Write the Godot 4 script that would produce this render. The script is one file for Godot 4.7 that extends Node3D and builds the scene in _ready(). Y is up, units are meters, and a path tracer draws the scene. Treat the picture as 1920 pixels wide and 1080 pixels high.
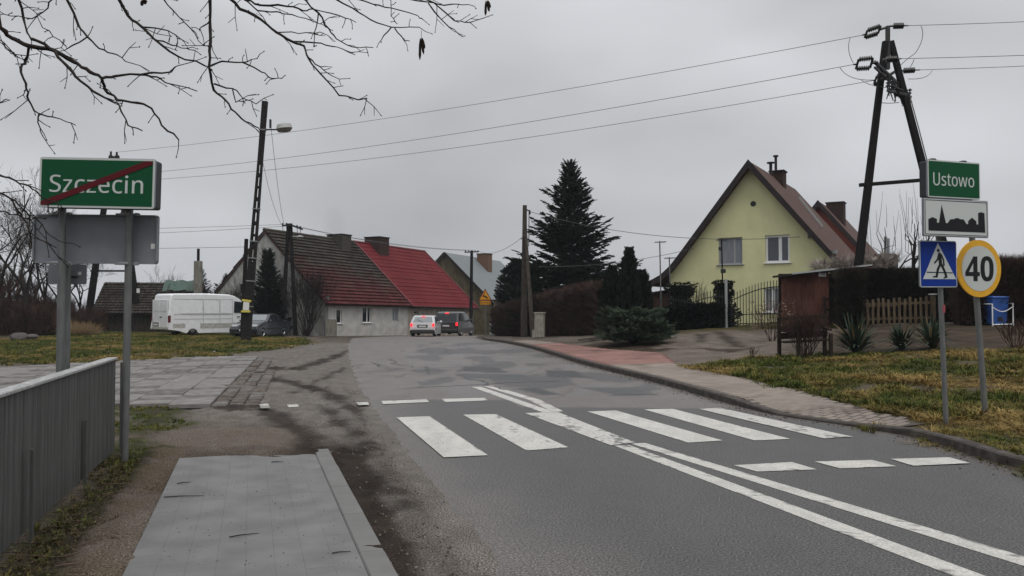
extends Node3D
# A village road on a grey winter day: crossing, place-name signs, houses, bare trees.
# World: camera stands at the origin, 1.6 m up; x to the right, depth d is -z. All lengths in metres.

const FOCAL = 1500.0            # focal length in photo pixels (1920 wide)
var pitch = atan(40.0 / 1500.0)
var rng = RandomNumberGenerator.new()
var MT = {}                     # materials
var n1 = FastNoiseLite.new()
var n2 = FastNoiseLite.new()

class Geo:
	var v = PackedVector3Array()
	var n = PackedVector3Array()
	var c = PackedColorArray()
	var uv = PackedVector2Array()
	var col = Color(1, 1, 1)
	var colored = false
	func tint(k):
		col = k
		colored = true
		return self
	func tri(p, q, r):          # counter-clockwise seen from outside
		var m = (q - p).cross(r - p).normalized()
		v.append(p); v.append(r); v.append(q)
		for i in 3:
			n.append(m); c.append(col)
	func trin(p, q, r, a, b, d):
		v.append(p); v.append(r); v.append(q)
		n.append(a); n.append(d); n.append(b)
		for i in 3: c.append(col)
	func quad(p, q, r, s):
		tri(p, q, r)
		tri(p, r, s)
	func quado(p, q, r, s, ctr):   # turned so that it faces away from ctr
		if (q - p).cross(r - p).dot((p + r) * 0.5 - ctr) >= 0: quad(p, q, r, s)
		else: quad(p, s, r, q)
	func trio(p, q, r, ctr):
		if (q - p).cross(r - p).dot(p - ctr) >= 0: tri(p, q, r)
		else: tri(p, r, q)
	func box(t, size, ch = 0.0):
		var h = size * 0.5
		var ctr = t.origin
		if ch <= 0.0:
			for ax in 3:
				for s in [-1.0, 1.0]:
					var q = []
					for k in [[-1, -1], [1, -1], [1, 1], [-1, 1]]:
						var p = Vector3()
						p[ax] = s * h[ax]
						p[(ax + 1) % 3] = k[0] * h[(ax + 1) % 3]
						p[(ax + 2) % 3] = k[1] * h[(ax + 2) % 3]
						q.append(t * p)
					quado(q[0], q[1], q[2], q[3], ctr)
			return self
		for ax in 3:
			var b = (ax + 1) % 3
			var d = (ax + 2) % 3
			for s in [-1.0, 1.0]:
				var q = []
				for k in [[-1, -1], [1, -1], [1, 1], [-1, 1]]:
					var p = Vector3()
					p[ax] = s * h[ax]
					p[b] = k[0] * (h[b] - ch)
					p[d] = k[1] * (h[d] - ch)
					q.append(t * p)
				quado(q[0], q[1], q[2], q[3], ctr)
				for s2 in [-1.0, 1.0]:   # edges between axis ax and axis b
					var e = []
					for k in [-1, 1]:
						var p = Vector3()
						p[ax] = s * h[ax]; p[b] = s2 * (h[b] - ch); p[d] = k * (h[d] - ch)
						var p2 = Vector3()
						p2[ax] = s * (h[ax] - ch); p2[b] = s2 * h[b]; p2[d] = k * (h[d] - ch)
						e.append(t * p); e.append(t * p2)
					quado(e[0], e[1], e[3], e[2], ctr)
		for sx in [-1.0, 1.0]:
			for sy in [-1.0, 1.0]:
				for sz in [-1.0, 1.0]:
					trio(t * Vector3(sx * h.x, sy * (h.y - ch), sz * (h.z - ch)), t * Vector3(sx * (h.x - ch), sy * h.y, sz * (h.z - ch)), t * Vector3(sx * (h.x - ch), sy * (h.y - ch), sz * h.z), ctr)
		return self
	func beam(p, q, w, h, up = Vector3.UP, ch = 0.0):   # a straight bar from p to q
		var z = (q - p).normalized()
		var x = up.cross(z)
		if x.length() < 0.01: x = Vector3.RIGHT.cross(z)
		x = x.normalized()
		var y = z.cross(x)
		box(Transform3D(Basis(x, y, z), (p + q) * 0.5), Vector3(w, h, p.distance_to(q)), ch)
		return self
	func taper(p, q, w0, h0, w1, h1, up = Vector3.UP):
		var z = (q - p).normalized()
		var x = up.cross(z).normalized()
		var y = z.cross(x)
		var a = []
		var b = []
		for k in [[-1, -1], [1, -1], [1, 1], [-1, 1]]:
			a.append(p + x * k[0] * w0 * 0.5 + y * k[1] * h0 * 0.5)
			b.append(q + x * k[0] * w1 * 0.5 + y * k[1] * h1 * 0.5)
		var ctr = (p + q) * 0.5
		for i in 4:
			var j = (i + 1) % 4
			quado(a[i], a[j], b[j], b[i], ctr)
		quado(a[0], a[1], a[2], a[3], ctr)
		quado(b[0], b[1], b[2], b[3], ctr)
		return self
	func tube(pts, rad, sides = 6, cap = true):
		var rings = []
		var norms = []
		var x = Vector3()
		var last = pts.size() - 1
		for i in pts.size():
			var t = (pts[mini(i + 1, last)] - pts[maxi(i - 1, 0)]).normalized()
			if i == 0:
				x = t.cross(Vector3.UP if absf(t.y) < 0.9 else Vector3.RIGHT).normalized()
			else:
				x = (x - t * x.dot(t)).normalized()
			var y = t.cross(x)
			var r = rad[i] if rad is Array or rad is PackedFloat32Array else rad
			var a = PackedVector3Array()
			var b = PackedVector3Array()
			for k in sides:
				var m = x * cos(TAU * k / sides) + y * sin(TAU * k / sides)
				b.append(m)
				a.append(pts[i] + m * r)
			rings.append(a)
			norms.append(b)
		for i in last:
			for k in sides:
				var j = (k + 1) % sides
				trin(rings[i][k], rings[i][j], rings[i + 1][j], norms[i][k], norms[i][j], norms[i + 1][j])
				trin(rings[i][k], rings[i + 1][j], rings[i + 1][k], norms[i][k], norms[i + 1][j], norms[i + 1][k])
		if cap:
			for k in range(1, sides - 1):
				tri(rings[0][0], rings[0][k + 1], rings[0][k])
				tri(rings[last][0], rings[last][k], rings[last][k + 1])
		return self
	func cyl(p, q, r0, r1 = -1.0, sides = 12):
		return tube([p, q], [r0, r1 if r1 >= 0 else r0], sides)
	func lathe(t, prof, sides = 16):    # prof: [r, y] pairs from the bottom up
		for i in prof.size() - 1:
			var a = prof[i]
			var b = prof[i + 1]
			var nn = Vector2(b[1] - a[1], a[0] - b[0]).normalized()
			for k in sides:
				var t0 = TAU * k / sides
				var t1 = TAU * (k + 1) / sides
				var d0 = Vector3(cos(t0), 0, -sin(t0))
				var d1 = Vector3(cos(t1), 0, -sin(t1))
				var p = t * (d0 * a[0] + Vector3(0, a[1], 0))
				var q = t * (d1 * a[0] + Vector3(0, a[1], 0))
				var r = t * (d1 * b[0] + Vector3(0, b[1], 0))
				var s = t * (d0 * b[0] + Vector3(0, b[1], 0))
				var m0 = (t.basis * (d0 * nn.x + Vector3(0, nn.y, 0))).normalized()
				var m1 = (t.basis * (d1 * nn.x + Vector3(0, nn.y, 0))).normalized()
				if b[0] > 0 or a[0] > 0:
					if a[0] > 1e-5: trin(p, q, r, m0, m1, m1)
					if b[0] > 1e-5: trin(p, r, s, m0, m1, m0)
		return self
	func prism(t, poly, z0, z1):        # polygon in t's xy plane, thick from z0 to z1 (z1 > z0)
		var pl = PackedVector2Array(poly)
		if Geometry2D.is_polygon_clockwise(pl): pl.reverse()
		var ix = Geometry2D.triangulate_polygon(pl)
		var flip = t.basis.determinant() < 0
		for i in range(0, ix.size(), 3):
			var p = pl[ix[i]]
			var q = pl[ix[i + 1]]
			var r = pl[ix[i + 2]]
			if (q - p).cross(r - p) < 0:
				var k = q
				q = r
				r = k
			if flip:
				var k2 = q
				q = r
				r = k2
			tri(t * Vector3(p.x, p.y, z1), t * Vector3(q.x, q.y, z1), t * Vector3(r.x, r.y, z1))
			tri(t * Vector3(p.x, p.y, z0), t * Vector3(r.x, r.y, z0), t * Vector3(q.x, q.y, z0))
		for i in pl.size():
			var p = pl[i]
			var q = pl[(i + 1) % pl.size()]
			if flip: quad(t * Vector3(p.x, p.y, z0), t * Vector3(p.x, p.y, z1), t * Vector3(q.x, q.y, z1), t * Vector3(q.x, q.y, z0))
			else: quad(t * Vector3(p.x, p.y, z0), t * Vector3(q.x, q.y, z0), t * Vector3(q.x, q.y, z1), t * Vector3(p.x, p.y, z1))
		return self
	func wall(t, outline, holes, thick):    # front at z = 0, holes are Rect2
		var xs = []
		var lo = 1e9
		var hi = -1e9
		for p in outline:
			lo = minf(lo, p.x); hi = maxf(hi, p.x)
		xs.append(lo)
		for h in holes:
			xs.append(h.position.x); xs.append(h.end.x)
		xs.append(hi)
		xs.sort()
		for i in xs.size() - 1:
			if xs[i + 1] - xs[i] < 1e-4: continue
			var mid = (xs[i] + xs[i + 1]) * 0.5
			var cuts = [-100.0]
			for h in holes:
				if mid > h.position.x and mid < h.end.x:
					cuts.append(h.position.y); cuts.append(h.end.y)
			cuts.append(100.0)
			cuts.sort()
			for k in range(0, cuts.size() - 1, 2):
				var strip = PackedVector2Array([Vector2(xs[i], cuts[k]), Vector2(xs[i + 1], cuts[k]), Vector2(xs[i + 1], cuts[k + 1]), Vector2(xs[i], cuts[k + 1])])
				for piece in Geometry2D.intersect_polygons(PackedVector2Array(outline), strip):
					if piece.size() > 2: prism(t, piece, -thick, 0.0)
		return self
	func mesh(shift = Vector3.ZERO):
		if shift != Vector3.ZERO:
			for i in v.size(): v[i] -= shift
		var a = []
		a.resize(Mesh.ARRAY_MAX)
		a[Mesh.ARRAY_VERTEX] = v
		a[Mesh.ARRAY_NORMAL] = n
		if colored: a[Mesh.ARRAY_COLOR] = c
		if uv.size() == v.size() and uv.size() > 0: a[Mesh.ARRAY_TEX_UV] = uv
		var m = ArrayMesh.new()
		m.add_surface_from_arrays(Mesh.PRIMITIVE_TRIANGLES, a)
		return m

# ---------------------------------------------------------------- nodes
var used = {}
func numbered(called):
	used[called] = used.get(called, -1) + 1
	return called if used[called] == 0 else "%s_%03d" % [called, used[called]]

func tag(o, label, category, group = ""):
	o.set_meta("label", label)
	o.set_meta("category", category)
	if group: o.set_meta("group", group)
	return o

func thing(called, label, category, at, group = ""):
	var o = Node3D.new()
	o.name = numbered(called)
	add_child(o)
	o.position = at
	return tag(o, label, category, group)

func where(o):
	var p = Vector3.ZERO
	while o != null and o != self:
		p += o.position
		o = o.get_parent()
	return p

func part(parent, called, geo, mat, label = ""):      # geo is in world axes; it is stored relative to its parent
	var o = MeshInstance3D.new()
	o.name = called
	o.mesh = geo.mesh(where(parent))
	o.material_override = mat
	parent.add_child(o, true)
	if label: o.set_meta("label", label)
	return o

func solo(called, geo, mat, label, category, at, group = ""):
	var o = MeshInstance3D.new()
	o.name = numbered(called)
	o.mesh = geo.mesh(at)
	o.material_override = mat
	o.position = at
	add_child(o)
	return tag(o, label, category, group)

func struct(called, geo, mat):
	var o = MeshInstance3D.new()
	o.name = numbered(called)
	o.mesh = geo.mesh()
	o.material_override = mat
	o.set_meta("kind", "structure")
	add_child(o)
	return o

func many(parent, called, mesh, mat, xf, cols = [], stuff = true):
	var mm = MultiMesh.new()
	mm.transform_format = MultiMesh.TRANSFORM_3D
	mm.use_colors = cols.size() > 0
	mm.mesh = mesh
	mm.instance_count = xf.size()
	var off = where(parent) if parent != self else Vector3.ZERO
	for i in xf.size():
		var t = xf[i]
		t.origin -= off
		mm.set_instance_transform(i, t)
		if cols.size() > 0: mm.set_instance_color(i, cols[i])
	var o = MultiMeshInstance3D.new()
	o.name = called if parent != self else numbered(called)
	o.multimesh = mm
	o.material_override = mat
	if stuff: o.set_meta("kind", "stuff")
	parent.add_child(o, true)
	return o

# ---------------------------------------------------------------- places
func pt(x, d, y = 0.0): return Vector3(x, y, -d)

func P(px, py, d):              # the point at depth d seen at photo pixel (px, py)
	var y = (540.0 - py) / FOCAL
	var q = Vector3((px - 960.0) / FOCAL, y * cos(pitch) + sin(pitch), y * sin(pitch) - cos(pitch))
	q = q / -q.z
	return Vector3(0, 1.6, 0) + q * d

# ground heights surveyed: x, d, height
var survey = [
	[-1, -10, 0], [3, -10, 0], [-5, -10, 0], [-1, 0, 0], [-1, 5, 0], [0, 10, 0], [2.5, 6, 0], [2, 10, 0], [-2, 15, 0], [1, 14, 0], [-2, 20, 0], [1, 20, 0], [-4, 28, 0], [-1, 28, 0], [-5, 36, -0.02], [-2, 36, -0.02], [-7, 45, -0.18], [-3, 45, -0.2], [-5, 52, -0.38], [-5, 57, -0.5],
	[-8, 60, -0.5], [-3.4, 69, -0.7], [0, 70, -0.7], [6, 75, -0.75], [-12.2, 52, -0.05], [-14, 56, 0], [-9, 50, -0.2],
	[-4, 3, 0], [-5, 8, 0], [-8, 15, 0], [-10, 25, 0], [-15, 20, 0], [-20, 30, 0.05], [-15, 40, 0.05], [-18, 50, 0.05], [-30, 50, 0.15], [-40, 62, 0.2], [-30, 80, 0.2], [-11, 40, 0], [-14, 46, 0.0],
	[4, 9.5, 0.02], [5, 7, 0.0], [3.5, 14, 0.02], [3.4, 20, 0.04], [3.5, 28, 0.12], [2.0, 37, 0.14], [6, 37, 0.25], [0.5, 45, 0.0], [3, 50, 0.05], [5.2, 10.5, -0.02], [6.0, 11, -0.02], [6.9, 11.2, 0.03], [7, 8, 0.05],
	[8.5, 9, 0.2], [10, 12, 0.38], [8, 17, 0.36], [12, 18, 0.55], [9, 24, 0.55], [11, 30, 0.93], [14, 29, 0.97], [16, 30, 1.0], [18, 28, 1.05], [15.7, 26, 1.07], [20, 25, 1.12], [12, 38, 1.0], [9.8, 33, 0.95], [20, 45, 1.0], [7, 33, 0.75], [6, 25, 0.25], [6, 20, 0.12], [10, 50, 0.9], [30, 30, 1.0], [40, 60, 1.1], [20, 80, 0.6], [14, 14, 0.6], [20, 18, 0.85], [15, 22, 0.85]]
var hg = PackedFloat32Array()
const HX0 = -60.0
const HD0 = -12.0
const HS = 0.6
const HN = 201
func survey_grid():
	hg.resize(HN * HN)
	for j in HN:
		for i in HN:
			var x = HX0 + i * HS
			var d = HD0 + j * HS
			var s = 2.0 + 0.07 * maxf(d, 0)
			var k = -0.5 / (s * s)
			var sw = 1e-7
			var sh = 0.0
			for c in survey:
				var e = ((c[0] - x) * (c[0] - x) + (c[1] - d) * (c[1] - d)) * k
				if e > -14.0:
					var w = exp(e)
					sw += w
					sh += w * c[2]
			hg[j * HN + i] = sh / sw
func H(x, d):
	var u = clampf((x - HX0) / HS, 0.0, HN - 1.001)
	var w = clampf((d - HD0) / HS, 0.0, HN - 1.001)
	var i = int(u)
	var j = int(w)
	u -= i
	w -= j
	var o = j * HN + i
	return lerpf(lerpf(hg[o], hg[o + 1], u), lerpf(hg[o + HN], hg[o + HN + 1], u), w)

var kerb_x = []                 # [d, x] of the right kerb's face, by depth
var left_x = []                 # [d, x] of the asphalt's left edge
func along(tab, d):
	if d <= tab[0][0]: return tab[0][1]
	for i in tab.size() - 1:
		if d < tab[i + 1][0]:
			return lerpf(tab[i][1], tab[i + 1][1], (d - tab[i][0]) / (tab[i + 1][0] - tab[i][0]))
	return tab[-1][1]
func beyond_kerb(x, d): return (x - along(kerb_x, d)) * 0.96
func Hg(x, d):                  # height of the soil: 11 cm above the road right of the kerb
	if x < -4.0 or d > 66.0: return H(x, d)
	return H(x, d) + lerpf(kerb_top(d) - 0.025, 0.1, smoothstep(0.0, 1.0, beyond_kerb(x, d))) * smoothstep(0.03, 0.12, beyond_kerb(x, d))
func G(px, py, soil = true):        # where the line of sight through (px, py) meets the ground: Vector2(x, d)
	var d = 2.0
	var last = 2.0
	while d < 110.0:
		var q = P(px, py, d)
		if q.y < (Hg(q.x, d) if soil and kerb_x.size() > 0 else H(q.x, d)): break
		last = d
		d = d * 1.02
	for k in 14:
		var m = (last + d) * 0.5
		var q = P(px, py, m)
		if q.y < (Hg(q.x, m) if soil and kerb_x.size() > 0 else H(q.x, m)): d = m
		else: last = m
	return Vector2(P(px, py, d).x, d)
func on(x, d, up = 0.0): return Vector3(x, Hg(x, d) + up, -d)
func foot(px, py):              # the same as a point on the soil
	var g = G(px, py)
	return on(g.x, g.y)
func poly_g(list):
	var o = PackedVector2Array()
	for k in list: o.append(G(k[0], k[1]))
	return o

# ---------------------------------------------------------------- materials
func lin(r, g, b, a = 1.0):
	var c = Color(r, g, b).linear_to_srgb()
	c.a = a
	return c

var TX = {}
func noise_tex(key, freq, octaves, lo, hi, kind = FastNoiseLite.TYPE_SIMPLEX_SMOOTH, size = 512, normal = false, bump = 4.0):
	var f = FastNoiseLite.new()
	f.seed = key.hash() % 9999
	f.noise_type = kind
	f.frequency = freq
	f.fractal_octaves = octaves
	var t = NoiseTexture2D.new()
	t.width = size
	t.height = size
	t.seamless = true
	t.noise = f
	if normal:
		t.as_normal_map = true
		t.bump_strength = bump
	else:
		var g = Gradient.new()
		g.set_color(0, Color(lo, lo, lo))
		g.set_color(1, Color(hi, hi, hi))
		g.set_offset(0, 0.15)
		g.set_offset(1, 0.85)
		t.color_ramp = g
	TX[key] = t

func mat(key, c, rough = 0.8, tex = "", scale = Vector3.ONE, bump = "", depth = 0.0, metal = 0.0):
	var m = StandardMaterial3D.new()
	m.resource_name = key
	m.albedo_color = c
	m.roughness = rough
	m.metallic = metal
	m.metallic_specular = 0.22 if rough >= 0.7 else 0.3 if key.begins_with("sign_") else 0.5
	if tex or bump:
		m.uv1_triplanar = true
		m.uv1_world_triplanar = true
		m.uv1_scale = scale
		if tex: m.albedo_texture = TX[tex]
		if bump:
			m.heightmap_enabled = true
			m.heightmap_texture = TX[bump]
			m.heightmap_scale = depth
	MT[key] = m
	return m
func vmat(key, rough = 0.9, tex = "", scale = Vector3.ONE, bump = "", depth = 0.0):
	var m = mat(key, Color(1, 1, 1), rough, tex, scale, bump, depth)
	m.vertex_color_use_as_albedo = true
	return m
func glow(key, c, e):
	var m = mat(key, c, 0.3)
	m.emission_enabled = true
	m.emission = c
	m.emission_energy_multiplier = e
	return m

func lettering(parent, words, t, w, h, mtl, called = "lettering", weight = 700):    # t: centre of the words, x along, z out of the board
	var f = SystemFont.new()
	f.font_names = PackedStringArray(["Droid Sans"])
	f.font_weight = weight
	var m = TextMesh.new()
	m.text = words
	m.font = f
	m.font_size = 64
	m.pixel_size = 0.01
	m.depth = 0.01
	var b = m.get_aabb()
	var o = MeshInstance3D.new()
	o.name = called
	o.mesh = m
	o.material_override = mtl
	var s = Vector3(w / b.size.x, h / b.size.y, 0.4)
	var bs = Basis(t.basis.x * s.x, t.basis.y * s.y, t.basis.z * s.z)
	o.transform = Transform3D(bs, t.origin - where(parent) - bs * (b.position + b.size * 0.5))
	parent.add_child(o, true)
	return o

func facing(at, deg, roll = 0.0):       # a board's axes: z points out of the board, deg turns it from facing straight back at the viewer
	return Transform3D(Basis(Vector3.UP, deg_to_rad(deg)) * Basis(Vector3.BACK, deg_to_rad(roll)), at)
func rounded(w, h, r, n = 4):
	var o = PackedVector2Array()
	for q in [[1, 1, 0], [-1, 1, 1], [-1, -1, 2], [1, -1, 3]]:
		for k in n + 1:
			var a = PI / 2 * (q[2] + float(k) / n)
			o.append(Vector2(q[0] * (w / 2 - r) + cos(a) * r, q[1] * (h / 2 - r) + sin(a) * r))
	return o
func disc(r, n = 40):
	var o = PackedVector2Array()
	for k in n: o.append(Vector2(cos(TAU * k / n), sin(TAU * k / n)) * r)
	return o
func v2(list):
	var o = PackedVector2Array()
	for i in range(0, list.size(), 2): o.append(Vector2(list[i], list[i + 1]))
	return o

# ---------------------------------------------------------------- sheets that lie on the ground
func sheet(called, rows, cols, mtl, parent = null, kind = "structure"):
	var w = rows[0].size()
	var h = rows.size()
	var v = PackedVector3Array()
	var c = PackedColorArray()
	var n = PackedVector3Array()
	var ix = PackedInt32Array()
	for j in h:
		v.append_array(rows[j])
		c.append_array(cols[j])
	n.resize(w * h)
	for j in h:
		for i in w:
			var a = rows[j][mini(i + 1, w - 1)] - rows[j][maxi(i - 1, 0)]
			var b = rows[mini(j + 1, h - 1)][i] - rows[maxi(j - 1, 0)][i]
			var k = a.cross(b).normalized()
			n[j * w + i] = k if k.y > 0 else -k
	for j in h - 1:
		for i in w - 1:
			var o = j * w + i
			var up = (v[o + 1] - v[o]).cross(v[o + w] - v[o]).y > 0
			if up: ix.append_array(PackedInt32Array([o, o + w, o + 1, o + 1, o + w, o + w + 1]))
			else: ix.append_array(PackedInt32Array([o, o + 1, o + w, o + 1, o + w + 1, o + w]))
	var a = []
	a.resize(Mesh.ARRAY_MAX)
	a[Mesh.ARRAY_VERTEX] = v
	a[Mesh.ARRAY_NORMAL] = n
	a[Mesh.ARRAY_COLOR] = c
	a[Mesh.ARRAY_INDEX] = ix
	var m = ArrayMesh.new()
	m.add_surface_from_arrays(Mesh.PRIMITIVE_TRIANGLES, a)
	var o = MeshInstance3D.new()
	o.name = called if parent else numbered(called)
	o.mesh = m
	o.material_override = mtl
	if parent: parent.add_child(o, true)
	else:
		add_child(o)
		o.set_meta("kind", kind)
	return o

func drape(called, corners, step, up, shade, mtl, parent, soil = false):   # corners: near-left, near-right, far-right, far-left on the ground (x, d)
	var a = corners[0]
	var b = corners[1]
	var c = corners[2]
	var e = corners[3]
	var nu = clampi(int(maxf(a.distance_to(b), e.distance_to(c)) / step), 1, 160)
	var nv = clampi(int(maxf(a.distance_to(e), b.distance_to(c)) / step), 1, 300)
	var rows = []
	var cols = []
	for j in nv + 1:
		var r = PackedVector3Array()
		var k = PackedColorArray()
		for i in nu + 1:
			var g = a.lerp(b, float(i) / nu).lerp(e.lerp(c, float(i) / nu), float(j) / nv)
			r.append(Vector3(g.x, (Hg(g.x, g.y) if soil else H(g.x, g.y)) + up, -g.y))
			k.append(shade.call(g.x, g.y, float(i) / nu, float(j) / nv))
		rows.append(r)
		cols.append(k)
	return sheet(called, rows, cols, mtl, parent)

var zones = []
func zone(px, key, feather):
	var pl = poly_g(px)
	var r = Rect2(pl[0], Vector2.ZERO)
	for p in pl: r = r.expand(p)
	zones.append([pl, key, feather, r.grow(feather)])
func in_zone(z, x, d, wob):
	var p = Vector2(x, d)
	if not z[3].has_point(p): return 0.0
	var pl = z[0]
	var inside = false
	var best = 1e9
	var k = pl.size() - 1
	for i in pl.size():
		var a = pl[i]
		var b = pl[k]
		if (a.y > d) != (b.y > d) and x < (b.x - a.x) * (d - a.y) / (b.y - a.y) + a.x: inside = not inside
		best = minf(best, p.distance_squared_to(Geometry2D.get_closest_point_to_segment(p, a, b)))
		k = i
	var s = sqrt(best) * (1.0 if inside else -1.0) + wob * z[2]
	return smoothstep(-z[2] * 0.5, z[2] * 0.5, s)

const MUD = Color(0.255, 0.208, 0.17)
const MUD_WET = Color(0.075, 0.056, 0.044)
const MUD_PALE = Color(0.35, 0.315, 0.285)
const GREEN = Color(0.075, 0.083, 0.02)
const STRAW = Color(0.2, 0.145, 0.06)
const LITTER = Color(0.06, 0.05, 0.032)
func grassiness(x, d):
	var g = 0.0
	for z in zones:
		if z[1] == "grass" or z[1] == "moss":
			g = maxf(g, in_zone(z, x, d, n1.get_noise_2d(x * 3.0, d * 3.0) * 1.2))
	return g * smoothstep(-0.6, -0.3, n1.get_noise_2d(x * 2.2, d * 2.2 + 90))
func soil_color(x, d):
	var a = n1.get_noise_2d(x, d)
	var b = n1.get_noise_2d(x * 4.0 + 50, d * 4.0)
	var e = n2.get_noise_2d(x * 9.0, d * 9.0)
	var c = MUD.lerp(MUD_WET, clampf(0.27 + a * 0.9 + b * 0.6, 0.0, 1.0)).lerp(MUD_PALE, clampf(e * 0.9 - 0.1, 0.0, 0.5))
	if x < 1.0 and d < 16.0:         # the verge by the left edge of the asphalt: wet against the path, a pale film next to the road
		var o = along(left_x, d) - x
		var k = smoothstep(1.25, 0.5, o + b * 0.4 + a * 0.3)
		c = c.lerp(MUD_PALE * (0.9 + 0.3 * e), k * 0.85)
		if d < 10.5:         # a wet strip close to the path's edging
			var q = x - (-0.70 - 0.368 * (d - 4.8))
			var w = 0.16 + 0.1 * (d - 4.5) + b * 0.12 + a * 0.08
			c = c.lerp(MUD_WET * (0.85 + 0.5 * e), smoothstep(w + 0.08, w - 0.06, q) * smoothstep(10.4, 8.8, d) * smoothstep(-0.35, -0.1, q))
		var rg = exp(-pow((o - 0.22 + 0.15 * n1.get_noise_2d(3.0, d * 2.0)) / 0.11, 2))
		c = c.lerp(MUD_WET * 0.9, rg * (0.45 + 0.6 * e) * 0.9)
	if x < -1.0 and d < 40.0 and d > 9.5:  # the paler mouth of the side road
		c = c.lerp(MUD_PALE * (0.95 + 0.35 * e + 0.2 * b), smoothstep(5.2, 2.2, along(left_x, d) - x + b + a) * smoothstep(10.0, 12.5, d + a) * 0.85)
	for z in zones:
		var k = in_zone(z, x, d, b * 0.9 + e * 0.5)
		if k <= 0.0: continue
		if z[1] == "grass": c = c.lerp(GREEN.lerp(STRAW, clampf(0.42 + a * 1.1 + b * 0.7, 0.0, 1.0)) * (0.85 + 0.5 * e), k * (0.35 + 0.65 * smoothstep(-0.6, -0.3, n1.get_noise_2d(x * 2.2, d * 2.2 + 90))))
		elif z[1] == "moss": c = c.lerp(Color(0.075, 0.082, 0.022) * (0.9 + 0.6 * b), k * 0.9)
		elif z[1] == "litter": c = c.lerp(LITTER.lerp(Color(0.062, 0.066, 0.022), clampf(0.4 + b, 0, 1)).lerp(MUD, clampf(e * 0.6, 0, 1)), k)
		elif z[1] == "sand": c = c.lerp(Color(0.215, 0.165, 0.115), k * 0.8)
		elif z[1] == "drive": c = c.lerp(Color(0.3, 0.25, 0.21) * (1.0 + 0.35 * b + 0.3 * e), k * 0.9)
		elif z[1] == "rut": c = c.lerp(MUD_WET * (0.75 + 0.5 * e), k * 0.85)
		elif z[1] == "brown": c = c.lerp(Color(0.115, 0.083, 0.058) * (1 + 0.7 * b + 0.4 * e), k)
	c.a = 1.0
	return c

func road_color(x, d):
	var xl = along(left_x, d)
	var xr = along(kerb_x, d)
	var a = n1.get_noise_2d(x * 1.3 + 9, d * 0.6)
	var b = n1.get_noise_2d(x * 5.0, d * 4.0 + 30)
	var e = n2.get_noise_2d(x * 14.0, d * 10.0)
	var c = Color(0.148, 0.142, 0.139) * (1.0 + 0.12 * a + 0.10 * b + 0.1 * e)
	var mid = along([[0, 4.4], [9.4, 1.32], [12.3, 0.33], [16.2, -0.65], [30, -2.9], [60, -5]], d)
	# the older, browner surface beyond the crossing
	var old = smoothstep(14.0, 14.25, d + 0.1 * (x + 2) + (0.9 if x > mid else 0.0) + b * 0.08)
	c = c.lerp(Color(0.3, 0.266, 0.246) * (1.0 + 0.16 * b + 0.14 * a + 0.1 * e), old)
	# patchwork of repairs in the right-hand lane
	if d > 14.5 and d < 40.0 and x > mid - 1.2:
		var p = n2.get_noise_2d(x * 1.6 + 7, d * 0.75)
		c = c.lerp(Color(0.11, 0.113, 0.12), smoothstep(0.06, 0.18, p) * 0.75 * old)
		c = c.lerp(Color(0.33, 0.325, 0.32), smoothstep(0.2, 0.32, -p + b * 0.15) * 0.5 * old)
	# mud carried on from the left verge, grit along the right kerb
	var o = x - xl
	c = c.lerp(MUD_PALE * (0.82 + 0.22 * b + 0.2 * e), smoothstep(1.15, 0.0, o + b * 0.5 + a * 0.4 + e * 0.2) * 0.9)
	c = c.lerp(MUD * (0.8 + 0.5 * e), smoothstep(0.4, 0.05, xr - x + b * 0.2) * 0.75)
	# cracks
	var cr = absf(n1.get_noise_2d(x * 0.9 + 100, d * 0.35 + 40))
	c = c.lerp(Color(0.06, 0.058, 0.055), smoothstep(0.016, 0.003, cr) * 0.65 * smoothstep(13.0, 15.0, d))
	c.a = 1.0
	return c

func paint(wear):               # white road paint, worn through to the asphalt
	return func(x, d, u, v):
		var k = n2.get_noise_2d(x * 40.0, d * 30.0) * 0.55 + n1.get_noise_2d(x * 9.0, d * 5.0) * 0.75
		var edge = minf(minf(u, 1.0 - u), minf(v, 1.0 - v) * 3.0)
		var gone = smoothstep(0.42 - wear, 0.62 - wear, k + 0.18 * smoothstep(0.1, 0.0, edge))
		var w = Color(0.62, 0.605, 0.56) * (0.9 + 0.3 * k)
		var r = w.lerp(road_color(x, d) * 0.8, clampf(gone, 0.0, 0.9))
		r.a = 1.0
		return r

func _ready():
	rng.seed = 2107
	n1.seed = 3
	n1.frequency = 0.22
	n1.fractal_octaves = 4
	n2.seed = 11
	n2.frequency = 0.3
	n2.fractal_octaves = 3
	make_view()
	make_materials()
	survey_grid()
	make_ground()
	make_road()
	make_side_road()
	make_path()
	make_right_pavement()
	make_verges()
	make_buildings()
	make_plants()
	make_poles()
	make_vehicles()
	make_signs()
	make_furniture()
	make_tree_overhead()
	make_small_things()

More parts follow.
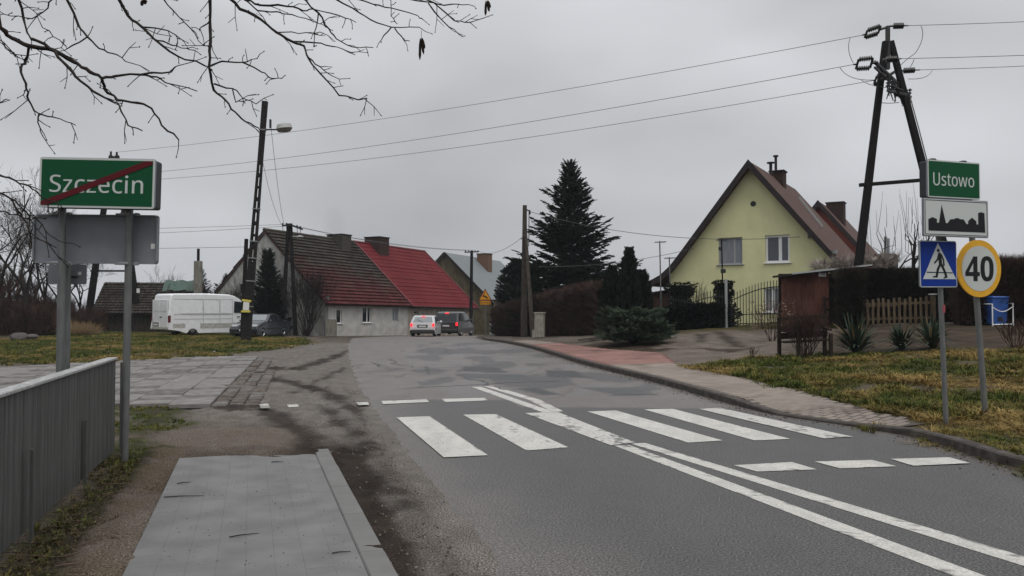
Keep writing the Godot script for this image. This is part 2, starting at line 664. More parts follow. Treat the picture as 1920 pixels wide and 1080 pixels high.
func make_view():
	var cam = Camera3D.new()
	cam.name = "camera"
	cam.position = Vector3(0, 1.6, 0)
	cam.rotation.x = pitch
	cam.fov = rad_to_deg(2.0 * atan(540.0 / FOCAL))
	cam.near = 0.05
	cam.far = 2000.0
	add_child(cam)
	var im = Image.create(512, 256, false, Image.FORMAT_RGBAF)
	var f = FastNoiseLite.new()
	f.seed = 77
	f.frequency = 1.0
	f.fractal_octaves = 4
	for j in 256:
		var el = PI * (0.5 - (j + 0.5) / 256.0)
		for i in 512:
			var a = TAU * (i + 0.5) / 512.0
			var dir = Vector3(sin(a) * cos(el), sin(el), -cos(a) * cos(el))
			var up = maxf(dir.y, 0.0)
			var l = 0.475 + 0.6 * up * (0.35 + 0.65 * up) + 0.04 * (1.0 - exp(-up * 9.0))
			var q = Vector3(dir.x, dir.y * 2.6, dir.z)
			l *= 1.0 + 0.4 * f.get_noise_3dv(q * 1.1 + Vector3(3, 1, 0)) + 0.12 * f.get_noise_3dv(q * 3.2 + Vector3(9, 0, 0)) - 0.05 * dir.x
			if dir.y < 0.0: l = lerpf(l, 0.1, clampf(-dir.y * 8.0, 0, 1))
			im.set_pixel(i, j, Color(l * 0.975, l * 1.0, l * 1.045, 1))
	var ps = PanoramaSkyMaterial.new()
	ps.panorama = ImageTexture.create_from_image(im)
	var sky = Sky.new()
	sky.sky_material = ps
	var env = Environment.new()
	env.background_mode = Environment.BG_SKY
	env.sky = sky
	env.tonemap_mode = Environment.TONE_MAPPER_LINEAR
	env.tonemap_exposure = 1.0
	env.sdfgi_enabled = true
	env.ssao_enabled = true
	env.ssil_enabled = true
	env.volumetric_fog_enabled = true
	env.volumetric_fog_density = 0.0
	env.fog_enabled = true
	env.fog_density = 0.0004
	env.fog_light_color = Color(0.75, 0.77, 0.8)
	var we = WorldEnvironment.new()
	we.name = "environment"
	we.environment = env
	add_child(we)
	var sun = DirectionalLight3D.new()
	sun.name = "sun"
	sun.light_energy = 0.5
	sun.light_color = Color(1.0, 0.985, 0.96)
	sun.light_angular_distance = 40.0
	sun.shadow_enabled = true
	sun.rotation_degrees = Vector3(-62, 35, 0)
	add_child(sun)

func make_materials():
	noise_tex("grain", 0.09, 3, 0.82, 1.0)
	noise_tex("fine", 0.2, 2, 0.74, 1.0)
	noise_tex("blotch", 0.012, 6, 0.84, 1.0)
	noise_tex("stain", 0.02, 5, 0.72, 1.0)
	noise_tex("soft", 0.008, 4, 0.94, 1.0)
	noise_tex("speck", 0.22, 3, 0.3, 1.0)
	noise_tex("cells", 0.05, 2, 0.5, 1.0, FastNoiseLite.TYPE_CELLULAR)
	vmat("soil", 0.9, "speck", Vector3.ONE * 0.5, "grain", 1.3)
	vmat("asphalt", 0.52, "speck", Vector3.ONE * 0.43, "speck", 0.9)
	vmat("paint", 0.6, "grain", Vector3.ONE * 0.7, "speck", 0.5)
	vmat("plain_tint", 0.85)
	vmat("leaf", 0.7)
	vmat("bark_tint", 0.9)
	mat("sign_box", lin(0.045, 0.046, 0.05), 0.6)
	mat("glass_blue", lin(0.075, 0.08, 0.1), 0.1)
	mat("tar", lin(0.028, 0.028, 0.03), 0.5)
	mat("slab", lin(0.15, 0.148, 0.146), 0.6, "blotch", Vector3.ONE * 0.3, "speck", 0.3)
	mat("slab_b", lin(0.1475, 0.1455, 0.1435), 0.6, "blotch", Vector3.ONE * 0.3, "speck", 0.3)
	mat("slab_c", lin(0.1525, 0.1505, 0.1485), 0.6, "blotch", Vector3.ONE * 0.3, "speck", 0.3)
	mat("edging", lin(0.165, 0.162, 0.158), 0.7, "soft", Vector3.ONE * 0.8, "fine", 0.3)
	mat("old_slab", lin(0.22, 0.208, 0.198), 0.75, "blotch", Vector3.ONE * 0.5, "grain", 0.8)
	mat("old_slab_b", lin(0.17, 0.158, 0.148), 0.75, "stain", Vector3.ONE * 0.35, "grain", 0.8)
	mat("sett", lin(0.15, 0.128, 0.115), 0.8, "stain", Vector3.ONE * 0.6, "grain", 0.8)
	mat("kerb", lin(0.105, 0.092, 0.084), 0.85, "stain", Vector3.ONE * 0.5, "grain", 0.8)
	vmat("block", 0.8, "soft", Vector3.ONE * 0.8, "fine", 0.3)
	mat("plaster_grey", lin(0.52, 0.51, 0.475), 0.9, "blotch", Vector3(0.25, 0.22, 0.25), "grain", 0.6)
	mat("plaster_gable", lin(0.5, 0.5, 0.47), 0.9, "stain", Vector3(0.25, 0.12, 0.25), "grain", 0.8)
	mat("plaster_warm", lin(0.43, 0.375, 0.32), 0.9, "stain", Vector3(0.3, 0.1, 0.3), "grain", 0.6)
	mat("plaster_ochre", lin(0.16, 0.135, 0.085), 0.9, "stain", Vector3(0.2, 0.1, 0.2), "grain", 0.8)
	mat("plaster_yellow", lin(0.72, 0.7, 0.4), 0.9, "soft", Vector3(0.3, 0.16, 0.3), "grain", 0.5)
	mat("plaster_red", lin(0.27, 0.085, 0.07), 0.9, "soft", Vector3(0.3, 0.2, 0.3), "grain", 0.5)
	vmat("tile", 0.85, "stain", Vector3.ONE * 0.45, "grain", 0.6)
	mat("metal_red", lin(0.12, 0.016, 0.018), 0.5, "soft", Vector3.ONE * 0.3)
	mat("roof_grey", lin(0.15, 0.168, 0.175), 0.6, "soft", Vector3.ONE * 0.3)
	mat("roof_brown", lin(0.1, 0.062, 0.053), 0.8, "blotch", Vector3.ONE * 0.4, "grain", 0.5)
	mat("trim_dark", lin(0.035, 0.028, 0.028), 0.7, "soft", Vector3.ONE)
	mat("chimney_grey", lin(0.085, 0.075, 0.062), 0.9, "stain", Vector3.ONE * 0.5, "grain", 1.0)
	mat("chimney_brown", lin(0.062, 0.04, 0.034), 0.9, "stain", Vector3.ONE * 0.5, "grain", 1.0)
	mat("brick_old", lin(0.2, 0.12, 0.08), 0.9, "stain", Vector3.ONE * 0.6, "grain", 1.0)
	mat("window_white", lin(0.75, 0.75, 0.74), 0.45)
	mat("window_grey", lin(0.32, 0.33, 0.33), 0.55)
	mat("glass_dark", lin(0.02, 0.022, 0.025), 0.08)
	mat("glass_curtain", lin(0.22, 0.24, 0.27), 0.12, "blotch", Vector3(2.5, 0.2, 2.5))
	mat("lace", lin(0.45, 0.46, 0.47), 0.9, "cells", Vector3.ONE * 1.4)
	mat("steel", lin(0.3, 0.31, 0.32), 0.5, "blotch", Vector3.ONE * 0.7, "", 0, 0.35)
	mat("steel_pole", lin(0.155, 0.16, 0.158), 0.6, "blotch", Vector3(2, 0.5, 2), "", 0, 0.25)
	mat("sign_back", lin(0.225, 0.24, 0.26), 0.55, "soft", Vector3.ONE * 0.8, "", 0, 0.2)
	mat("rail_steel", lin(0.098, 0.102, 0.096), 0.6, "blotch", Vector3(1.5, 0.35, 1.5), "fine", 0.2, 0.15)
	mat("rail_steel_b", lin(0.075, 0.079, 0.073), 0.65, "blotch", Vector3(1.5, 0.35, 1.5), "fine", 0.2, 0.15)
	mat("rail_cap", lin(0.5, 0.5, 0.495), 0.5, "stain", Vector3.ONE * 1.2, "", 0, 0.2)
	mat("iron_black", lin(0.01, 0.01, 0.01), 0.6)
	mat("sign_green", lin(0.002, 0.066, 0.024), 0.55)
	mat("sign_white", lin(0.5, 0.53, 0.515), 0.45)
	mat("sign_red", lin(0.095, 0.007, 0.012), 0.45)
	mat("sign_blue", lin(0.004, 0.03, 0.235), 0.55)
	mat("sign_black", lin(0.012, 0.012, 0.014), 0.5)
	mat("sign_yellow", lin(0.75, 0.40, 0.035), 0.45, "soft", Vector3.ONE * 2.0)
	mat("sign_orange", lin(0.62, 0.27, 0.02), 0.5)
	mat("paper", lin(0.7, 0.7, 0.68), 0.8)
	mat("paper_yellow", lin(0.6, 0.5, 0.1), 0.7)
	mat("pole_concrete", lin(0.032, 0.028, 0.026), 0.9, "stain", Vector3.ONE * 0.5, "grain", 1.0)
	mat("pole_pale", lin(0.085, 0.072, 0.06), 0.9, "stain", Vector3(0.8, 0.25, 0.8), "grain", 1.0)
	mat("pole_black", lin(0.013, 0.011, 0.011), 0.8, "soft", Vector3.ONE)
	mat("insulator", lin(0.014, 0.01, 0.009), 0.3)
	mat("wire", lin(0.06, 0.06, 0.062), 0.6)
	mat("lamp_shell", lin(0.3, 0.3, 0.29), 0.6)
	mat("wood_red", lin(0.17, 0.072, 0.053), 0.85, "stain", Vector3(0.8, 0.15, 0.8), "grain", 0.5)
	mat("wood_old", lin(0.15, 0.112, 0.07), 0.85, "stain", Vector3(1, 0.2, 1), "grain", 0.5)
	mat("wood_dark", lin(0.04, 0.03, 0.024), 0.85, "stain", Vector3(1, 0.3, 1), "grain", 0.5)
	mat("plank_grey", lin(0.07, 0.058, 0.048), 0.9, "stain", Vector3(0.8, 0.2, 0.8), "grain", 0.6)
	mat("concrete_pale", lin(0.26, 0.25, 0.21), 0.9, "stain", Vector3(0.5, 0.15, 0.5), "grain", 0.6)
	mat("cabinet", lin(0.38, 0.35, 0.3), 0.7, "stain", Vector3(1, 0.3, 1))
	mat("bin_blue", lin(0.02, 0.085, 0.33), 0.5)
	mat("tarp", lin(0.035, 0.075, 0.055), 0.6, "soft", Vector3.ONE)
	mat("car_white", lin(0.78, 0.79, 0.8), 0.35, "soft", Vector3.ONE * 0.8)
	mat("car_white_dirty", lin(0.55, 0.54, 0.5), 0.5, "stain", Vector3.ONE * 0.5)
	mat("car_silver", lin(0.5, 0.51, 0.52), 0.35, "soft", Vector3.ONE)
	mat("car_black", lin(0.026, 0.029, 0.036), 0.25)
	mat("car_dark", lin(0.02, 0.02, 0.021), 0.32)
	for k in ["car_white", "car_silver", "car_black", "car_dark"]:
		MT[k].clearcoat_enabled = true
		MT[k].clearcoat = 0.6
		MT[k].clearcoat_roughness = 0.15
	mat("car_glass", lin(0.018, 0.022, 0.026), 0.06)
	mat("car_glass_pale", lin(0.2, 0.22, 0.23), 0.08)
	mat("rubber", lin(0.012, 0.012, 0.012), 0.85)
	mat("plastic_black", lin(0.02, 0.02, 0.02), 0.6)
	mat("rim_alloy", lin(0.42, 0.43, 0.44), 0.35, "", Vector3.ONE, "", 0, 0.6)
	mat("lamp_clear", lin(0.55, 0.57, 0.58), 0.15)
	mat("lamp_red", lin(0.1, 0.008, 0.01), 0.3)
	glow("brake_glow", Color(1.0, 0.12, 0.16), 1.7)
	mat("plate_white", lin(0.55, 0.55, 0.55), 0.5)
	mat("twig", lin(0.03, 0.025, 0.022), 0.9)
	mat("bark", lin(0.045, 0.037, 0.03), 0.95, "stain", Vector3(2, 0.5, 2), "grain", 1.0)
	mat("bark_red", lin(0.05, 0.03, 0.024), 0.95)
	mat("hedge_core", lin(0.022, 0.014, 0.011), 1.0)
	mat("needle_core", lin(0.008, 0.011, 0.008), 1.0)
	mat("stone", lin(0.13, 0.12, 0.115), 0.9, "blotch", Vector3.ONE)
	mat("pod", lin(0.02, 0.014, 0.01), 0.8)

func spread(lo, hi, at, fine):     # grid lines: spacing by stretch, growing outside
	var o = [fine[0][0]]
	for k in fine.size() - 1:
		while o[-1] < fine[k + 1][0] - 0.01: o.append(o[-1] + fine[k][1])
	var s = fine[-2][1]
	while o[-1] < hi:
		s *= at
		o.append(o[-1] + s)
	s = fine[0][1]
	while o[0] > lo:
		s *= at
		o.push_front(o[0] - s)
	return o

func make_ground():
	# the road's two edges, as surveyed in the photograph
	var kr = [[1920, 887], [1800, 847], [1700, 817], [1600, 800], [1500, 787], [1430, 775], [1300, 738], [1220, 715], [1145, 697], [1080, 680], [1030, 664], [1000, 655], [960, 646], [920, 640]]
	var tab = []
	for k in kr:
		var g = G(k[0], k[1], false)
		tab.append([g.y, g.x])
	var g0 = tab[0]
	kerb_x = [[-14.0, g0[1] + 0.27 * (g0[0] + 14.0)]] + tab + [[50.0, -2.3], [57.0, -2.0], [62.0, 0.5], [66.0, 5.0], [72.0, 14.0]]
	tab = []
	for k in [[905, 1079], [770, 880], [690, 780], [668, 735], [655, 700], [646, 665], [648, 645], [655, 634]]:
		var g = G(k[0], k[1], false)
		tab.append([g.y, g.x])
	g0 = tab[0]
	left_x = [[-14.0, g0[1] + 0.27 * (g0[0] + 14.0)]] + tab + [[57.0, -7.8], [64.0, -4.6], [69.5, -1.0], [73.0, 4.0]]
	zone([[-500, 692], [0, 683], [245, 678], [400, 668], [540, 653], [585, 643], [560, 634], [480, 627], [300, 620], [0, 610], [-500, 610]], "grass", 0.8)
	zone([[228, 758], [300, 757], [352, 772], [340, 798], [300, 808], [226, 816]], "moss", 0.5)
	zone([[226, 822], [290, 828], [318, 848], [270, 868], [226, 900]], "moss", 0.35)
	zone([[-60, 1120], [-40, 1085], [222, 846], [300, 850], [262, 905], [180, 1000], [120, 1120]], "litter", 0.25)
	zone([[300, 850], [330, 852], [270, 960], [230, 1079], [120, 1079], [180, 1000], [262, 905]], "sand", 0.3)
	zone([[1262, 689], [1330, 680], [1440, 669], [1560, 664], [1700, 657], [1920, 652], [2400, 648], [2600, 1000], [2100, 950], [1920, 883], [1800, 842], [1645, 803], [1700, 797], [1748, 797], [1640, 775], [1540, 746], [1400, 712]], "grass", 0.5)
	zone([[1240, 632], [1300, 622], [1460, 618], [1600, 616], [1600, 610], [1380, 606], [1220, 616]], "grass", 1.0)
	zone([[1060, 655], [1120, 640], [1250, 640], [1290, 655], [1230, 664], [1150, 664]], "brown", 0.6)
	zone([[1235, 668], [1262, 692], [1330, 682], [1450, 668], [1470, 640], [1465, 624], [1290, 630], [1250, 650]], "drive", 0.8)
	for q in [[[470, 763], [500, 760], [560, 790], [610, 845], [596, 850], [540, 812]], [[560, 716], [600, 722], [660, 756], [695, 790], [680, 792], [640, 762]], [[470, 712], [530, 700], [535, 708], [480, 722]], [[480, 688], [540, 684], [525, 694], [480, 700]], [[400, 745], [470, 757], [440, 768], [400, 764]],
			[[536, 690], [560, 694], [640, 668], [655, 655], [630, 664]], [[540, 735], [560, 732], [650, 690], [640, 688]], [[500, 705], [560, 712], [630, 735], [600, 736]], [[590, 760], [604, 758], [668, 806], [700, 846], [688, 846]], [[620, 830], [634, 830], [700, 880], [770, 960], [754, 958]],
			[[1338, 622], [1352, 622], [1400, 650], [1372, 652]], [[1306, 627], [1326, 627], [1322, 641], [1308, 643]], [[1290, 652], [1380, 655], [1440, 648], [1370, 661]], [[1500, 735], [1545, 738], [1610, 768], [1570, 768]]]:
		zone(q, "rut", 0.22)
	zone([[1555, 666], [1700, 658], [1930, 652], [2300, 645], [2300, 606], [1600, 611], [1540, 640]], "brown", 0.5)
	var xs = spread(-320, 320, 1.22, [[-16.0, 0.16], [-8.0, 0.07], [1.2, 0.18], [13.5, 0.0]])
	var ds = spread(-60, 420, 1.2, [[2.8, 0.075], [16.0, 0.14], [29.0, 0.0]])
	var rows = []
	var cols = []
	for d in ds:
		var r = PackedVector3Array()
		var c = PackedColorArray()
		for x in xs:
			var far = d > 90 or absf(x) > 55 or d < -11
			var y = Hg(x, d) - 0.012
			var cc = soil_color(x, d)
			if not far and d > 2.0 and d < 40.0:
				var xl = along(left_x, d)
				var off = maxf(xl - 0.15 - x, beyond_kerb(x, d) - 2.4)
				if off > 0.0:
					y += minf(off * 0.1, 0.045) * (n1.get_noise_2d(x * 5.0, d * 5.0) + 0.8 * n2.get_noise_2d(x * 14.0, d * 14.0)) + 0.012
					if x < 0.5 and d < 20.0:   # the ridge of mud thrown up along the asphalt
						y += 0.035 * exp(-pow((xl - x - 0.28 + 0.15 * n1.get_noise_2d(3.0, d * 2.0)) / 0.13, 2)) * (0.7 + n2.get_noise_2d(x * 20.0, d * 20.0))
					if d < 9.2 and x < 0.0:     # soil washed over the path's left edge and far end
						var ql = x + 2.33 + 0.32 * (d - 4.78)
						var nn = 0.75 + 0.45 * n1.get_noise_2d(x * 1.6 + 9, d * 1.6)
						if ql > -0.4 and x < -0.70 - 0.368 * (d - 4.8) + 0.05: y += 0.062 * nn * maxf(smoothstep(0.13, -0.06, ql), smoothstep(8.35, 8.62, d))
					y -= in_path(x, d) * (0.03 if d < 9.0 else 0.045 - 0.085 * maxf(n1.get_noise_2d(x * 3.0 + 5, d * 3.0) + 0.12, 0.0))
			elif far: cc = Color(0.07, 0.062, 0.035)
			r.append(Vector3(x, y, -d))
			c.append(cc)
		rows.append(r)
		cols.append(c)
	sheet("ground", rows, cols, MT["soil"])

func in_path(x, d):
	if d > 30.0 or x > 0.5: return 0.0
	if d < 8.9:
		var o = along(left_x, d) - x
		return 1.0 if o > 0.75 and o < 3.2 and d < 8.7 else 0.0
	return 1.0 if x < -3.8 and d > 12.6 and d < 28.0 else 0.0

func make_road():
	var rows = []
	var cols = []
	var d = -14.0
	while d < 73.0:
		var xl = along(left_x, d)
		var xr = along(kerb_x, d) + 0.02
		var r = PackedVector3Array()
		var c = PackedColorArray()
		for i in 91:
			var x = lerpf(xl, xr, i / 90.0)
			var edge = smoothstep(0.3, 0.0, x - xl + 0.12 * n1.get_noise_2d(x * 4.0, d * 4.0))
			r.append(Vector3(x, H(x, d) + 0.006 + 0.01 * (1.0 - pow(absf(i / 45.0 - 1.0), 4.0)) - 0.035 * edge, -d))
			c.append(road_color(x, d))
		rows.append(r)
		cols.append(c)
		d += 0.8 if d < 3.5 else maxf(0.07, (d - 3.0) * 0.008)
	var road = sheet("road", rows, cols, MT["asphalt"])
	var z = 0.021
	for s in [[[832, 861], [915, 857], [805, 783], [743, 785], 0.02], [[987, 848], [1066, 842], [930, 779], [868, 780], 0.03], [[1145, 838], [1192, 833], [1046, 775], [984, 777], 0.2],
			[[1290, 833], [1355, 829], [1155, 772], [1101, 774], -0.05], [[1415, 829], [1482, 826], [1262, 769], [1207, 770], -0.05], [[1545, 825], [1600, 822], [1350, 767], [1310, 769], 0.14]]:
		drape("crossing_stripe", [G(s[0][0], s[0][1], false), G(s[1][0], s[1][1], false), G(s[2][0], s[2][1], false), G(s[3][0], s[3][1], false)], 0.03, z, paint(s[4]), MT["paint"], road)
	for s in [[[1420, 888], [1532, 884], [1485, 870], [1375, 876], 0.0], [[1575, 882], [1681, 878], [1635, 866], [1527, 869], -0.02], [[1712, 877], [1820, 872], [1780, 861], [1670, 864], 0.06],
			[[718, 760], [805, 756], [800, 751], [715, 754], 0.12], [[833, 756], [915, 753], [908, 748], [828, 750], 0.08], [[672, 762], [692, 761], [690, 756], [668, 757], 0.2]]:
		drape("give_way_dash", [G(s[0][0], s[0][1], false), G(s[1][0], s[1][1], false), G(s[2][0], s[2][1], false), G(s[3][0], s[3][1], false)], 0.04, z, paint(s[4]), MT["paint"], road)
	for s in [[[-0.09, -12.0], [1800, 1079], [1166, 838], 0.09], [[0.12, -12.0], [1921, 1058], [1196, 834], 0.09], [[0, 0], [1028, 775], [893, 727], 0.14], [[0, 0], [1003, 752], [914, 725], 0.08], [[0, 0], [1046, 774], [1003, 752], 0.3]]:
		var a = G(s[1][0], s[1][1], false)
		var b = G(s[2][0], s[2][1], false)
		if s[0][1] < 0: a = a + (a - b) * 1.4
		var w = 0.088 if s[0][1] < 0 else 0.095
		drape("centre_line", [a + Vector2(-w, -w * 0.25), a + Vector2(w, w * 0.25), b + Vector2(w, w * 0.25), b + Vector2(-w, -w * 0.25)], 0.045, z - 0.002, paint(s[3]), MT["paint"], road)
	for s in [[[489, 767], [506, 766], [503, 758], [486, 759]], [[541, 765], [562, 764], [557, 759], [538, 760]]]:
		drape("give_way_dash", [G(s[0][0], s[0][1]), G(s[1][0], s[1][1]), G(s[2][0], s[2][1]), G(s[3][0], s[3][1])], 0.05, 0.012, paint(0.34), MT["paint"], road)
	# cracks sealed with tar, wandering over the older surface
	for i in 26:
		var p = Vector2(rng.randf_range(-4.5, 2.5), rng.randf_range(14.5, 34.0))
		var dir = Vector2(-0.25, 0.968) if rng.randf() < 0.55 else Vector2(0.968, 0.25)
		var w = rng.randf_range(0.012, 0.028)
		var g = Geo.new()
		for k in rng.randi_range(5, 16):
			var q = p + (dir + Vector2(rng.randf_range(-0.5, 0.5), rng.randf_range(-0.5, 0.5))).normalized() * rng.randf_range(0.15, 0.4)
			if q.x > along(kerb_x, q.y) - 0.2 or q.x < along(left_x, q.y) + 0.3: break
			var n = (q - p).orthogonal().normalized() * w
			g.quad(pt(p.x - n.x, p.y - n.y, H(p.x, p.y) + z), pt(p.x + n.x, p.y + n.y, H(p.x, p.y) + z), pt(q.x + n.x, q.y + n.y, H(q.x, q.y) + z), pt(q.x - n.x, q.y - n.y, H(q.x, q.y) + z))
			p = q
		if g.v.size() > 0: part(road, "tar_seam", g, MT["tar"])
	# square repairs in the tar, flush with the old surface
	for s in [[[850, 698], [955, 700], [935, 690], [870, 688], 0.075], [[1010, 742], [1060, 742], [1010, 728], [955, 729], 0.085], [[1020, 708], [1110, 710], [1080, 697], [1020, 695], 0.08], [[860, 712], [1000, 713], [985, 703], [850, 701], 0.12], [[1150, 742], [1235, 741], [1190, 729], [1080, 727], 0.13]]:
		var tone = s[4]
		drape("tar_patch", [G(s[0][0], s[0][1], false), G(s[1][0], s[1][1], false), G(s[2][0], s[2][1], false), G(s[3][0], s[3][1], false)], 0.12, z - 0.003,
			func(x, dd, u, v): 
				var k = n1.get_noise_2d(x * 5.0, dd * 4.0)
				var c = Color(tone, tone * 1.01, tone * 1.05) * (1.0 + 0.3 * k)
				var e = minf(minf(u, 1 - u), minf(v, 1 - v)) + k * 0.12
				c = c.lerp(road_color(x, dd), smoothstep(0.08, 0.0, e))
				c.a = 1.0
				return c, MT["asphalt"], road)

func make_side_road():
	# old concrete slabs with a strip of small setts across them
	var o = Node3D.new()
	o.name = "side_road"
	o.set_meta("kind", "structure")
	add_child(o)
	var dir = Vector2(-0.25, 0.968)      # along the rows, away from the viewer
	var acr = Vector2(0.968, 0.25)
	var org = G(398, 757)
	var area = poly_g([[-160, 760], [100, 757], [250, 757], [330, 760], [400, 768], [425, 764], [490, 669], [440, 668], [240, 677], [0, 690], [-160, 694]])
	var base = Geo.new()
	var meshes = []
	for k in 4:
		var g = Geo.new()
		g.box(Transform3D(Basis(), Vector3.ZERO), Vector3(0.652, 0.08, 0.492), 0.01)
		meshes.append(g.mesh())
	var n = 0
	for i in range(-1, -18, -1):
		for j in range(-2, 29):
			var u = (i + 0.5) * 0.664
			var w = (j + 0.5) * 0.504 + (0.25 if i % 2 else 0.0)
			var p = org + acr * u + dir * w
			if not Geometry2D.is_point_in_polygon(p, area): continue
			if n >= 290: continue
			n += 1
			var q = MeshInstance3D.new()
			q.name = "concrete_slab"
			q.mesh = meshes[0]
			q.material_override = MT["old_slab"] if rng.randf() < 0.6 else MT["old_slab_b"]
			var b = Basis(Vector3.UP, atan2(-acr.y, acr.x) * -1.0 + rng.randf_range(-0.012, 0.012)) * Basis(Vector3.RIGHT, rng.randf_range(-0.012, 0.012)) * Basis(Vector3.BACK, rng.randf_range(-0.012, 0.012))
			q.transform = Transform3D(b, on(p.x, p.y, -0.012 + rng.randf_range(-0.006, 0.01)))
			o.add_child(q, true)
	var sm = []
	for k in 3:
		var g = Geo.new()
		g.box(Transform3D(Basis(), Vector3.ZERO), Vector3(0.235, 0.1, 0.27 - 0.01 * k), 0.02)
		sm.append(g.mesh())
	for i in 5:
		for j in range(-1, 46):
			var p = org + acr * (0.14 + i * 0.26) + dir * (j * 0.285 + 0.11 * (i % 2))
			if not Geometry2D.is_point_in_polygon(p + Vector2(-0.5, 0), area) or rng.randf() < 0.12: continue
			var q = MeshInstance3D.new()
			q.name = "sett"
			q.mesh = sm[rng.randi() % 3]
			q.material_override = MT["sett"] if rng.randf() < 0.7 else MT["old_slab_b"]
			var b = Basis(Vector3.UP, atan2(acr.y, acr.x) + rng.randf_range(-0.07, 0.07)) * Basis(Vector3.RIGHT, rng.randf_range(-0.06, 0.06))
			q.transform = Transform3D(b, on(p.x, p.y, -0.025 + rng.randf_range(-0.015, 0.015)))
			o.add_child(q, true)

func make_path():
	# the foreground path: close-laid grey flags with an edging on the road side
	var o = Node3D.new()
	o.name = "footpath"
	o.set_meta("kind", "structure")
	add_child(o)
	var a = G(588, 850)         # inner line of the edging, far and near
	var b = G(687, 1079)
	var l = G(340, 856)
	var dir = (b - a).normalized()          # towards the viewer
	var acr = Vector2(dir.y, -dir.x)
	if acr.x > 0: acr = -acr                 # to the left
	var w = (l - a).dot(acr)
	var yaw = atan2(dir.x, -dir.y)
	var nx = 8
	var s = w / nx
	var mk = []
	for k in 3:
		var g = Geo.new()
		g.box(Transform3D(Basis(), Vector3.ZERO), Vector3(s - 0.0005, 0.08, s * 2.0 - 0.0005), 0.0006)
		mk.append(g.mesh())
	for j in 24:
		for i in nx:
			var p = a + acr * (i + 0.5) * s + dir * ((j + 0.5) * s * 2.0)
			var q = MeshInstance3D.new()
			q.name = "flagstone"
			q.mesh = mk[0]
			q.material_override = MT[["slab", "slab", "slab", "slab_b", "slab_c"][rng.randi() % 5]]
			q.transform = Transform3D(Basis(Vector3.UP, yaw) * Basis(Vector3.RIGHT, rng.randf_range(-0.002, 0.002)), on(p.x, p.y, -0.012 + rng.randf_range(-0.0005, 0.0005)))
			o.add_child(q, true)
	var g = Geo.new()
	g.box(Transform3D(Basis(), Vector3.ZERO), Vector3(0.165, 0.16, 0.995), 0.01)
	var em = g.mesh()
	for j in 9:
		var p = a - acr * 0.087 + dir * (j * 1.0 + 0.42)
		var q = MeshInstance3D.new()
		q.name = "edging_stone"
		q.mesh = em
		q.material_override = MT["edging"]
		q.transform = Transform3D(Basis(Vector3.UP, yaw + rng.randf_range(-0.004, 0.004)), on(p.x, p.y, -0.047 + rng.randf_range(-0.002, 0.002)))
		o.add_child(q, true)

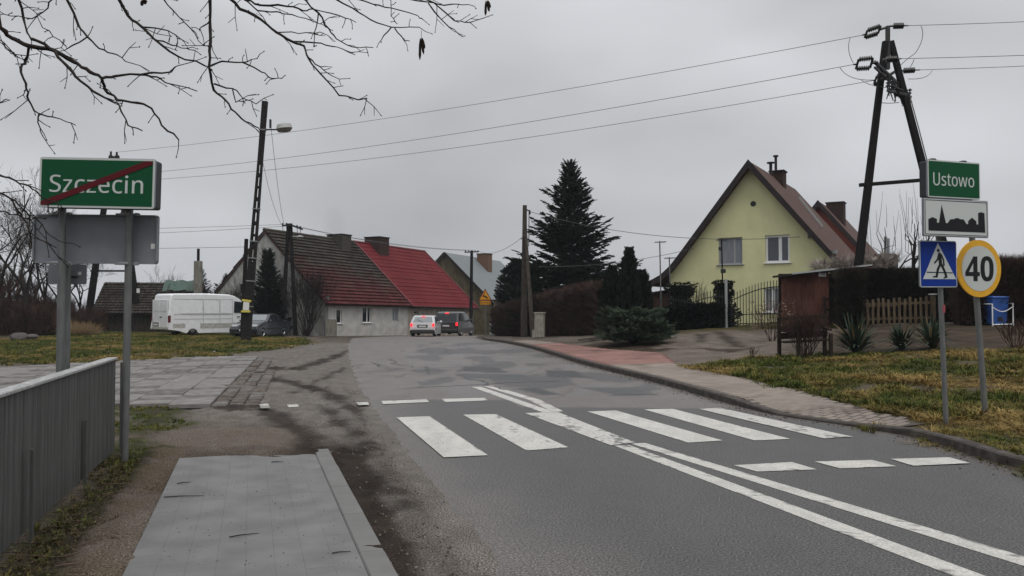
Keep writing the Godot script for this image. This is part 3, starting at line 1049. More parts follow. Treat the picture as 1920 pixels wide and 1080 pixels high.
var outer_x = []
func kerb_top(d): return lerpf(0.125, 0.045, smoothstep(9.6, 10.6, d) * smoothstep(13.2, 12.3, d))
func pave_top(x, d): return H(x, d) + lerpf(kerb_top(d) - 0.008, 0.114, smoothstep(0.1, 1.1, x - along(kerb_x, d)))
func make_right_pavement():
	var o = Node3D.new()
	o.name = "pavement"
	o.set_meta("kind", "structure")
	add_child(o)
	var tab = []
	for k in [[1748, 797], [1640, 775], [1540, 746], [1400, 712], [1280, 689], [1245, 664], [1150, 657], [1060, 646], [1010, 640], [960, 637]]:
		var g = G(k[0], k[1])
		tab.append([g.y, g.x])
	tab.sort_custom(func(p, q): return p[0] < q[0])
	outer_x = tab
	# sand bed under the blocks
	var rows = []
	var cols = []
	var d = tab[0][0] + 0.1
	while d < 46.0:
		var r = PackedVector3Array()
		var c = PackedColorArray()
		var x0 = along(kerb_x, d) + 0.13
		var x1 = maxf(along(outer_x, d), x0 + 0.05)
		for i in 21:
			var x = lerpf(x0, x1, i / 20.0)
			r.append(Vector3(x, pave_top(x, d) - 0.002, -d))
			c.append(pave_color(x, d) * 0.95)
		rows.append(r)
		cols.append(c)
		d += 0.15
	sheet("sand_bed", rows, cols, MT["soil"], o)
	# the blocks, 10 x 20 cm, too small to pick apart
	var g = Geo.new()
	g.box(Transform3D(Basis(), Vector3.ZERO), Vector3(0.199, 0.03, 0.0985), 0.003)
	var bm = g.mesh()
	var xf = []
	var cs = []
	d = tab[0][0] + 0.15
	var row = 0
	while d < 34.0:
		var x0 = along(kerb_x, d) + 0.24
		var x1 = along(outer_x, d) - 0.05
		var slope = (along(kerb_x, d + 0.5) - along(kerb_x, d - 0.5))
		var yaw = atan2(-slope, 1.0) * -1.0
		var x = x0 + (0.1 if row % 2 else 0.0)
		while x < x1:
			var dd = d + (x - x0) * -slope
			var ax = Vector3(1.0, 0, slope).normalized()
			ax.y = (pave_top(x + ax.x * 0.1, dd - ax.z * 0.1) - pave_top(x - ax.x * 0.1, dd + ax.z * 0.1)) / 0.2
			ax = ax.normalized()
			var az = Vector3(-slope, 0, 1.0).normalized()
			az.y = (pave_top(x + az.x * 0.05, dd - az.z * 0.05) - pave_top(x - az.x * 0.05, dd + az.z * 0.05)) / 0.1
			var up = az.cross(ax).normalized()
			xf.append(Transform3D(Basis(ax, up, ax.cross(up)), Vector3(x, pave_top(x, dd) - 0.012 + rng.randf_range(-0.0008, 0.0012), -dd)))
			cs.append(pave_color(x, dd) * rng.randf_range(0.92, 1.07))
			x += 0.1925
		d += 0.1
		row += 1
	many(o, "paving_block", bm, MT["block"], xf, cs)
	# kerb stones, a metre each, dropped at the crossing
	var kd = 4.2
	while kd < 44.0:
		var a = Vector2(along(kerb_x, kd), kd)
		var e = kd + 0.96
		var b = Vector2(along(kerb_x, e), e)
		var p = pt(a.x, a.y, H(a.x, a.y) + kerb_top(kd) - 0.11) + Vector3(0.07, 0, 0)
		var q = pt(b.x, b.y, H(b.x, b.y) + kerb_top(e) - 0.11) + Vector3(0.07, 0, 0)
		var k = Geo.new()
		k.beam(p + (q - p).normalized() * 0.006, q - (q - p).normalized() * 0.006, 0.15, 0.22, Vector3.UP, 0.018)
		part(o, "kerb_stone", k, MT["kerb"])
		kd = e

func pave_color(x, d):
	var c = Color(0.235, 0.2, 0.172)
	var red = smoothstep(20.2, 20.6, d) * smoothstep(31.0, 30.0, d)
	c = c.lerp(Color(0.23, 0.13, 0.112), red)
	var a = n1.get_noise_2d(x * 2.0, d * 2.0)
	c = c * (1.0 + 0.3 * a)
	c = c.lerp(MUD_WET, clampf(n1.get_noise_2d(x * 3.0 + 70, d * 3.0) * 1.6 - 0.4, 0.0, 0.7))
	c.a = 1.0
	return c

func tuft_mesh(seed_, blades, h, w, lean):
	var r = RandomNumberGenerator.new()
	r.seed = seed_
	var g = Geo.new()
	for i in blades:
		var a = r.randf() * TAU
		var s = Vector3(cos(a), 0, sin(a))
		var b = s * r.randf() * 0.07
		var k = Vector3(-s.z, 0, s.x) * w
		var hh = h * r.randf_range(0.5, 1.0)
		var out = s * hh * r.randf_range(0.2, lean)
		var m = b + Vector3(0, hh * 0.62, 0) + out * 0.45
		var t = b + Vector3(0, hh * r.randf_range(0.6, 1.0), 0) + out
		g.quad(b - k, b + k, m + k * 0.7, m - k * 0.7)
		g.tri(m - k * 0.7, m + k * 0.7, t)
	return g.mesh()

func make_verges():
	# grass: nobody could count it
	var meshes = [tuft_mesh(1, 13, 0.17, 0.007, 0.9), tuft_mesh(2, 13, 0.13, 0.008, 1.5), tuft_mesh(3, 12, 0.22, 0.006, 2.2)]
	var xf = [[], [], []]
	var cs = [[], [], []]
	for pass_ in 3:
		var box = [[4.0, 16.0, 7.0, 24.0, 42000], [-26.0, -6.0, 18.0, 52.0, 40000], [-6.5, -2.0, 4.0, 14.0, 14000]][pass_]
		for i in box[4]:
			var x = rng.randf_range(box[0], box[1])
			var d = rng.randf_range(box[2], box[3])
			var k = grassiness(x, d)
			var lit = 0.0
			if pass_ == 2:
				for z in zones:
					if z[1] == "litter": lit = in_zone(z, x, d, n1.get_noise_2d(x * 4.0, d * 4.0) * 1.2)
				if lit > k and rng.randf() < 0.75: k = lit
				else: lit = 0.0
			if k < 0.35 or rng.randf() > k: continue
			var a = n1.get_noise_2d(x, d)
			var b = n1.get_noise_2d(x * 4.0 + 50, d * 4.0)
			var dry = clampf(0.38 + a * 1.3 + b * 0.9 + rng.randf_range(-0.3, 0.3), 0.0, 1.0)
			if pass_ == 2: dry *= 0.35
			if pass_ == 1: dry = clampf(dry - 0.16, 0.0, 1.0)
			var m = 2 if dry > 0.7 else rng.randi() % 2
			var s = rng.randf_range(0.45, 1.1) * (0.45 if pass_ == 2 else 1.0) * (1.0 + 0.75 * n1.get_noise_2d(x * 2.3 + 20, d * 2.3))
			var t = Basis(Vector3.UP, rng.randf() * TAU).scaled(Vector3(s, s * rng.randf_range(0.5, 1.1) * (0.6 if dry > 0.6 else 1.0), s))
			xf[m].append(Transform3D(t, on(x, d, -0.02)))
			var c = Color(0.068, 0.088, 0.016).lerp(Color(0.27, 0.185, 0.062), dry) * rng.randf_range(0.6, 1.25)
			if lit > 0.0: c = c.lerp(Color(0.085, 0.06, 0.036), rng.randf()) * 0.8
			c.a = 1.0
			cs[m].append(c)
	for m in 3:
		var o = many(self, "grass", meshes[m], MT["leaf"], xf[m], cs[m])
		tag(o, ["short green grass blades over the verges and the field", "low trampled grass tufts over the verges and the field", "long dry straw lying in the grass of the verges"][m], "grass")

# ---------------------------------------------------------------- buildings
func window_in(house, t, w, h, splits, frame_mat, glass_mat, sill = true, behind = 0.11, bar = 0.055):
	# t: middle of the opening on the wall's face, z outwards
	var f = Geo.new()
	var z = -behind
	for s in [-1, 1]:
		f.box(t * Transform3D(Basis(), Vector3(s * (w / 2 - bar / 2), 0, z)), Vector3(bar, h, 0.06), 0.008)
		f.box(t * Transform3D(Basis(), Vector3(0, s * (h / 2 - bar / 2), z)), Vector3(w - 2 * bar, bar, 0.057), 0.008)
	for k in splits:
		f.box(t * Transform3D(Basis(), Vector3(-w / 2 + k * w, 0, z + 0.003)), Vector3(bar * 1.5, h - 2 * bar, 0.058), 0.008)
	var win = part(house, "window", f, frame_mat)
	var edges = [0.0] + splits + [1.0]
	for i in edges.size() - 1:
		var g = Geo.new()
		var x0 = -w / 2 + edges[i] * w
		var x1 = -w / 2 + edges[i + 1] * w
		g.box(t * Transform3D(Basis(), Vector3((x0 + x1) / 2, 0, z - 0.005)), Vector3(x1 - x0 - bar * 1.2, h - bar * 1.4, 0.012))
		part(win, "pane", g, glass_mat)
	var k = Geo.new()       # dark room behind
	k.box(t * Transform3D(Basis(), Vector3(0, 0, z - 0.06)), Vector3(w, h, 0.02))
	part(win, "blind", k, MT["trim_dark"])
	if sill:
		var g = Geo.new()
		g.box(t * Transform3D(Basis(), Vector3(0, -h / 2 - 0.02, -0.02)), Vector3(w + 0.16, 0.045, 0.2), 0.01)
		part(win, "sill", g, frame_mat)
	return win

class Plan:                     # a gabled house: corner c, long wall along a, gable wall facing back along -a
	var c
	var a
	var p
	var k
	var wd
	var ln
	var eave
	var ridge
	func f(s, u, y): return c + a * s + p * u + Vector3.UP * (y - k * s)
	func front(): return Transform3D(Basis(a - Vector3.UP * k, Vector3.UP, -p), c)
	func gable(): return Transform3D(Basis(-p, Vector3.UP, -a + Vector3.UP * k), c)
func plan(x, d, deg, wd, ln, eave, ridge, k = 0.0):
	var o = Plan.new()
	o.c = pt(x, d)
	var t = deg_to_rad(deg)
	o.a = Vector3(cos(t), 0, -sin(t))
	o.p = Vector3(-sin(t), 0, -cos(t))
	o.k = k
	o.wd = wd
	o.ln = ln
	o.eave = eave
	o.ridge = ridge
	return o

func courses(parent, called, pl, s0, s1, u0, y0, u1, y1, n, wave, step, shade, m):
	var seg = int((s1 - s0) / (wave * 0.5))
	var slope = Vector2(u1 - u0, y1 - y0).normalized()
	var nrm = Vector2(-slope.y, slope.x)
	if nrm.y < 0: nrm = -nrm
	for i in n:
		var g = Geo.new()
		g.colored = true
		var t0 = float(i) / n - 0.012
		var t1 = float(i + 1) / n
		var sag = rng.randf_range(-0.008, 0.008)
		for j in seg:
			var q = []
			for e in [[0, t0, step], [1, t0, step], [1, t1, 0.0], [0, t1, 0.0], [0, t0, step - 0.05], [1, t0, step - 0.05]]:
				var s = lerpf(s0, s1, float(j + e[0]) / seg)
				var lift = e[2] + ((0.022 if (j + e[0]) % 2 else -0.012) if wave < 0.6 else 0.0) + sag + 0.006 * sin(s * 7.0 + i * 2.3)
				q.append(pl.f(s, lerpf(u0, u1, e[1]) + nrm.x * lift, lerpf(y0, y1, e[1]) + nrm.y * lift))
			g.tint(shade.call(lerpf(s0, s1, float(j) / seg), t0 + 0.02, j))
			g.quad(q[0], q[1], q[2], q[3])
			g.quad(q[4], q[5], q[1], q[0])
		part(parent, called, g, m)

func chimney(parent, pl, s0, s1, u0, u1, y0, y1, m, cap = true):
	var g = Geo.new()
	var b = Basis(pl.a, Vector3.UP, pl.p * -1.0)
	g.box(Transform3D(b, pl.f((s0 + s1) / 2, (u0 + u1) / 2, (y0 + y1) / 2)), Vector3(s1 - s0, y1 - y0, u1 - u0))
	var o = part(parent, "chimney", g, m)
	if cap:
		var h = Geo.new()
		h.box(Transform3D(b, pl.f((s0 + s1) / 2, (u0 + u1) / 2, y1 + 0.035)), Vector3(s1 - s0 + 0.12, 0.08, u1 - u0 + 0.12), 0.015)
		part(o, "chimney_cap", h, MT["trim_dark"])
	return o

func rect(x0, y0, x1, y1): return Rect2(x0, y0, x1 - x0, y1 - y0)
func mid(t, r): return t * Transform3D(Basis(), Vector3(r.position.x + r.size.x / 2, r.position.y + r.size.y / 2, 0))

func make_buildings():
	long_house()
	ochre_house()
	yellow_house("yellow_house", 14.86, 35.9, MT["plaster_yellow"], "lime yellow gabled house with brown roof behind an iron fence", true)
	yellow_house("red_gable_house", 23.5, 49.9, MT["plaster_red"], "brick red gabled house partly hidden behind the yellow house", false)
	left_shed()
	# a rendered chimney standing alone behind the van
	var p = P(371, 560, 58.0)
	var o = thing("chimney_stack", "pale rendered chimney stack with thin black flue behind the white van", "chimney", Vector3(p.x, H(p.x, 58), p.z))
	var g = Geo.new()
	g.box(Transform3D(Basis(Vector3.UP, 0.3), Vector3(p.x, 2.55, p.z)), Vector3(0.56, 5.1, 0.56), 0.02)
	part(o, "stack", g, MT["concrete_pale"])
	g = Geo.new()
	g.cyl(Vector3(p.x, 5.05, p.z), Vector3(p.x, 6.0, p.z), 0.1)
	part(o, "flue", g, MT["pole_black"])
	# low buildings glimpsed far off
	for q in [[1118, 545, 70.0, 2.8, 3.4, "low pink plastered outbuilding seen between the spruce and the thujas", "plaster_warm", "roof_brown"]]:
		p = P(q[0], q[1], q[2])
		o = thing("outbuilding", q[5], "shed", Vector3(p.x, 0.4, p.z))
		g = Geo.new()
		var t = Transform3D(Basis(Vector3.UP, 0.2), Vector3(p.x, 0.2, p.z))
		g.prism(t, v2([-2.6, 0, 2.6, 0, 2.6, 2.7, 0, 4.0, -2.6, 2.7]), -5.0, 0.0)
		part(o, "wall", g, MT[q[6]])
		g = Geo.new()
		g.prism(t, v2([-2.9, 2.6, 0, 4.05, 2.9, 2.6, 2.9, 2.72, 0, 4.2, -2.9, 2.72]), -5.2, 0.25)
		part(o, "roof", g, MT[q[7]])

func long_house():
	var W = 10.3
	var L = 19.5
	var S = 9.5
	var pl = plan(-12.2, 52.0, 63.0, W, L, 2.26, 6.96, 0.0125)
	var fr = pl.front()
	var ga = pl.gable()
	var base = -1.3
	# the near half: grey plaster, old tiles
	var o = thing("grey_house", "grey plastered row house half with mossy dark tiled roof", "house", pl.f(0, 0, -0.1))
	var holes = [rect(1.06, 0.68, 1.80, 1.62), rect(4.02, 0.72, 5.0, 1.84), rect(7.56, 0.82, 8.3, 1.80)]
	var g = Geo.new()
	g.wall(fr, v2([0, base, S, base, S, 2.26, 0, 2.26]), holes, 0.4)
	part(o, "front_wall", g, MT["plaster_grey"])
	g = Geo.new()
	var gh = rect(-7.5, 2.75, -6.95, 3.35)
	g.wall(ga, v2([-W, base, 0, base, 0, 2.255, -W / 2, 6.9, -W, 2.255]), [gh], 0.4)
	part(o, "gable_wall", g, MT["plaster_gable"])
	g = Geo.new()
	g.prism(ga, v2([-W, base, -W + 0.3, base, -W + 0.3, 2.25, -W, 2.25]), -S, -0.41)
	part(o, "rear_wall", g, MT["plaster_gable"])
	window_in(o, mid(fr, holes[0]), 0.74, 0.94, [0.28], MT["window_white"], MT["glass_dark"])
	window_in(o, mid(fr, holes[1]), 0.98, 1.12, [0.62], MT["window_white"], MT["glass_dark"])
	window_in(o, mid(fr, holes[2]), 0.74, 0.98, [0.55], MT["window_grey"], MT["glass_curtain"], false)
	window_in(o, mid(ga, gh), 0.55, 0.6, [], MT["wood_dark"], MT["glass_dark"], false)
	g = Geo.new()
	g.box(fr * Transform3D(Basis(), Vector3(0.62, 0.3, 0.05)), Vector3(1.15, 1.3, 0.07), 0.01)
	part(o, "insulation_board", g, MT["concrete_pale"])
	g = Geo.new()
	g.cyl(fr * Vector3(-0.02, -0.3, 0.1), fr * Vector3(-0.02, 2.1, 0.1), 0.05)
	g.box(fr * Transform3D(Basis(), Vector3(0.15, 2.3, 0.12)), Vector3(0.2, 0.25, 0.2), 0.02)
	part(o, "drainpipe", g, MT["steel_pole"])
	var shade = func(s, t, j):
		var k = n1.get_noise_2d(s * 2.0, t * 18.0)
		var q = n2.get_noise_2d(s * 11.0 + j, t * 60.0)
		var red = smoothstep(0.75, 0.2, t + s * 0.02 + k * 0.25)
		var c = Color(0.058, 0.05, 0.041).lerp(Color(0.105, 0.03, 0.03), red) * (1.0 + 0.5 * q + 0.4 * k)
		c.a = 1.0
		return c
	g = Geo.new()
	g.prism(ga, v2([0.28, 1.93, -W / 2, 6.92, -W - 0.28, 1.93, -W - 0.28, 1.85, -W / 2, 6.78, 0.28, 1.85]), -S, 0.12)
	var roof = part(o, "roof", g, MT["roof_brown"])
	courses(roof, "tile_course", pl, -0.14, S, -0.32, 1.98, W / 2, 7.0, 21, 0.24, 0.11, shade, MT["tile"])
	courses(roof, "tile_course", pl, -0.14, S, W + 0.32, 1.98, W / 2, 7.0, 6, 2.0, 0.085, shade, MT["tile"])
	g = Geo.new()
	for j in 26:        # ridge tiles, one by one but tiny
		var s = -0.14 + j * (S + 0.14) / 26.0
		g.tube([pl.f(s, W / 2, 7.0 + 0.02 * rng.randf()), pl.f(s + 0.40, W / 2, 7.02)], [0.13, 0.11], 8)
	part(roof, "ridge_tiles", g, MT["chimney_grey"])
	chimney(o, pl, 6.9, 8.05, 4.2, 5.6, 5.2, 7.32, MT["chimney_grey"])
	# the far half: warm plaster, red sheet roof
	o = thing("red_roofed_house", "beige row house half under a bright red metal roof", "house", pl.f(S, 0, -0.3))
	holes = [rect(10.33, 1.38, 10.95, 1.62), rect(13.7, 0.85, 14.65, 1.68), rect(17.0, 0.8, 17.9, 1.70)]
	g = Geo.new()
	g.wall(fr, v2([S, base, L, base, L, 2.26, S, 2.26]), holes, 0.4)
	part(o, "front_wall", g, MT["plaster_warm"])
	var back = pl.gable()
	back.origin = pl.f(L, 0, 0) - Vector3.UP * 0.0
	g = Geo.new()
	g.prism(back, v2([-W, base, 0, base, 0, 2.255, -W / 2, 6.9, -W, 2.255]), 0.0, 0.4)
	part(o, "gable_wall", g, MT["plaster_warm"])
	g = Geo.new()
	g.prism(ga, v2([-W, base, -W + 0.3, base, -W + 0.3, 2.25, -W, 2.25]), -L, -S)
	part(o, "rear_wall", g, MT["plaster_warm"])
	for h in holes: window_in(o, mid(fr, h), h.size.x, h.size.y, [0.5] if h.size.y > 0.5 else [], MT["window_grey"], MT["glass_dark"], false)
	g = Geo.new()
	g.prism(ga, v2([0.28, 1.93, -W / 2, 6.92, -W - 0.28, 1.93, -W - 0.28, 1.85, -W / 2, 6.78, 0.28, 1.85]), -L - 0.15, -S)
	roof = part(o, "roof", g, MT["metal_red"])
	var red = func(s, t, j):
		return Color(0.118, 0.0155, 0.0185) * (1.0 + 0.3 * n1.get_noise_2d(s * 0.8, t * 5.0) + 0.15 * n2.get_noise_2d(s * 6.0, t * 3.0))
	vmat("red_sheet", 0.7, "soft", Vector3.ONE * 0.4)
	courses(roof, "sheet_course", pl, S + 0.02, L + 0.18, -0.36, 2.0, W / 2, 7.03, 16, 0.3, 0.032, red, MT["red_sheet"])
	courses(roof, "sheet_course", pl, S + 0.02, L + 0.18, W + 0.36, 2.0, W / 2, 7.03, 4, 2.0, 0.045, red, MT["red_sheet"])
	g = Geo.new()
	g.tube([pl.f(S, W / 2, 7.05), pl.f(L + 0.2, W / 2, 7.05)], 0.11, 8)
	g.beam(pl.f(S + 0.05, -0.38, 2.06), pl.f(S + 0.05, W / 2, 7.1), 0.12, 0.07)
	g.beam(pl.f(L + 0.16, -0.38, 2.03), pl.f(L + 0.16, W / 2, 7.07), 0.12, 0.1)
	part(roof, "flashing", g, MT["metal_red"])
	g = Geo.new()
	g.cyl(pl.f(S, -0.38, 1.93), pl.f(L + 0.2, -0.38, 1.9), 0.07)
	part(o, "gutter", g, MT["trim_dark"])
	chimney(o, pl, 11.5, 12.8, 4.1, 5.6, 5.2, 7.55, MT["chimney_brown"])
	# sheet metal yard gate by the grey corner
	var c = foot(592, 627)
	o = thing("yard_gate", "dark sheet metal yard gate beside the grey house corner", "gate", c)
	g = Geo.new()
	g.box(Transform3D(Basis(Vector3.UP, 0.5), c + Vector3(0, 0.6, 0)), Vector3(1.3, 1.25, 0.04))
	part(o, "sheet", g, MT["steel_pole"])
	for s in [-0.7, 0.7]:
		g = Geo.new()
		g.box(Transform3D(Basis(Vector3.UP, 0.5), c + Basis(Vector3.UP, 0.5) * Vector3(s, 0.65, 0)), Vector3(0.1, 1.4, 0.1), 0.01)
		part(o, "post", g, MT["steel_pole"])

func ochre_house():
	var W = 10.0
	var L = 14.0
	var pl = plan(-1.44, 72.0, 70.0, W, L, 1.94, 6.7)
	var o = thing("ochre_house", "old ochre gabled house with pale grey roof behind the road bend", "house", pl.f(0, 0, -0.7))
	var g = Geo.new()
	g.wall(pl.gable(), v2([-W, -1.5, 0, -1.5, 0, 1.94, -W / 2, 6.65, -W, 1.94]), [], 0.4)
	part(o, "gable_wall", g, MT["plaster_ochre"])
	g = Geo.new()
	g.wall(pl.front(), v2([0, -1.5, L, -1.5, L, 1.94, 0, 1.94]), [], 0.4)
	part(o, "front_wall", g, MT["plaster_ochre"])
	g = Geo.new()
	g.prism(pl.gable(), v2([-W, -1.5, 0, -1.5, 0, 1.94, -W / 2, 6.65, -W, 1.94]), -L, -L + 0.4)
	part(o, "gable_wall", g, MT["plaster_ochre"])
	g = Geo.new()
	g.prism(pl.gable(), v2([0.45, 1.6, -W / 2, 6.85, -W - 0.45, 1.6, -W - 0.45, 1.45, -W / 2, 6.65, 0.45, 1.45]), -L - 0.2, 0.25)
	part(o, "roof", g, MT["roof_grey"])
	g = Geo.new()
	g.beam(pl.f(-0.27, -0.42, 1.56), pl.f(-0.27, W / 2, 6.8), 0.06, 0.2)
	g.beam(pl.f(-0.27, W + 0.42, 1.56), pl.f(-0.27, W / 2, 6.8), 0.06, 0.2)
	part(o, "verge_board", g, MT["trim_dark"])
	chimney(o, pl, 6.6, 7.7, 3.4, 4.6, 4.6, 7.1, MT["brick_old"])
	# the gate pillar and low door between this house and the hedge
	var c = foot(932, 628)
	o = thing("gate_pillar", "weathered plastered gate pillar at the end of the brown hedge", "pillar", c)
	g = Geo.new()
	g.box(Transform3D(Basis(Vector3.UP, 0.2), c + Vector3(0, 1.1, 0)), Vector3(0.42, 2.2, 0.42), 0.02)
	part(o, "shaft", g, MT["plaster_warm"])
	g = Geo.new()
	g.box(Transform3D(Basis(Vector3.UP, 0.2), c + Vector3(0.1, 2.25, 0)), Vector3(1.3, 0.1, 0.6), 0.01)
	part(o, "cap", g, MT["chimney_grey"])

func yellow_house(called, x, d, wallm, label, main):
	var W = 8.1
	var L = 9.8
	var pl = plan(x, d, 59.0, W, L, 3.5, 8.35)
	var ga = pl.gable()
	var o = thing(called, label, "house", pl.f(0, 0, 0.9))
	var c = -W / 2
	var holes = []
	if main: holes = [rect(c - 1.59, 3.76, c - 0.43, 5.06), rect(c + 0.645, 3.78, c + 1.762, 5.08), rect(c + 0.546, 1.46, c + 1.56, 2.62)]
	var g = Geo.new()
	g.wall(ga, v2([-W, 0, 0, 0, 0, 3.5, c, 8.35, -W, 3.5]), holes, 0.35)
	part(o, "gable_wall", g, wallm)
	g = Geo.new()
	g.wall(pl.front(), v2([0, 0, L, 0, L, 3.5, 0, 3.5]), [], 0.35)
	part(o, "side_wall", g, wallm)
	g = Geo.new()
	g.prism(ga, v2([-W, 0, -W + 0.3, 0, -W + 0.3, 3.5, -W, 3.5]), -L, -0.36)
	part(o, "side_wall", g, wallm)
	g = Geo.new()
	g.prism(ga, v2([-W, 0, 0, 0, 0, 3.5, c, 8.35, -W, 3.5]), -L, -L + 0.3)
	part(o, "gable_wall", g, wallm)
	# roof: straight on the right, swept out at the left eaves
	var top = [0.62, 2.86, c, 8.62, -W + 0.62, 4.25, -W + 0.15, 3.68, -W - 0.35, 3.25, -W - 1.0, 2.92]
	var bot = [-W - 1.0, 2.76, -W - 0.35, 3.06, -W + 0.15, 3.46, -W + 0.62, 4.02, c, 8.36, 0.62, 2.66]
	g = Geo.new()
	g.prism(ga, v2(top + bot), -L - 0.3, 0.45)
	var roof = part(o, "roof", g, MT["roof_brown"])
	g = Geo.new()
	g.prism(ga, v2([0.64, 2.9, c, 8.68, -W + 0.62, 4.31, -W + 0.15, 3.74, -W - 0.35, 3.31, -W - 1.02, 2.97, -W - 1.02, 2.66, -W - 0.35, 2.98, -W + 0.15, 3.38, -W + 0.62, 3.94, c, 8.26, 0.64, 2.56]), 0.452, 0.5)
	part(roof, "verge_board", g, MT["trim_dark"])
	if main:
		chimney(o, pl, 4.4, 5.1, 3.5, 4.2, 7.2, 8.8, MT["chimney_brown"])
		g = Geo.new()
		g.cyl(pl.f(4.5, 3.9, 8.8), pl.f(4.5, 3.9, 9.6), 0.07)
		g.cyl(pl.f(4.5, 3.9, 9.6), pl.f(4.5, 3.9, 9.67), 0.14)
		g.cyl(pl.f(3.8, 4.0, 8.4), pl.f(3.8, 4.0, 9.15), 0.08)
		g.cyl(pl.f(3.8, 4.0, 9.15), pl.f(3.8, 4.0, 9.21), 0.2)
		part(roof, "vent_pipe", g, MT["trim_dark"])
		g = Geo.new()
		g.beam(pl.f(5.3, 2.9, 7.5), pl.f(5.3, 1.75, 5.88), 0.08, 0.1)
		part(roof, "rooflight_edge", g, MT["window_grey"])
		var a1 = window_in(o, mid(ga, holes[0]), 1.16, 1.3, [0.66], MT["window_grey"], MT["glass_curtain"])
		var a2 = window_in(o, mid(ga, holes[1]), 1.117, 1.3, [0.6], MT["window_white"], MT["glass_blue"], true, 0.11, 0.1)
		var a3 = window_in(o, mid(ga, holes[2]), 1.014, 1.16, [0.42], MT["window_white"], MT["lace"], true, 0.11, 0.08)
		a1.set_meta("label", "grey framed window with pale curtains, left of the two upper windows")
		a2.set_meta("label", "white framed window, right of the two upper windows")
		a3.set_meta("label", "white framed ground floor window with lace curtain")
		g = Geo.new()
		g.cyl(ga * Vector3(c + 0.1, 6.62, -0.02), ga * Vector3(c + 0.1, 6.62, 0.02), 0.13, 0.13, 20)
		part(o, "round_vent", g, MT["iron_black"])
		g = Geo.new()
		g.cyl(ga * Vector3(-0.35, 2.2, 0.15), ga * Vector3(-0.35, 4.1, 0.15), 0.1)
		part(o, "flue_pipe", g, MT["chimney_brown"])
		g = Geo.new()
		g.cyl(ga * Vector3(-0.35, 4.1, 0.15), ga * Vector3(-0.35, 4.25, 0.15), 0.15, 0.17)
		part(o, "flue_cowl", g, MT["steel"])
		g = Geo.new()
		g.box(ga * Transform3D(Basis(), Vector3(-1.55, 2.85, 0.12)), Vector3(0.28, 0.3, 0.2), 0.03)
		part(o, "outdoor_lamp", g, MT["iron_black"])
		g = Geo.new()
		g.box(ga * Transform3D(Basis(), Vector3(c + 2.6, 5.0, 0.05)), Vector3(0.08, 0.3, 0.1), 0.02)
		part(o, "wire_bracket", g, MT["steel"])
		# low annex at the left
		g = Geo.new()
		var t2 = ga * Transform3D(Basis(), Vector3(-W - 0.35, 0, -1.2))
		g.prism(t2, v2([-1.9, 0, 0.3, 0, 0.3, 2.5, -1.9, 2.2]), -3.5, 0.0)
		part(o, "annex", g, MT["wood_red"])
		g = Geo.new()
		g.prism(t2, v2([-2.2, 2.2, 0.34, 2.56, 0.34, 2.68, -2.2, 2.32]), -3.7, 0.3)
		part(o, "annex_roof", g, MT["trim_dark"])
	else:
		chimney(o, pl, 2.2, 3.1, 2.9, 4.0, 6.6, 8.75, MT["chimney_brown"])
		for s in [5.4, 7.0]:
			g = Geo.new()
			g.cyl(pl.f(s, 0.7, 4.0), pl.f(s, 0.7, 6.6), 0.1)
			part(o, "flue_pipe", g, MT["steel"])
		g = Geo.new()
		g.box(Transform3D(Basis(pl.a, Vector3.UP, -pl.p), pl.f(6.2, 0.9, 4.6)), Vector3(2.0, 1.6, 1.6))
		part(o, "dormer", g, MT["trim_dark"])

func left_shed():
	var pl = plan(-28.6, 55.0, 12.0, 5.5, 6.4, 1.7, 3.55)
	var o = thing("tumbledown_shed", "tumbledown dark shed with sagging tiled roof left of the van", "shed", pl.f(0, 0, 0.1))
	var g = Geo.new()
	g.wall(pl.front(), v2([0, -0.3, 6.4, -0.3, 6.4, 1.7, 0, 1.7]), [rect(3.9, -0.2, 4.9, 1.5)], 0.25)
	part(o, "front_wall", g, MT["plank_grey"])
	g = Geo.new()
	for i in 24:
		if i in [15, 16, 17]: continue
		g.box(pl.front() * Transform3D(Basis(Vector3.BACK, rng.randf_range(-0.02, 0.02)), Vector3(0.14 + i * 0.265, 0.7, 0.012)), Vector3(0.24, 1.95 + rng.randf_range(-0.1, 0.05), 0.03))
	part(o, "planks", g, MT["plank_grey"]).set_meta("kind", "stuff")
	g = Geo.new()
	g.prism(pl.gable(), v2([-5.5, -0.3, 0, -0.3, 0, 1.7, -2.75, 3.5, -5.5, 1.7]), -6.4, -6.2)
	part(o, "gable_wall", g, MT["plank_grey"])
	g = Geo.new()
	g.prism(pl.gable(), v2([-5.5, -0.3, 0, -0.3, 0, 1.7, -2.75, 3.5, -5.5, 1.7]), -0.2, 0.0)
	part(o, "gable_wall", g, MT["plank_grey"])
	g = Geo.new()
	g.prism(pl.gable(), v2([0.5, 1.35, -2.75, 3.5, -6.0, 1.35, -6.0, 1.25, -2.75, 3.4, 0.5, 1.25]), -6.6, 0.2)
	var roof = part(o, "roof", g, MT["roof_brown"])
	var shade = func(s, t, j):
		var c = Color(0.05, 0.042, 0.036) * (1.0 + 0.8 * n2.get_noise_2d(s * 9.0, t * 40.0))
		c.a = 1.0
		return c
	courses(roof, "tile_course", pl, -0.2, 6.6, -0.55, 1.32, 2.75, 3.55, 12, 0.24, 0.08, shade, MT["tile"])
	g = Geo.new()
	var q = []
	for i in 9:
		var r = []
		for k in 5:
			var s = 3.9 + i * 0.3
			r.append(pl.f(s, 2.75 - k * 0.28 + 0.1 * sin(i * 1.3), 3.72 - k * 0.19 + 0.06 * sin(i * 2.1 + k)))
		q.append(r)
	for i in 8:
		for k in 4: g.quad(q[i][k], q[i + 1][k], q[i + 1][k + 1], q[i][k + 1])
	part(roof, "tarpaulin", g, MT["tarp"], "green tarpaulin over the ridge")

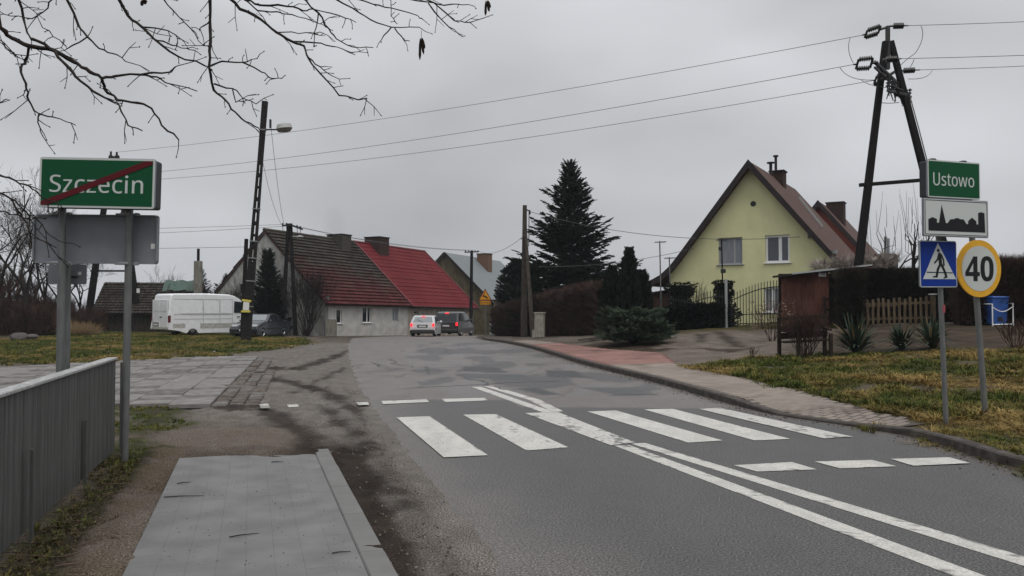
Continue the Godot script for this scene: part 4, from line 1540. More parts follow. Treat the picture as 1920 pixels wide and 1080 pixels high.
# ---------------------------------------------------------------- plants
var SPRAY = {}
func spray_meshes():
	var r = RandomNumberGenerator.new()
	r.seed = 5
	# a spruce frond, one metre long along x, hanging a little
	var g = Geo.new()
	for i in 26:
		var t = (i / 26.0) * 0.9 + 0.05
		var s = 1.0 if i % 2 else -1.0
		var p = Vector3(t, -0.12 * t * t, 0)
		var l = 0.34 * (1.0 - t * 0.75) * r.randf_range(0.7, 1.2)
		var q = p + Vector3(l * 0.75, r.randf_range(-0.10, 0.03), s * l)
		var w = Vector3(0.035, 0.02, -0.02 * s)
		g.tri(p - w, p + w, q)
		var u = Vector3(0, 0.045, 0)
		g.tri(p - u, p + u, q + Vector3(0.03, 0.02, 0))
	g.tri(Vector3(0, -0.02, 0.03), Vector3(0, 0.02, -0.03), Vector3(1.08, -0.1, 0))
	SPRAY["spruce"] = g.mesh()
	# a flat upright scale-leaf fan for thujas and clipped hedges
	g = Geo.new()
	for i in 18:
		var t = (i / 18.0) * 0.8
		var s = 1.0 if i % 2 else -1.0
		var p = Vector3(t, 0, 0)
		var l = 0.42 * (1.0 - t) * r.randf_range(0.6, 1.1) + 0.06
		var q = p + Vector3(l, r.randf_range(-0.06, 0.06), s * l * 0.7)
		g.tri(p + Vector3(-0.04, 0, 0.03 * s), p + Vector3(0.06, 0.02, -0.03 * s), q)
	SPRAY["thuja"] = g.mesh()
	# twig clusters
	for kind in [["twig", 9, 0.012], ["fine_twig", 14, 0.007]]:
		g = Geo.new()
		for i in kind[1]:
			var a = r.randf() * TAU
			var d = Vector3(1.0, r.randf_range(-0.6, 0.6), r.randf_range(-0.6, 0.6)).normalized()
			var p = Vector3(r.randf_range(0, 0.3), 0, 0) + d * 0.05
			var m = p + d * r.randf_range(0.3, 0.5)
			var e = m + (d + Vector3(r.randf_range(-0.3, 0.3), r.randf_range(-0.3, 0.5), r.randf_range(-0.4, 0.4))).normalized() * r.randf_range(0.2, 0.4)
			g.tube([p, m, e], [kind[2], kind[2] * 0.8, kind[2] * 0.35], 3, false)
		SPRAY[kind[0]] = g.mesh()
	# a small dead leaf
	g = Geo.new()
	g.quad(Vector3(-0.5, 0, 0), Vector3(0, 0.08, 0.28), Vector3(0.5, 0, 0), Vector3(0, 0.1, -0.28))
	SPRAY["leaf"] = g.mesh()

func aim(dir, roll = 0.0):      # basis whose x axis points along dir
	var x = dir.normalized()
	var z = x.cross(Vector3.UP)
	if z.length() < 0.05: z = Vector3(0, 0, 1)
	z = z.normalized()
	return Basis(x, z.cross(x), z) * Basis(Vector3.RIGHT, roll)
func shade_of(c, lo, hi):
	var k = c * rng.randf_range(lo, hi)
	k.a = 1.0
	return k

func conifer(called, label, at, h, r, col, skirt = 0.05, dens = 1.0, group = ""):
	var o = thing(called, label, "conifer", at, group)
	var g = Geo.new()
	g.tube([at + Vector3(0, -0.1, 0), at + Vector3(0.03, h * 0.5, 0), at + Vector3(0, h * 0.985, 0)], [h * 0.018, h * 0.011, 0.012], 7)
	part(o, "trunk", g, MT["bark"])
	var limbs = Geo.new()
	var xf = []
	var cs = []
	var y = h * skirt
	var step = 0.25 / dens * (0.6 + h / 22.0)
	while y < h * 0.975:
		var t = (y - h * skirt) / (h * (1.0 - skirt))
		var n = 7 + int(4 * (1.0 - t))
		var a0 = rng.randf() * TAU
		for i in n:
			var a = a0 + TAU * i / n + rng.randf_range(-0.35, 0.35)
			var l = (r * pow(minf(1.0, (1.0 - t) * 1.2), 0.95) + 0.05) * rng.randf_range(0.55, 1.25) * (0.9 + 0.25 * sin(y * 2.7))
			var rise = lerpf(-0.25, 0.75, t) + rng.randf_range(-0.12, 0.12)
			var p0 = at + Vector3(0, y + rng.randf_range(-0.12, 0.12), 0)
			var dir = Vector3(cos(a), 0, sin(a))
			var pts = []
			for k in 5:
				var u = k / 4.0
				pts.append(p0 + dir * l * u + Vector3(0, l * (rise * u + 0.28 * u * u * (1.0 - t)), 0))
			limbs.tube(pts, [0.03, 0.025, 0.02, 0.014, 0.006], 3, false)
			var m = maxi(3, int(l / 0.12 * dens))
			for k in m:
				var u = 0.12 + 0.88 * (k + rng.randf()) / m
				var i0 = clampi(int(u * 4), 0, 3)
				var p = pts[i0].lerp(pts[i0 + 1], u * 4 - i0)
				var along_ = (pts[i0 + 1] - pts[i0]).normalized()
				var sd = along_.rotated(Vector3.UP, rng.randf_range(0.2, 1.0) * (1.0 if k % 2 else -1.0)) + Vector3(0, rng.randf_range(-0.35, 0.1), 0)
				var s = rng.randf_range(0.36, 0.66) * (0.5 + 0.5 * (1.0 - t)) * (0.75 + h / 30.0)
				xf.append(Transform3D(aim(sd, rng.randf_range(-0.5, 0.5)).scaled_local(Vector3.ONE * s), p))
				cs.append(shade_of(col, 0.6, 1.35))
			xf.append(Transform3D(aim(pts[4] - pts[3] + Vector3(0, 0.05, 0), rng.randf_range(-0.5, 0.5)).scaled_local(Vector3.ONE * 0.42), pts[3].lerp(pts[4], 0.6)))
			cs.append(shade_of(col, 0.9, 1.5))
		y += step * lerpf(1.0, 0.6, t)
	for k in 5:
		xf.append(Transform3D(aim(Vector3(0.12 * cos(k * 1.3), 1, 0.12 * sin(k * 1.3)), k).scaled_local(Vector3.ONE * 0.4), at + Vector3(0, h * 0.94, 0)))
		cs.append(shade_of(col, 0.8, 1.3))
	part(o, "limbs", limbs, MT["bark"])
	many(o, "needles", SPRAY["spruce"], MT["leaf"], xf, cs)
	return o

func clipped(o, called, spray, pts_fn, count, s_lo, s_hi, col, up):   # foliage over a volume: pts_fn gives [point, outward]
	var xf = []
	var cs = []
	for i in count:
		var q = pts_fn.call()
		var d = (q[1] + Vector3(rng.randf_range(-0.5, 0.5), rng.randf_range(-0.3, 0.5) + up, rng.randf_range(-0.5, 0.5))).normalized()
		xf.append(Transform3D(aim(d, rng.randf() * TAU).scaled_local(Vector3.ONE * rng.randf_range(s_lo, s_hi)), q[0]))
		cs.append(shade_of(col, 0.55, 1.45))
	return many(o, called, SPRAY[spray], MT["leaf"], xf, cs)

func turned(called, label, category, at, prof, count, spray, s_lo, s_hi, col, up, core = "needle_core", group = ""):
	# a clipped or naturally round plant: prof is [r, y] pairs
	var o = thing(called, label, category, at, group)
	var g = Geo.new()
	var inner = []
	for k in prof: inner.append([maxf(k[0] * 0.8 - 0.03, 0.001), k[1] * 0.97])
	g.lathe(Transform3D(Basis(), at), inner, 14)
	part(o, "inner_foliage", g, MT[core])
	var fn = func():
		var h = prof[-1][1]
		var y = h * (1.0 - pow(rng.randf(), 1.15))
		var r = 0.0
		for i in prof.size() - 1:
			if y >= prof[i][1] and y <= prof[i + 1][1]:
				r = lerpf(prof[i][0], prof[i + 1][0], (y - prof[i][1]) / maxf(prof[i + 1][1] - prof[i][1], 1e-4))
		var a = rng.randf() * TAU
		var w = n2.get_noise_3d(cos(a) * 3.0 + at.x * 3.0, y * 2.2, sin(a) * 3.0)
		r *= rng.randf_range(0.72, 1.0) * (1.0 + 0.28 * w)
		return [at + Vector3(cos(a) * r, y, sin(a) * r), Vector3(cos(a), 0.0, sin(a))]
	clipped(o, "foliage", spray, fn, count, s_lo, s_hi, col, up)
	return o

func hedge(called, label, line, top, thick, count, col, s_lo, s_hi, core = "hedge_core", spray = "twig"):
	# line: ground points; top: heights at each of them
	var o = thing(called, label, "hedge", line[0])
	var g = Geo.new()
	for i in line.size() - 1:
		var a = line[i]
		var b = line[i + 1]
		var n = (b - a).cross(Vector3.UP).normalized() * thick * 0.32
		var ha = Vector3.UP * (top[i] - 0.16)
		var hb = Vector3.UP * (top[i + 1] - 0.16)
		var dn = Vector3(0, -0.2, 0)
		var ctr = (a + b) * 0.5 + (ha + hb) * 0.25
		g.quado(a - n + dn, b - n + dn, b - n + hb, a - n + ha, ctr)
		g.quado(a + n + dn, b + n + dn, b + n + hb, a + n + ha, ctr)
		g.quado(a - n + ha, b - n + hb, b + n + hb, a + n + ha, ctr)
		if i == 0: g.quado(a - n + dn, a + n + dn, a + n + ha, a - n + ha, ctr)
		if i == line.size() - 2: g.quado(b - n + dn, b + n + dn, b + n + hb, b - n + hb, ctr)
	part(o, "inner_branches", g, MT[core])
	var fn = func():
		var u = rng.randf() * (line.size() - 1)
		var i = mini(int(u), line.size() - 2)
		u -= i
		var a = line[i].lerp(line[i + 1], u)
		var h = lerpf(top[i], top[i + 1], u)
		var n = (line[i + 1] - line[i]).cross(Vector3.UP).normalized()
		if rng.randf() < 0.3:
			var off = rng.randf_range(-0.5, 0.5)
			return [a + n * off * thick + Vector3.UP * (h - rng.randf_range(0.08, 0.3) + 0.06 * n2.get_noise_2d(a.x * 4, a.z * 4)), Vector3.UP * 0.8 + n * off * 0.5]
		var s = 1.0 if rng.randf() < 0.65 else -1.0
		var y = h * rng.randf_range(0.0, 0.96)
		return [a + n * s * thick * (0.5 - rng.randf() * 0.18 + 0.1 * n2.get_noise_3d(a.x * 2, y * 3, a.z * 2)) + Vector3.UP * y, n * s * 0.7 + Vector3.UP * 0.4]
	clipped(o, "foliage", spray, fn, count, s_lo, s_hi, col, 0.1)
	return o

func grow(g, tips, p, dir, l, r, depth, up, spread_, curl):
	var pts = [p]
	r = maxf(r, 0.007 if depth < 2 else 0.004)
	var rad = [r]
	var d = dir
	var n = 3 if depth > 1 else 2
	for i in n:
		d = (d + Vector3(rng.randf_range(-curl, curl), rng.randf_range(-curl, curl) + up * 0.15, rng.randf_range(-curl, curl))).normalized()
		pts.append(pts[-1] + d * l / n)
		rad.append(lerpf(r, r * 0.6, (i + 1.0) / n))
	g.tube(pts, rad, 5 if depth > 3 else 3, false)
	if depth <= 0:
		tips.append([pts[-1], d])
		return
	var kids = 2 + (1 if rng.randf() < 0.6 else 0)
	for i in kids:
		var u = 1.0 if i == 0 else rng.randf_range(0.45, 0.95)
		var k = clampi(int(u * n), 0, n - 1)
		var q = pts[k].lerp(pts[k + 1], u * n - k)
		var side = Vector3(rng.randf_range(-1, 1), rng.randf_range(-0.4, 0.8), rng.randf_range(-1, 1)).normalized()
		var nd = (d + side * spread_ * (0.5 if i == 0 else 1.0) + Vector3(0, up, 0)).normalized()
		grow(g, tips, q, nd, l * rng.randf_range(0.62, 0.85), r * (0.62 if i == 0 else 0.45), depth - 1, up, spread_, curl)

func bare_tree(called, label, at, h, r, depth, up, spread_, m, group = "", lean = Vector3.ZERO, trunk_share = 0.28, shoots = 0.0):
	var o = thing(called, label, "tree", at, group)
	var g = Geo.new()
	var top = at + Vector3(0, h * trunk_share, 0) + lean
	g.tube([at + Vector3(0, -0.15, 0), at + Vector3(0.02, h * trunk_share * 0.5, 0.02) + lean * 0.4, top], [r * 1.25, r, r * 0.85], 7)
	part(o, "trunk", g, m)
	var crown = Geo.new()
	var tips = []
	for i in 3:
		var a = TAU * i / 3.0 + rng.randf()
		grow(crown, tips, top, Vector3(cos(a) * 0.5, 1.0, sin(a) * 0.5).normalized(), h * 0.27, r * 0.7, depth, up, spread_, 0.22)
	if shoots > 0.0:        # upright water shoots along the boughs
		for k in tips:
			for i in 1:
				var p = k[0] + Vector3(rng.randf_range(-0.1, 0.1), 0, rng.randf_range(-0.1, 0.1))
				var l = shoots * rng.randf_range(0.4, 1.1)
				var s = Vector3(rng.randf_range(-0.22, 0.22), 1.0, rng.randf_range(-0.2, 0.2)) * l
				crown.tube([p, p + s * 0.5 + Vector3(0.02, 0, 0), p + s], [0.012, 0.009, 0.005], 3, false)
	part(o, "crown", crown, m)
	return o

func shrub(called, label, at, h, w, stems, m, group = "", depth = 2, up = 0.25):
	var o = thing(called, label, "shrub", at, group)
	var g = Geo.new()
	var tips = []
	for i in stems:
		var a = rng.randf() * TAU
		var k = rng.randf() * w / h
		grow(g, tips, at + Vector3(cos(a), 0, sin(a)) * 0.1 * w, Vector3(cos(a) * k, 1, sin(a) * k).normalized(), h * 0.45, maxf(0.008, h * 0.01), depth, up, 0.5, 0.2)
	part(o, "stems", g, m)
	return o

func yucca(label, at, r, n):
	var o = thing("yucca", label, "yucca", at, "yuccas along the verge")
	var g = Geo.new()
	g.colored = true
	for i in n:
		var a = rng.randf() * TAU
		var e = rng.randf_range(0.1, 1.45)
		var s = Vector3(cos(a), 0, sin(a))
		var k = Vector3(-s.z, 0, s.x) * 0.026
		var l = r * rng.randf_range(0.75, 1.1)
		var p = at + s * 0.04 + Vector3(0, rng.randf_range(0.02, 0.2), 0)
		var d0 = (s * cos(e) + Vector3(0, sin(e), 0))
		var m = p + d0 * l * 0.55
		var q = p + d0 * l + Vector3(0, -l * 0.22 * cos(e), 0)
		g.tint(shade_of(Color(0.032, 0.05, 0.034) if rng.randf() > 0.06 else Color(0.2, 0.15, 0.07), 0.6, 1.5))
		g.quad(p - k * 0.7, p + k * 0.7, m + k, m - k)
		g.tri(m - k, m + k, q)
	part(o, "leaves", g, MT["leaf"])

func make_plants():
	spray_meshes()
	var at = on(3.4, 46.5)
	conifer("spruce", "tall dark spruce rising behind the long brown hedge", at, 10.0, 3.2, Color(0.02, 0.031, 0.018), 0.06, 1.25)
	at = on(-16.1, 52.7)
	conifer("spruce", "narrow dark spruce standing in front of the grey house gable", at, 5.5, 1.15, Color(0.014, 0.02, 0.013), 0.08, 1.2)
	conifer("spruce", "distant spruce just right of the lone chimney stack", pt(-32.0, 82.0, 0.2), 5.2, 2.0, Color(0.03, 0.042, 0.035), 0.05, 0.8)
	conifer("spruce", "distant spruce peeping over the left slope of the grey house roof", pt(-28.8, 81.0, 0.2), 4.8, 2.2, Color(0.03, 0.042, 0.035), 0.05, 0.8)
	turned("round_cypress", "rounded dark cypress bush left of the tall spruce", "conifer", on(0.45, 52.0), [[0.8, 0.0], [1.45, 1.3], [1.5, 2.6], [1.0, 4.0], [0.2, 4.75]], 2600, "thuja", 0.2, 0.42, Color(0.017, 0.026, 0.017), 0.5)
	for k in [[1147, 33.6, 2.75, 0.45, "shortest of three dark columnar thujas, nearest the brown hedge"], [1180, 33.0, 3.45, 0.44, "tallest of three dark columnar thujas beside the brown hedge"], [1204, 34.4, 2.5, 0.4, "columnar thuja at the iron fence end of the three"]]:
		var x = (k[0] - 960) / FOCAL * k[1]
		turned("thuja", k[4], "conifer", on(x, k[1]), [[k[3] * 0.85, 0.0], [k[3], 0.5], [k[3] * 0.95, k[2] * 0.5], [k[3] * 0.55, k[2] * 0.8], [0.03, k[2]]], 1500, "thuja", 0.16, 0.34, Color(0.014, 0.021, 0.013), 1.6, "needle_core", "thujas between the hedge and the iron fence")
	# juniper: low, spreading, grey-green
	at = foot(1196, 650)
	at.z -= 1.0
	at.y = Hg(at.x, -at.z)
	var o = thing("juniper", "spreading grey-green juniper bush at the driveway corner", "shrub", at)
	var g = Geo.new()
	for i in 16:
		var a = TAU * i / 16.0
		g.tube([at, at + Vector3(cos(a) * 0.4, 0.4, sin(a) * 0.4), at + Vector3(cos(a) * 0.95, 0.75, sin(a) * 0.95)], [0.04, 0.03, 0.01], 4, false)
	part(o, "stems", g, MT["bark"])
	var fn = func():
		var a = rng.randf() * TAU
		var u = sqrt(rng.randf())
		var lay = floorf(rng.randf() * 4.0)
		var r = u * (0.98 - lay * 0.08) * (1.0 + 0.25 * sin(a * 3.0 + lay * 2.0))
		return [at + Vector3(cos(a) * r, 0.18 + lay * 0.25 + u * 0.1 * (1.0 + sin(a * 5.0)), sin(a) * r), Vector3(cos(a), 0.12, sin(a)) * 1.6]
	clipped(o, "foliage", "spruce", fn, 1500, 0.25, 0.5, Color(0.058, 0.08, 0.052), 0.1)
	# garden of the yellow house
	turned("topiary", "wide vase-shaped clipped bush behind the iron fence", "shrub", on((1276 - 960) / FOCAL * 35.0, 35.0), [[0.42, 0.0], [0.45, 0.8], [0.42, 1.35], [0.58, 1.7], [0.6, 1.98], [0.05, 2.02]], 1300, "thuja", 0.1, 0.2, Color(0.02, 0.019, 0.012), 0.3)
	turned("topiary", "narrow tiered clipped bush beside the pale gate post", "shrub", on((1357 - 960) / FOCAL * 34.5, 34.5), [[0.5, 0.0], [0.62, 0.4], [0.6, 0.8], [0.3, 1.12], [0.42, 1.45], [0.32, 1.72], [0.42, 1.95], [0.03, 2.0]], 1300, "thuja", 0.09, 0.18, Color(0.016, 0.019, 0.012), 0.3)
	hedge("clipped_hedge", "low dark evergreen hedge along the iron fence", [on(6.3, 34.6), on(7.7, 34.4), on(9.0, 34.0)], [0.95, 1.05, 0.95], 0.7, 2200, Color(0.013, 0.017, 0.012), 0.14, 0.28, "needle_core", "thuja")
	shrub("bare_shrub", "bare shrub between the two clipped topiary bushes", on((1315 - 960) / FOCAL * 35.0, 35.0), 2.1, 0.8, 9, MT["twig"])
	# the long brown hedge beside the pavement
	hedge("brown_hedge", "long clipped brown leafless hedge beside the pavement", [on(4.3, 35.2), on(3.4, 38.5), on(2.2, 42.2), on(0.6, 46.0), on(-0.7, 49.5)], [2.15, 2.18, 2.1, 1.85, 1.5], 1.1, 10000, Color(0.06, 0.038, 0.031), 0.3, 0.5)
	# dark growth at the right
	hedge("dark_thicket", "tall dark overgrown hedge beside the red wooden shed", [on(11.6, 28.3), on(12.2, 28.1)], [1.8, 1.7], 1.3, 2600, Color(0.036, 0.03, 0.022), 0.3, 0.55)
	hedge("dark_thicket", "dark hedge under the flat roof behind the picket fence", [on(13.6, 31.0), on(15.2, 30.6), on(17.4, 30.2)], [1.82, 1.85, 1.8], 0.9, 3500, Color(0.026, 0.021, 0.017), 0.3, 0.5)
	hedge("garden_hedge", "tall rust-brown hedge filling the right edge behind the blue bin", [on(15.1, 27.2), on(17.4, 26.4), on(20.5, 25.6), on(26.0, 24.8)], [1.9, 1.95, 1.9, 1.95], 1.6, 8500, Color(0.06, 0.038, 0.028), 0.35, 0.6)
	var trees = [[1672, 33.0, 4.7, 0.09, "small bare fruit tree with upright shoots behind the flat roof"], [1714, 32.0, 5.2, 0.11, "gnarled bare fruit tree beside the place-name sign"]]
	for k in trees:
		bare_tree("fruit_tree", k[4], on((k[0] - 960) / FOCAL * k[1], k[1]), k[2] * 0.8, k[3], 2, 0.0, 1.0, MT["twig"], "bare fruit trees in the garden", Vector3.ZERO, 0.42, 1.7)
	# tangle of dry pale vine on the shed
	o = thing("dry_vine", "pale dry vine tangled over the shed roof", "vine", on(12.2, 30.5, 2.0))
	fn = func(): 
		var u = rng.randf()
		return [on(lerpf(11.6, 14.6, u), 30.4 + rng.randf_range(-0.4, 0.4), lerpf(2.05, 2.2, u) + rng.randf_range(-0.05, 0.28)), Vector3(rng.randf_range(-1, 1), 0.4, rng.randf_range(-1, 1))]
	clipped(o, "tendrils", "twig", fn, 260, 0.25, 0.6, Color(0.3, 0.26, 0.23), 0.0)
	yucca("large dark green yucca nearest the old bench", foot(1605, 664), 1.0, 150)
	yucca("small yucca between the two larger ones", foot(1690, 658), 0.72, 100)
	yucca("yucca growing by the pedestrian sign pole", foot(1748, 656), 0.85, 120)
	shrub("rose_bush", "small thorny leafless rose bush on the grass corner", foot(1411, 671), 0.42, 0.3, 7, MT["bark_red"], "", 1)
	shrub("rose_bush", "leafless rose bush growing through the old bench", foot(1510, 672), 1.0, 0.75, 34, MT["bark_red"], "", 3)
	o = shrub("rose_bush", "rose bush with withered leaves left of the bench", foot(1448, 640), 1.25, 0.7, 12, MT["bark_red"])
	at = foot(1448, 640)
	fn = func():
		var a = rng.randf() * TAU
		var r = sqrt(rng.randf()) * 0.75
		return [at + Vector3(cos(a) * r, 0.35 + rng.randf() * 0.95, sin(a) * r), Vector3(cos(a), 0, sin(a))]
	clipped(o, "withered_leaves", "leaf", fn, 330, 0.05, 0.1, Color(0.16, 0.11, 0.085), 0.0)
	shrub("rust_shrub", "low rust-brown shrub at the right end of the verge", foot(1905, 652), 0.75, 0.9, 22, MT["bark_red"])
	# left background: bare trees and scrub
	var tr = [[-8, 44, 8.2, 0.13, "multi-branched bare tree at the left edge of the scrub"], [48, 47, 8.6, 0.14, "tallest bare tree behind the grey sign back"], [84, 52, 7.6, 0.12, "bare tree just left of the grey sign back"], [150, 55, 5.6, 0.1, "bare tree seen under the small sign back"], [-70, 50, 8.5, 0.14, "bare tree beyond the left edge"], [18, 56, 9.2, 0.12, "bare tree rising second from the left edge"], [66, 60, 8.4, 0.11, "farthest bare tree just left of the sign"], [118, 50, 6.2, 0.1, "bare tree hidden behind the twin sign poles"]]
	for k in tr:
		bare_tree("scrub_tree", k[4], on((k[0] - 960) / FOCAL * k[1], k[1], -0.05), k[2], k[3], 6, 0.1, 0.95, MT["twig"], "bare trees in the scrub")
	bare_tree("bare_tree", "thin distant bare tree above the shed", pt((302 - 960) / FOCAL * 70.0, 70.0, 0.1), 5.2, 0.08, 4, 0.15, 0.8, MT["twig"])
	o = thing("scrub", "dense brown leafless scrub along the back of the field", "scrub", on(-30, 50))
	o.set_meta("kind", "stuff")
	fn = func():
		var u = rng.randf()
		var x = lerpf(-47.0, -26.3, u)
		var d = rng.randf_range(46.0, 54.0) - (u - 0.5) * 3.0
		var h = (4.8 - 3.7 * smoothstep(0.6, 1.0, u)) * (0.75 + 0.5 * n1.get_noise_2d(x * 1.5, d))
		return [on(x, d, maxf(h, 0.4) * pow(rng.randf(), 1.4)), Vector3(rng.randf_range(-0.5, 0.5), 1.0, rng.randf_range(-0.5, 0.5))]
	clipped(o, "twigs", "twig", fn, 8000, 0.5, 1.1, Color(0.05, 0.029, 0.022), 0.3)
	o = thing("dead_grass", "heap of dry straw-coloured grass before the scrub", "grass heap", on(-27.5, 47.5))
	fn = func():
		var x = rng.randf_range(-30.5, -25.0)
		return [on(x, rng.randf_range(46.5, 48.5), rng.randf() * 1.15 * exp(-pow((x + 28.2) / 1.5, 2))), Vector3(rng.randf_range(-1, 1), 0.7, rng.randf_range(-1, 1))]
	clipped(o, "straw", "fine_twig", fn, 900, 0.5, 0.9, Color(0.26, 0.185, 0.1), 0.0)
	for k in [[574, 51.6, 3.4, 1.7, "big bare shrub against the grey gable wall"], [452, 54.5, 2.7, 2.0, "brown bare shrub behind the leaning lamp post"], [512, 53.3, 2.0, 1.2, "bare shrub under the narrow spruce"]]:
		shrub("gable_shrub", k[4], on((k[0] - 960) / FOCAL * k[1], k[1]), k[2], k[3], 26, MT["twig"], "bare shrubs by the grey gable", 4, 0.2)

# ---------------------------------------------------------------- the tree whose twigs hang into the picture from the upper left
func make_tree_overhead():
	var root = on(-6.6, 3.6)
	var o = thing("overhanging_tree", "bare tree overhanging the path with dark knotty twigs", "tree", root)
	var g = Geo.new()
	var crotch = root + Vector3(0.1, 3.6, 0)
	g.tube([root + Vector3(0, -0.2, 0), root + Vector3(0.03, 1.8, 0), crotch], [0.22, 0.17, 0.15], 10)
	part(o, "trunk", g, MT["bark"])
	var limb = [crotch, Vector3(-5.2, 4.35, -4.0), Vector3(-3.6, 4.55, -4.9), Vector3(-2.0, 4.5, -5.4), Vector3(-0.6, 4.35, -5.8), Vector3(0.7, 4.3, -6.1)]
	g = Geo.new()
	g.tube(limb, [0.12, 0.09, 0.07, 0.055, 0.04, 0.02], 8)
	part(o, "limb", g, MT["bark"])
	var low = [crotch + Vector3(0, -0.9, 0), Vector3(-5.6, 2.75, -4.4), Vector3(-4.4, 2.72, -4.9)]
	g = Geo.new()
	g.tube(low, [0.08, 0.05, 0.025], 8)
	part(o, "limb", g, MT["bark"])
	var L = [
		[4.9, 0.016, 0, [0, 51, 22, 71, 54, 86, 88, 91, 117, 103, 147, 120, 169, 135, 191, 147, 196, 166, 220, 188, 259, 193, 284, 203, 303, 235, 335, 262]],
		[4.9, 0.009, -1, [191, 147, 215, 143, 264, 140, 294, 144, 318, 157, 370, 171]],
		[4.9, 0.007, -1, [264, 140, 321, 135, 338, 122]],
		[4.8, 0.013, 1, [34, -20, 44, 34, 59, 73]],
		[4.9, 0.009, -1, [54, 86, 47, 113, 39, 127, 49, 157, 51, 181, 61, 201, 73, 213, 71, 230, 81, 257]],
		[4.9, 0.005, -1, [73, 213, 113, 223, 142, 235]],
		[4.8, 0.010, -1, [59, 73, 93, 91, 117, 115, 142, 144, 174, 171, 210, 188, 223, 196, 240, 235, 267, 245]],
		[5.2, 0.010, 1, [120, -20, 147, 47, 164, 69, 186, 91, 210, 100, 235, 115]],
		[5.0, 0.005, -1, [164, 69, 125, 92, 112, 75, 80, 52]],
		[5.3, 0.013, 1, [212, -20, 240, 29, 267, 51, 289, 73, 333, 105, 382, 122, 392, 125]],
		[5.3, 0.006, -1, [267, 51, 303, 55, 330, 66, 333, 78]],
		[5.3, 0.006, -1, [289, 73, 312, 80, 340, 90, 364, 94]],
		[5.4, 0.013, 1, [396, -20, 394, 39, 395, 78, 392, 125, 401, 169, 421, 186, 441, 210, 460, 228, 485, 240]],
		[5.4, 0.007, -1, [392, 125, 416, 115, 455, 117, 482, 110]],
		[5.4, 0.006, -1, [455, 117, 490, 135, 509, 147, 529, 147]],
		[5.4, 0.006, -1, [401, 157, 436, 166, 455, 184, 480, 195]],
		[5.4, 0.005, -1, [436, 166, 442, 192, 462, 188]],
		[5.4, 0.005, -1, [394, 39, 376, 52, 374, 58]],
		[5.6, 0.012, 1, [418, -16, 450, 17, 490, 37, 519, 61, 548, 78, 570, 86, 578, 108, 600, 137, 636, 179, 671, 187, 688, 184]],
		[5.6, 0.006, -1, [548, 78, 602, 81, 631, 88, 666, 103]],
		[5.6, 0.006, -1, [578, 108, 600, 125, 622, 142]],
		[5.6, 0.005, -1, [519, 61, 560, 63, 600, 60]],
		[5.8, 0.010, 1, [452, -12, 460, 0, 490, 10, 538, 12, 568, 20, 587, 17, 636, 29, 668, 42]],
		[5.8, 0.006, -1, [460, 0, 483, 20, 520, 22, 560, 32, 600, 45, 612, 52]],
		[5.9, 0.009, 1, [560, -10, 597, 24, 617, 54, 631, 73, 661, 88, 700, 89]],
		[5.9, 0.005, -1, [597, 24, 590, 60, 588, 88]],
		[6.0, 0.009, 1, [612, -12, 661, 15, 695, 37, 734, 51, 786, 51]],
		[6.0, 0.005, -1, [734, 51, 715, 75, 714, 80]],
		[6.0, 0.005, -1, [740, 53, 757, 75, 768, 77]],
		[6.0, 0.008, 1, [650, -10, 700, 8, 734, 15, 783, 29, 790, 34]],
		[6.1, 0.008, 1, [725, -10, 813, 5, 852, 39, 881, 42, 920, 29]],
		[6.1, 0.006, -1, [803, 6, 842, 51, 867, 69]],
		[6.1, 0.006, -1, [790, -4, 832, 10, 860, 8, 884, 10]],
		[6.0, 0.006, 1, [690, -12, 733, 0, 733, 30, 745, 45]],
		[5.2, 0.006, 1, [296, -14, 325, 20, 357, 53, 380, 84, 392, 86]],
		[5.0, 0.006, 1, [100, -14, 90, 15, 60, 35, 20, 30, 0, 22]],
		[4.7, 0.008, 2, [-30, 325, 0, 329, 28, 338, 54, 348, 70, 360, 92, 375, 116, 388]],
		[4.7, 0.008, 2, [-30, 352, 0, 362, 28, 376, 48, 396, 70, 412, 92, 440, 122, 455]],
		[4.7, 0.006, -1, [20, 372, 38, 400, 52, 428, 76, 450, 95, 458]],
		[4.7, 0.006, 2, [-30, 392, 0, 396, 30, 402, 48, 410, 66, 408]],
		[4.9, 0.006, 2, [-20, 70, 0, 75, 18, 96, 29, 107]],
		[4.9, 0.004, 2, [-20, 196, 0, 193, 14, 186]],
	]
	for b in L:
		g = Geo.new()
		var pts = []
		var rad = []
		var n = b[3].size() / 2
		var dz = rng.randf_range(-0.12, 0.12)
		for i in n:
			pts.append(P(b[3][i * 2], b[3][i * 2 + 1], b[0] + dz * i / n + 0.05 * sin(i * 1.7) * (0.0 if i == 0 else 1.0)))
		if b[2] >= 0:       # grow it on to its limb beyond the frame
			var src = low if b[2] == 2 else limb
			var best = src[0]
			for i in 41:
				var u = i / 40.0 * (src.size() - 1)
				var q = src[mini(int(u), src.size() - 2)].lerp(src[mini(int(u), src.size() - 2) + 1], u - mini(int(u), src.size() - 2))
				if (q + Vector3(0.35, 0, 0)).distance_to(pts[0]) < (best + Vector3(0.35, 0, 0)).distance_to(pts[0]): best = q
			pts.push_front((best + pts[0]) * 0.5 + Vector3(-0.05, 0.08, 0))
			pts.push_front(best)
		n = pts.size()
		# knotty: wobble between the surveyed points
		var q = []
		for i in n - 1:
			for k in 3:
				var u = k / 3.0
				q.append(pts[i].lerp(pts[i + 1], u) + (Vector3(rng.randf_range(-1, 1), rng.randf_range(-1, 1), rng.randf_range(-1, 1)) * 0.008 if k > 0 else Vector3.ZERO))
		q.append(pts[-1])
		for i in q.size(): rad.append(maxf(b[1] * (1.0 - 0.72 * i / q.size()), 0.0028) * rng.randf_range(0.92, 1.25))
		g.tube(q, rad, 5)
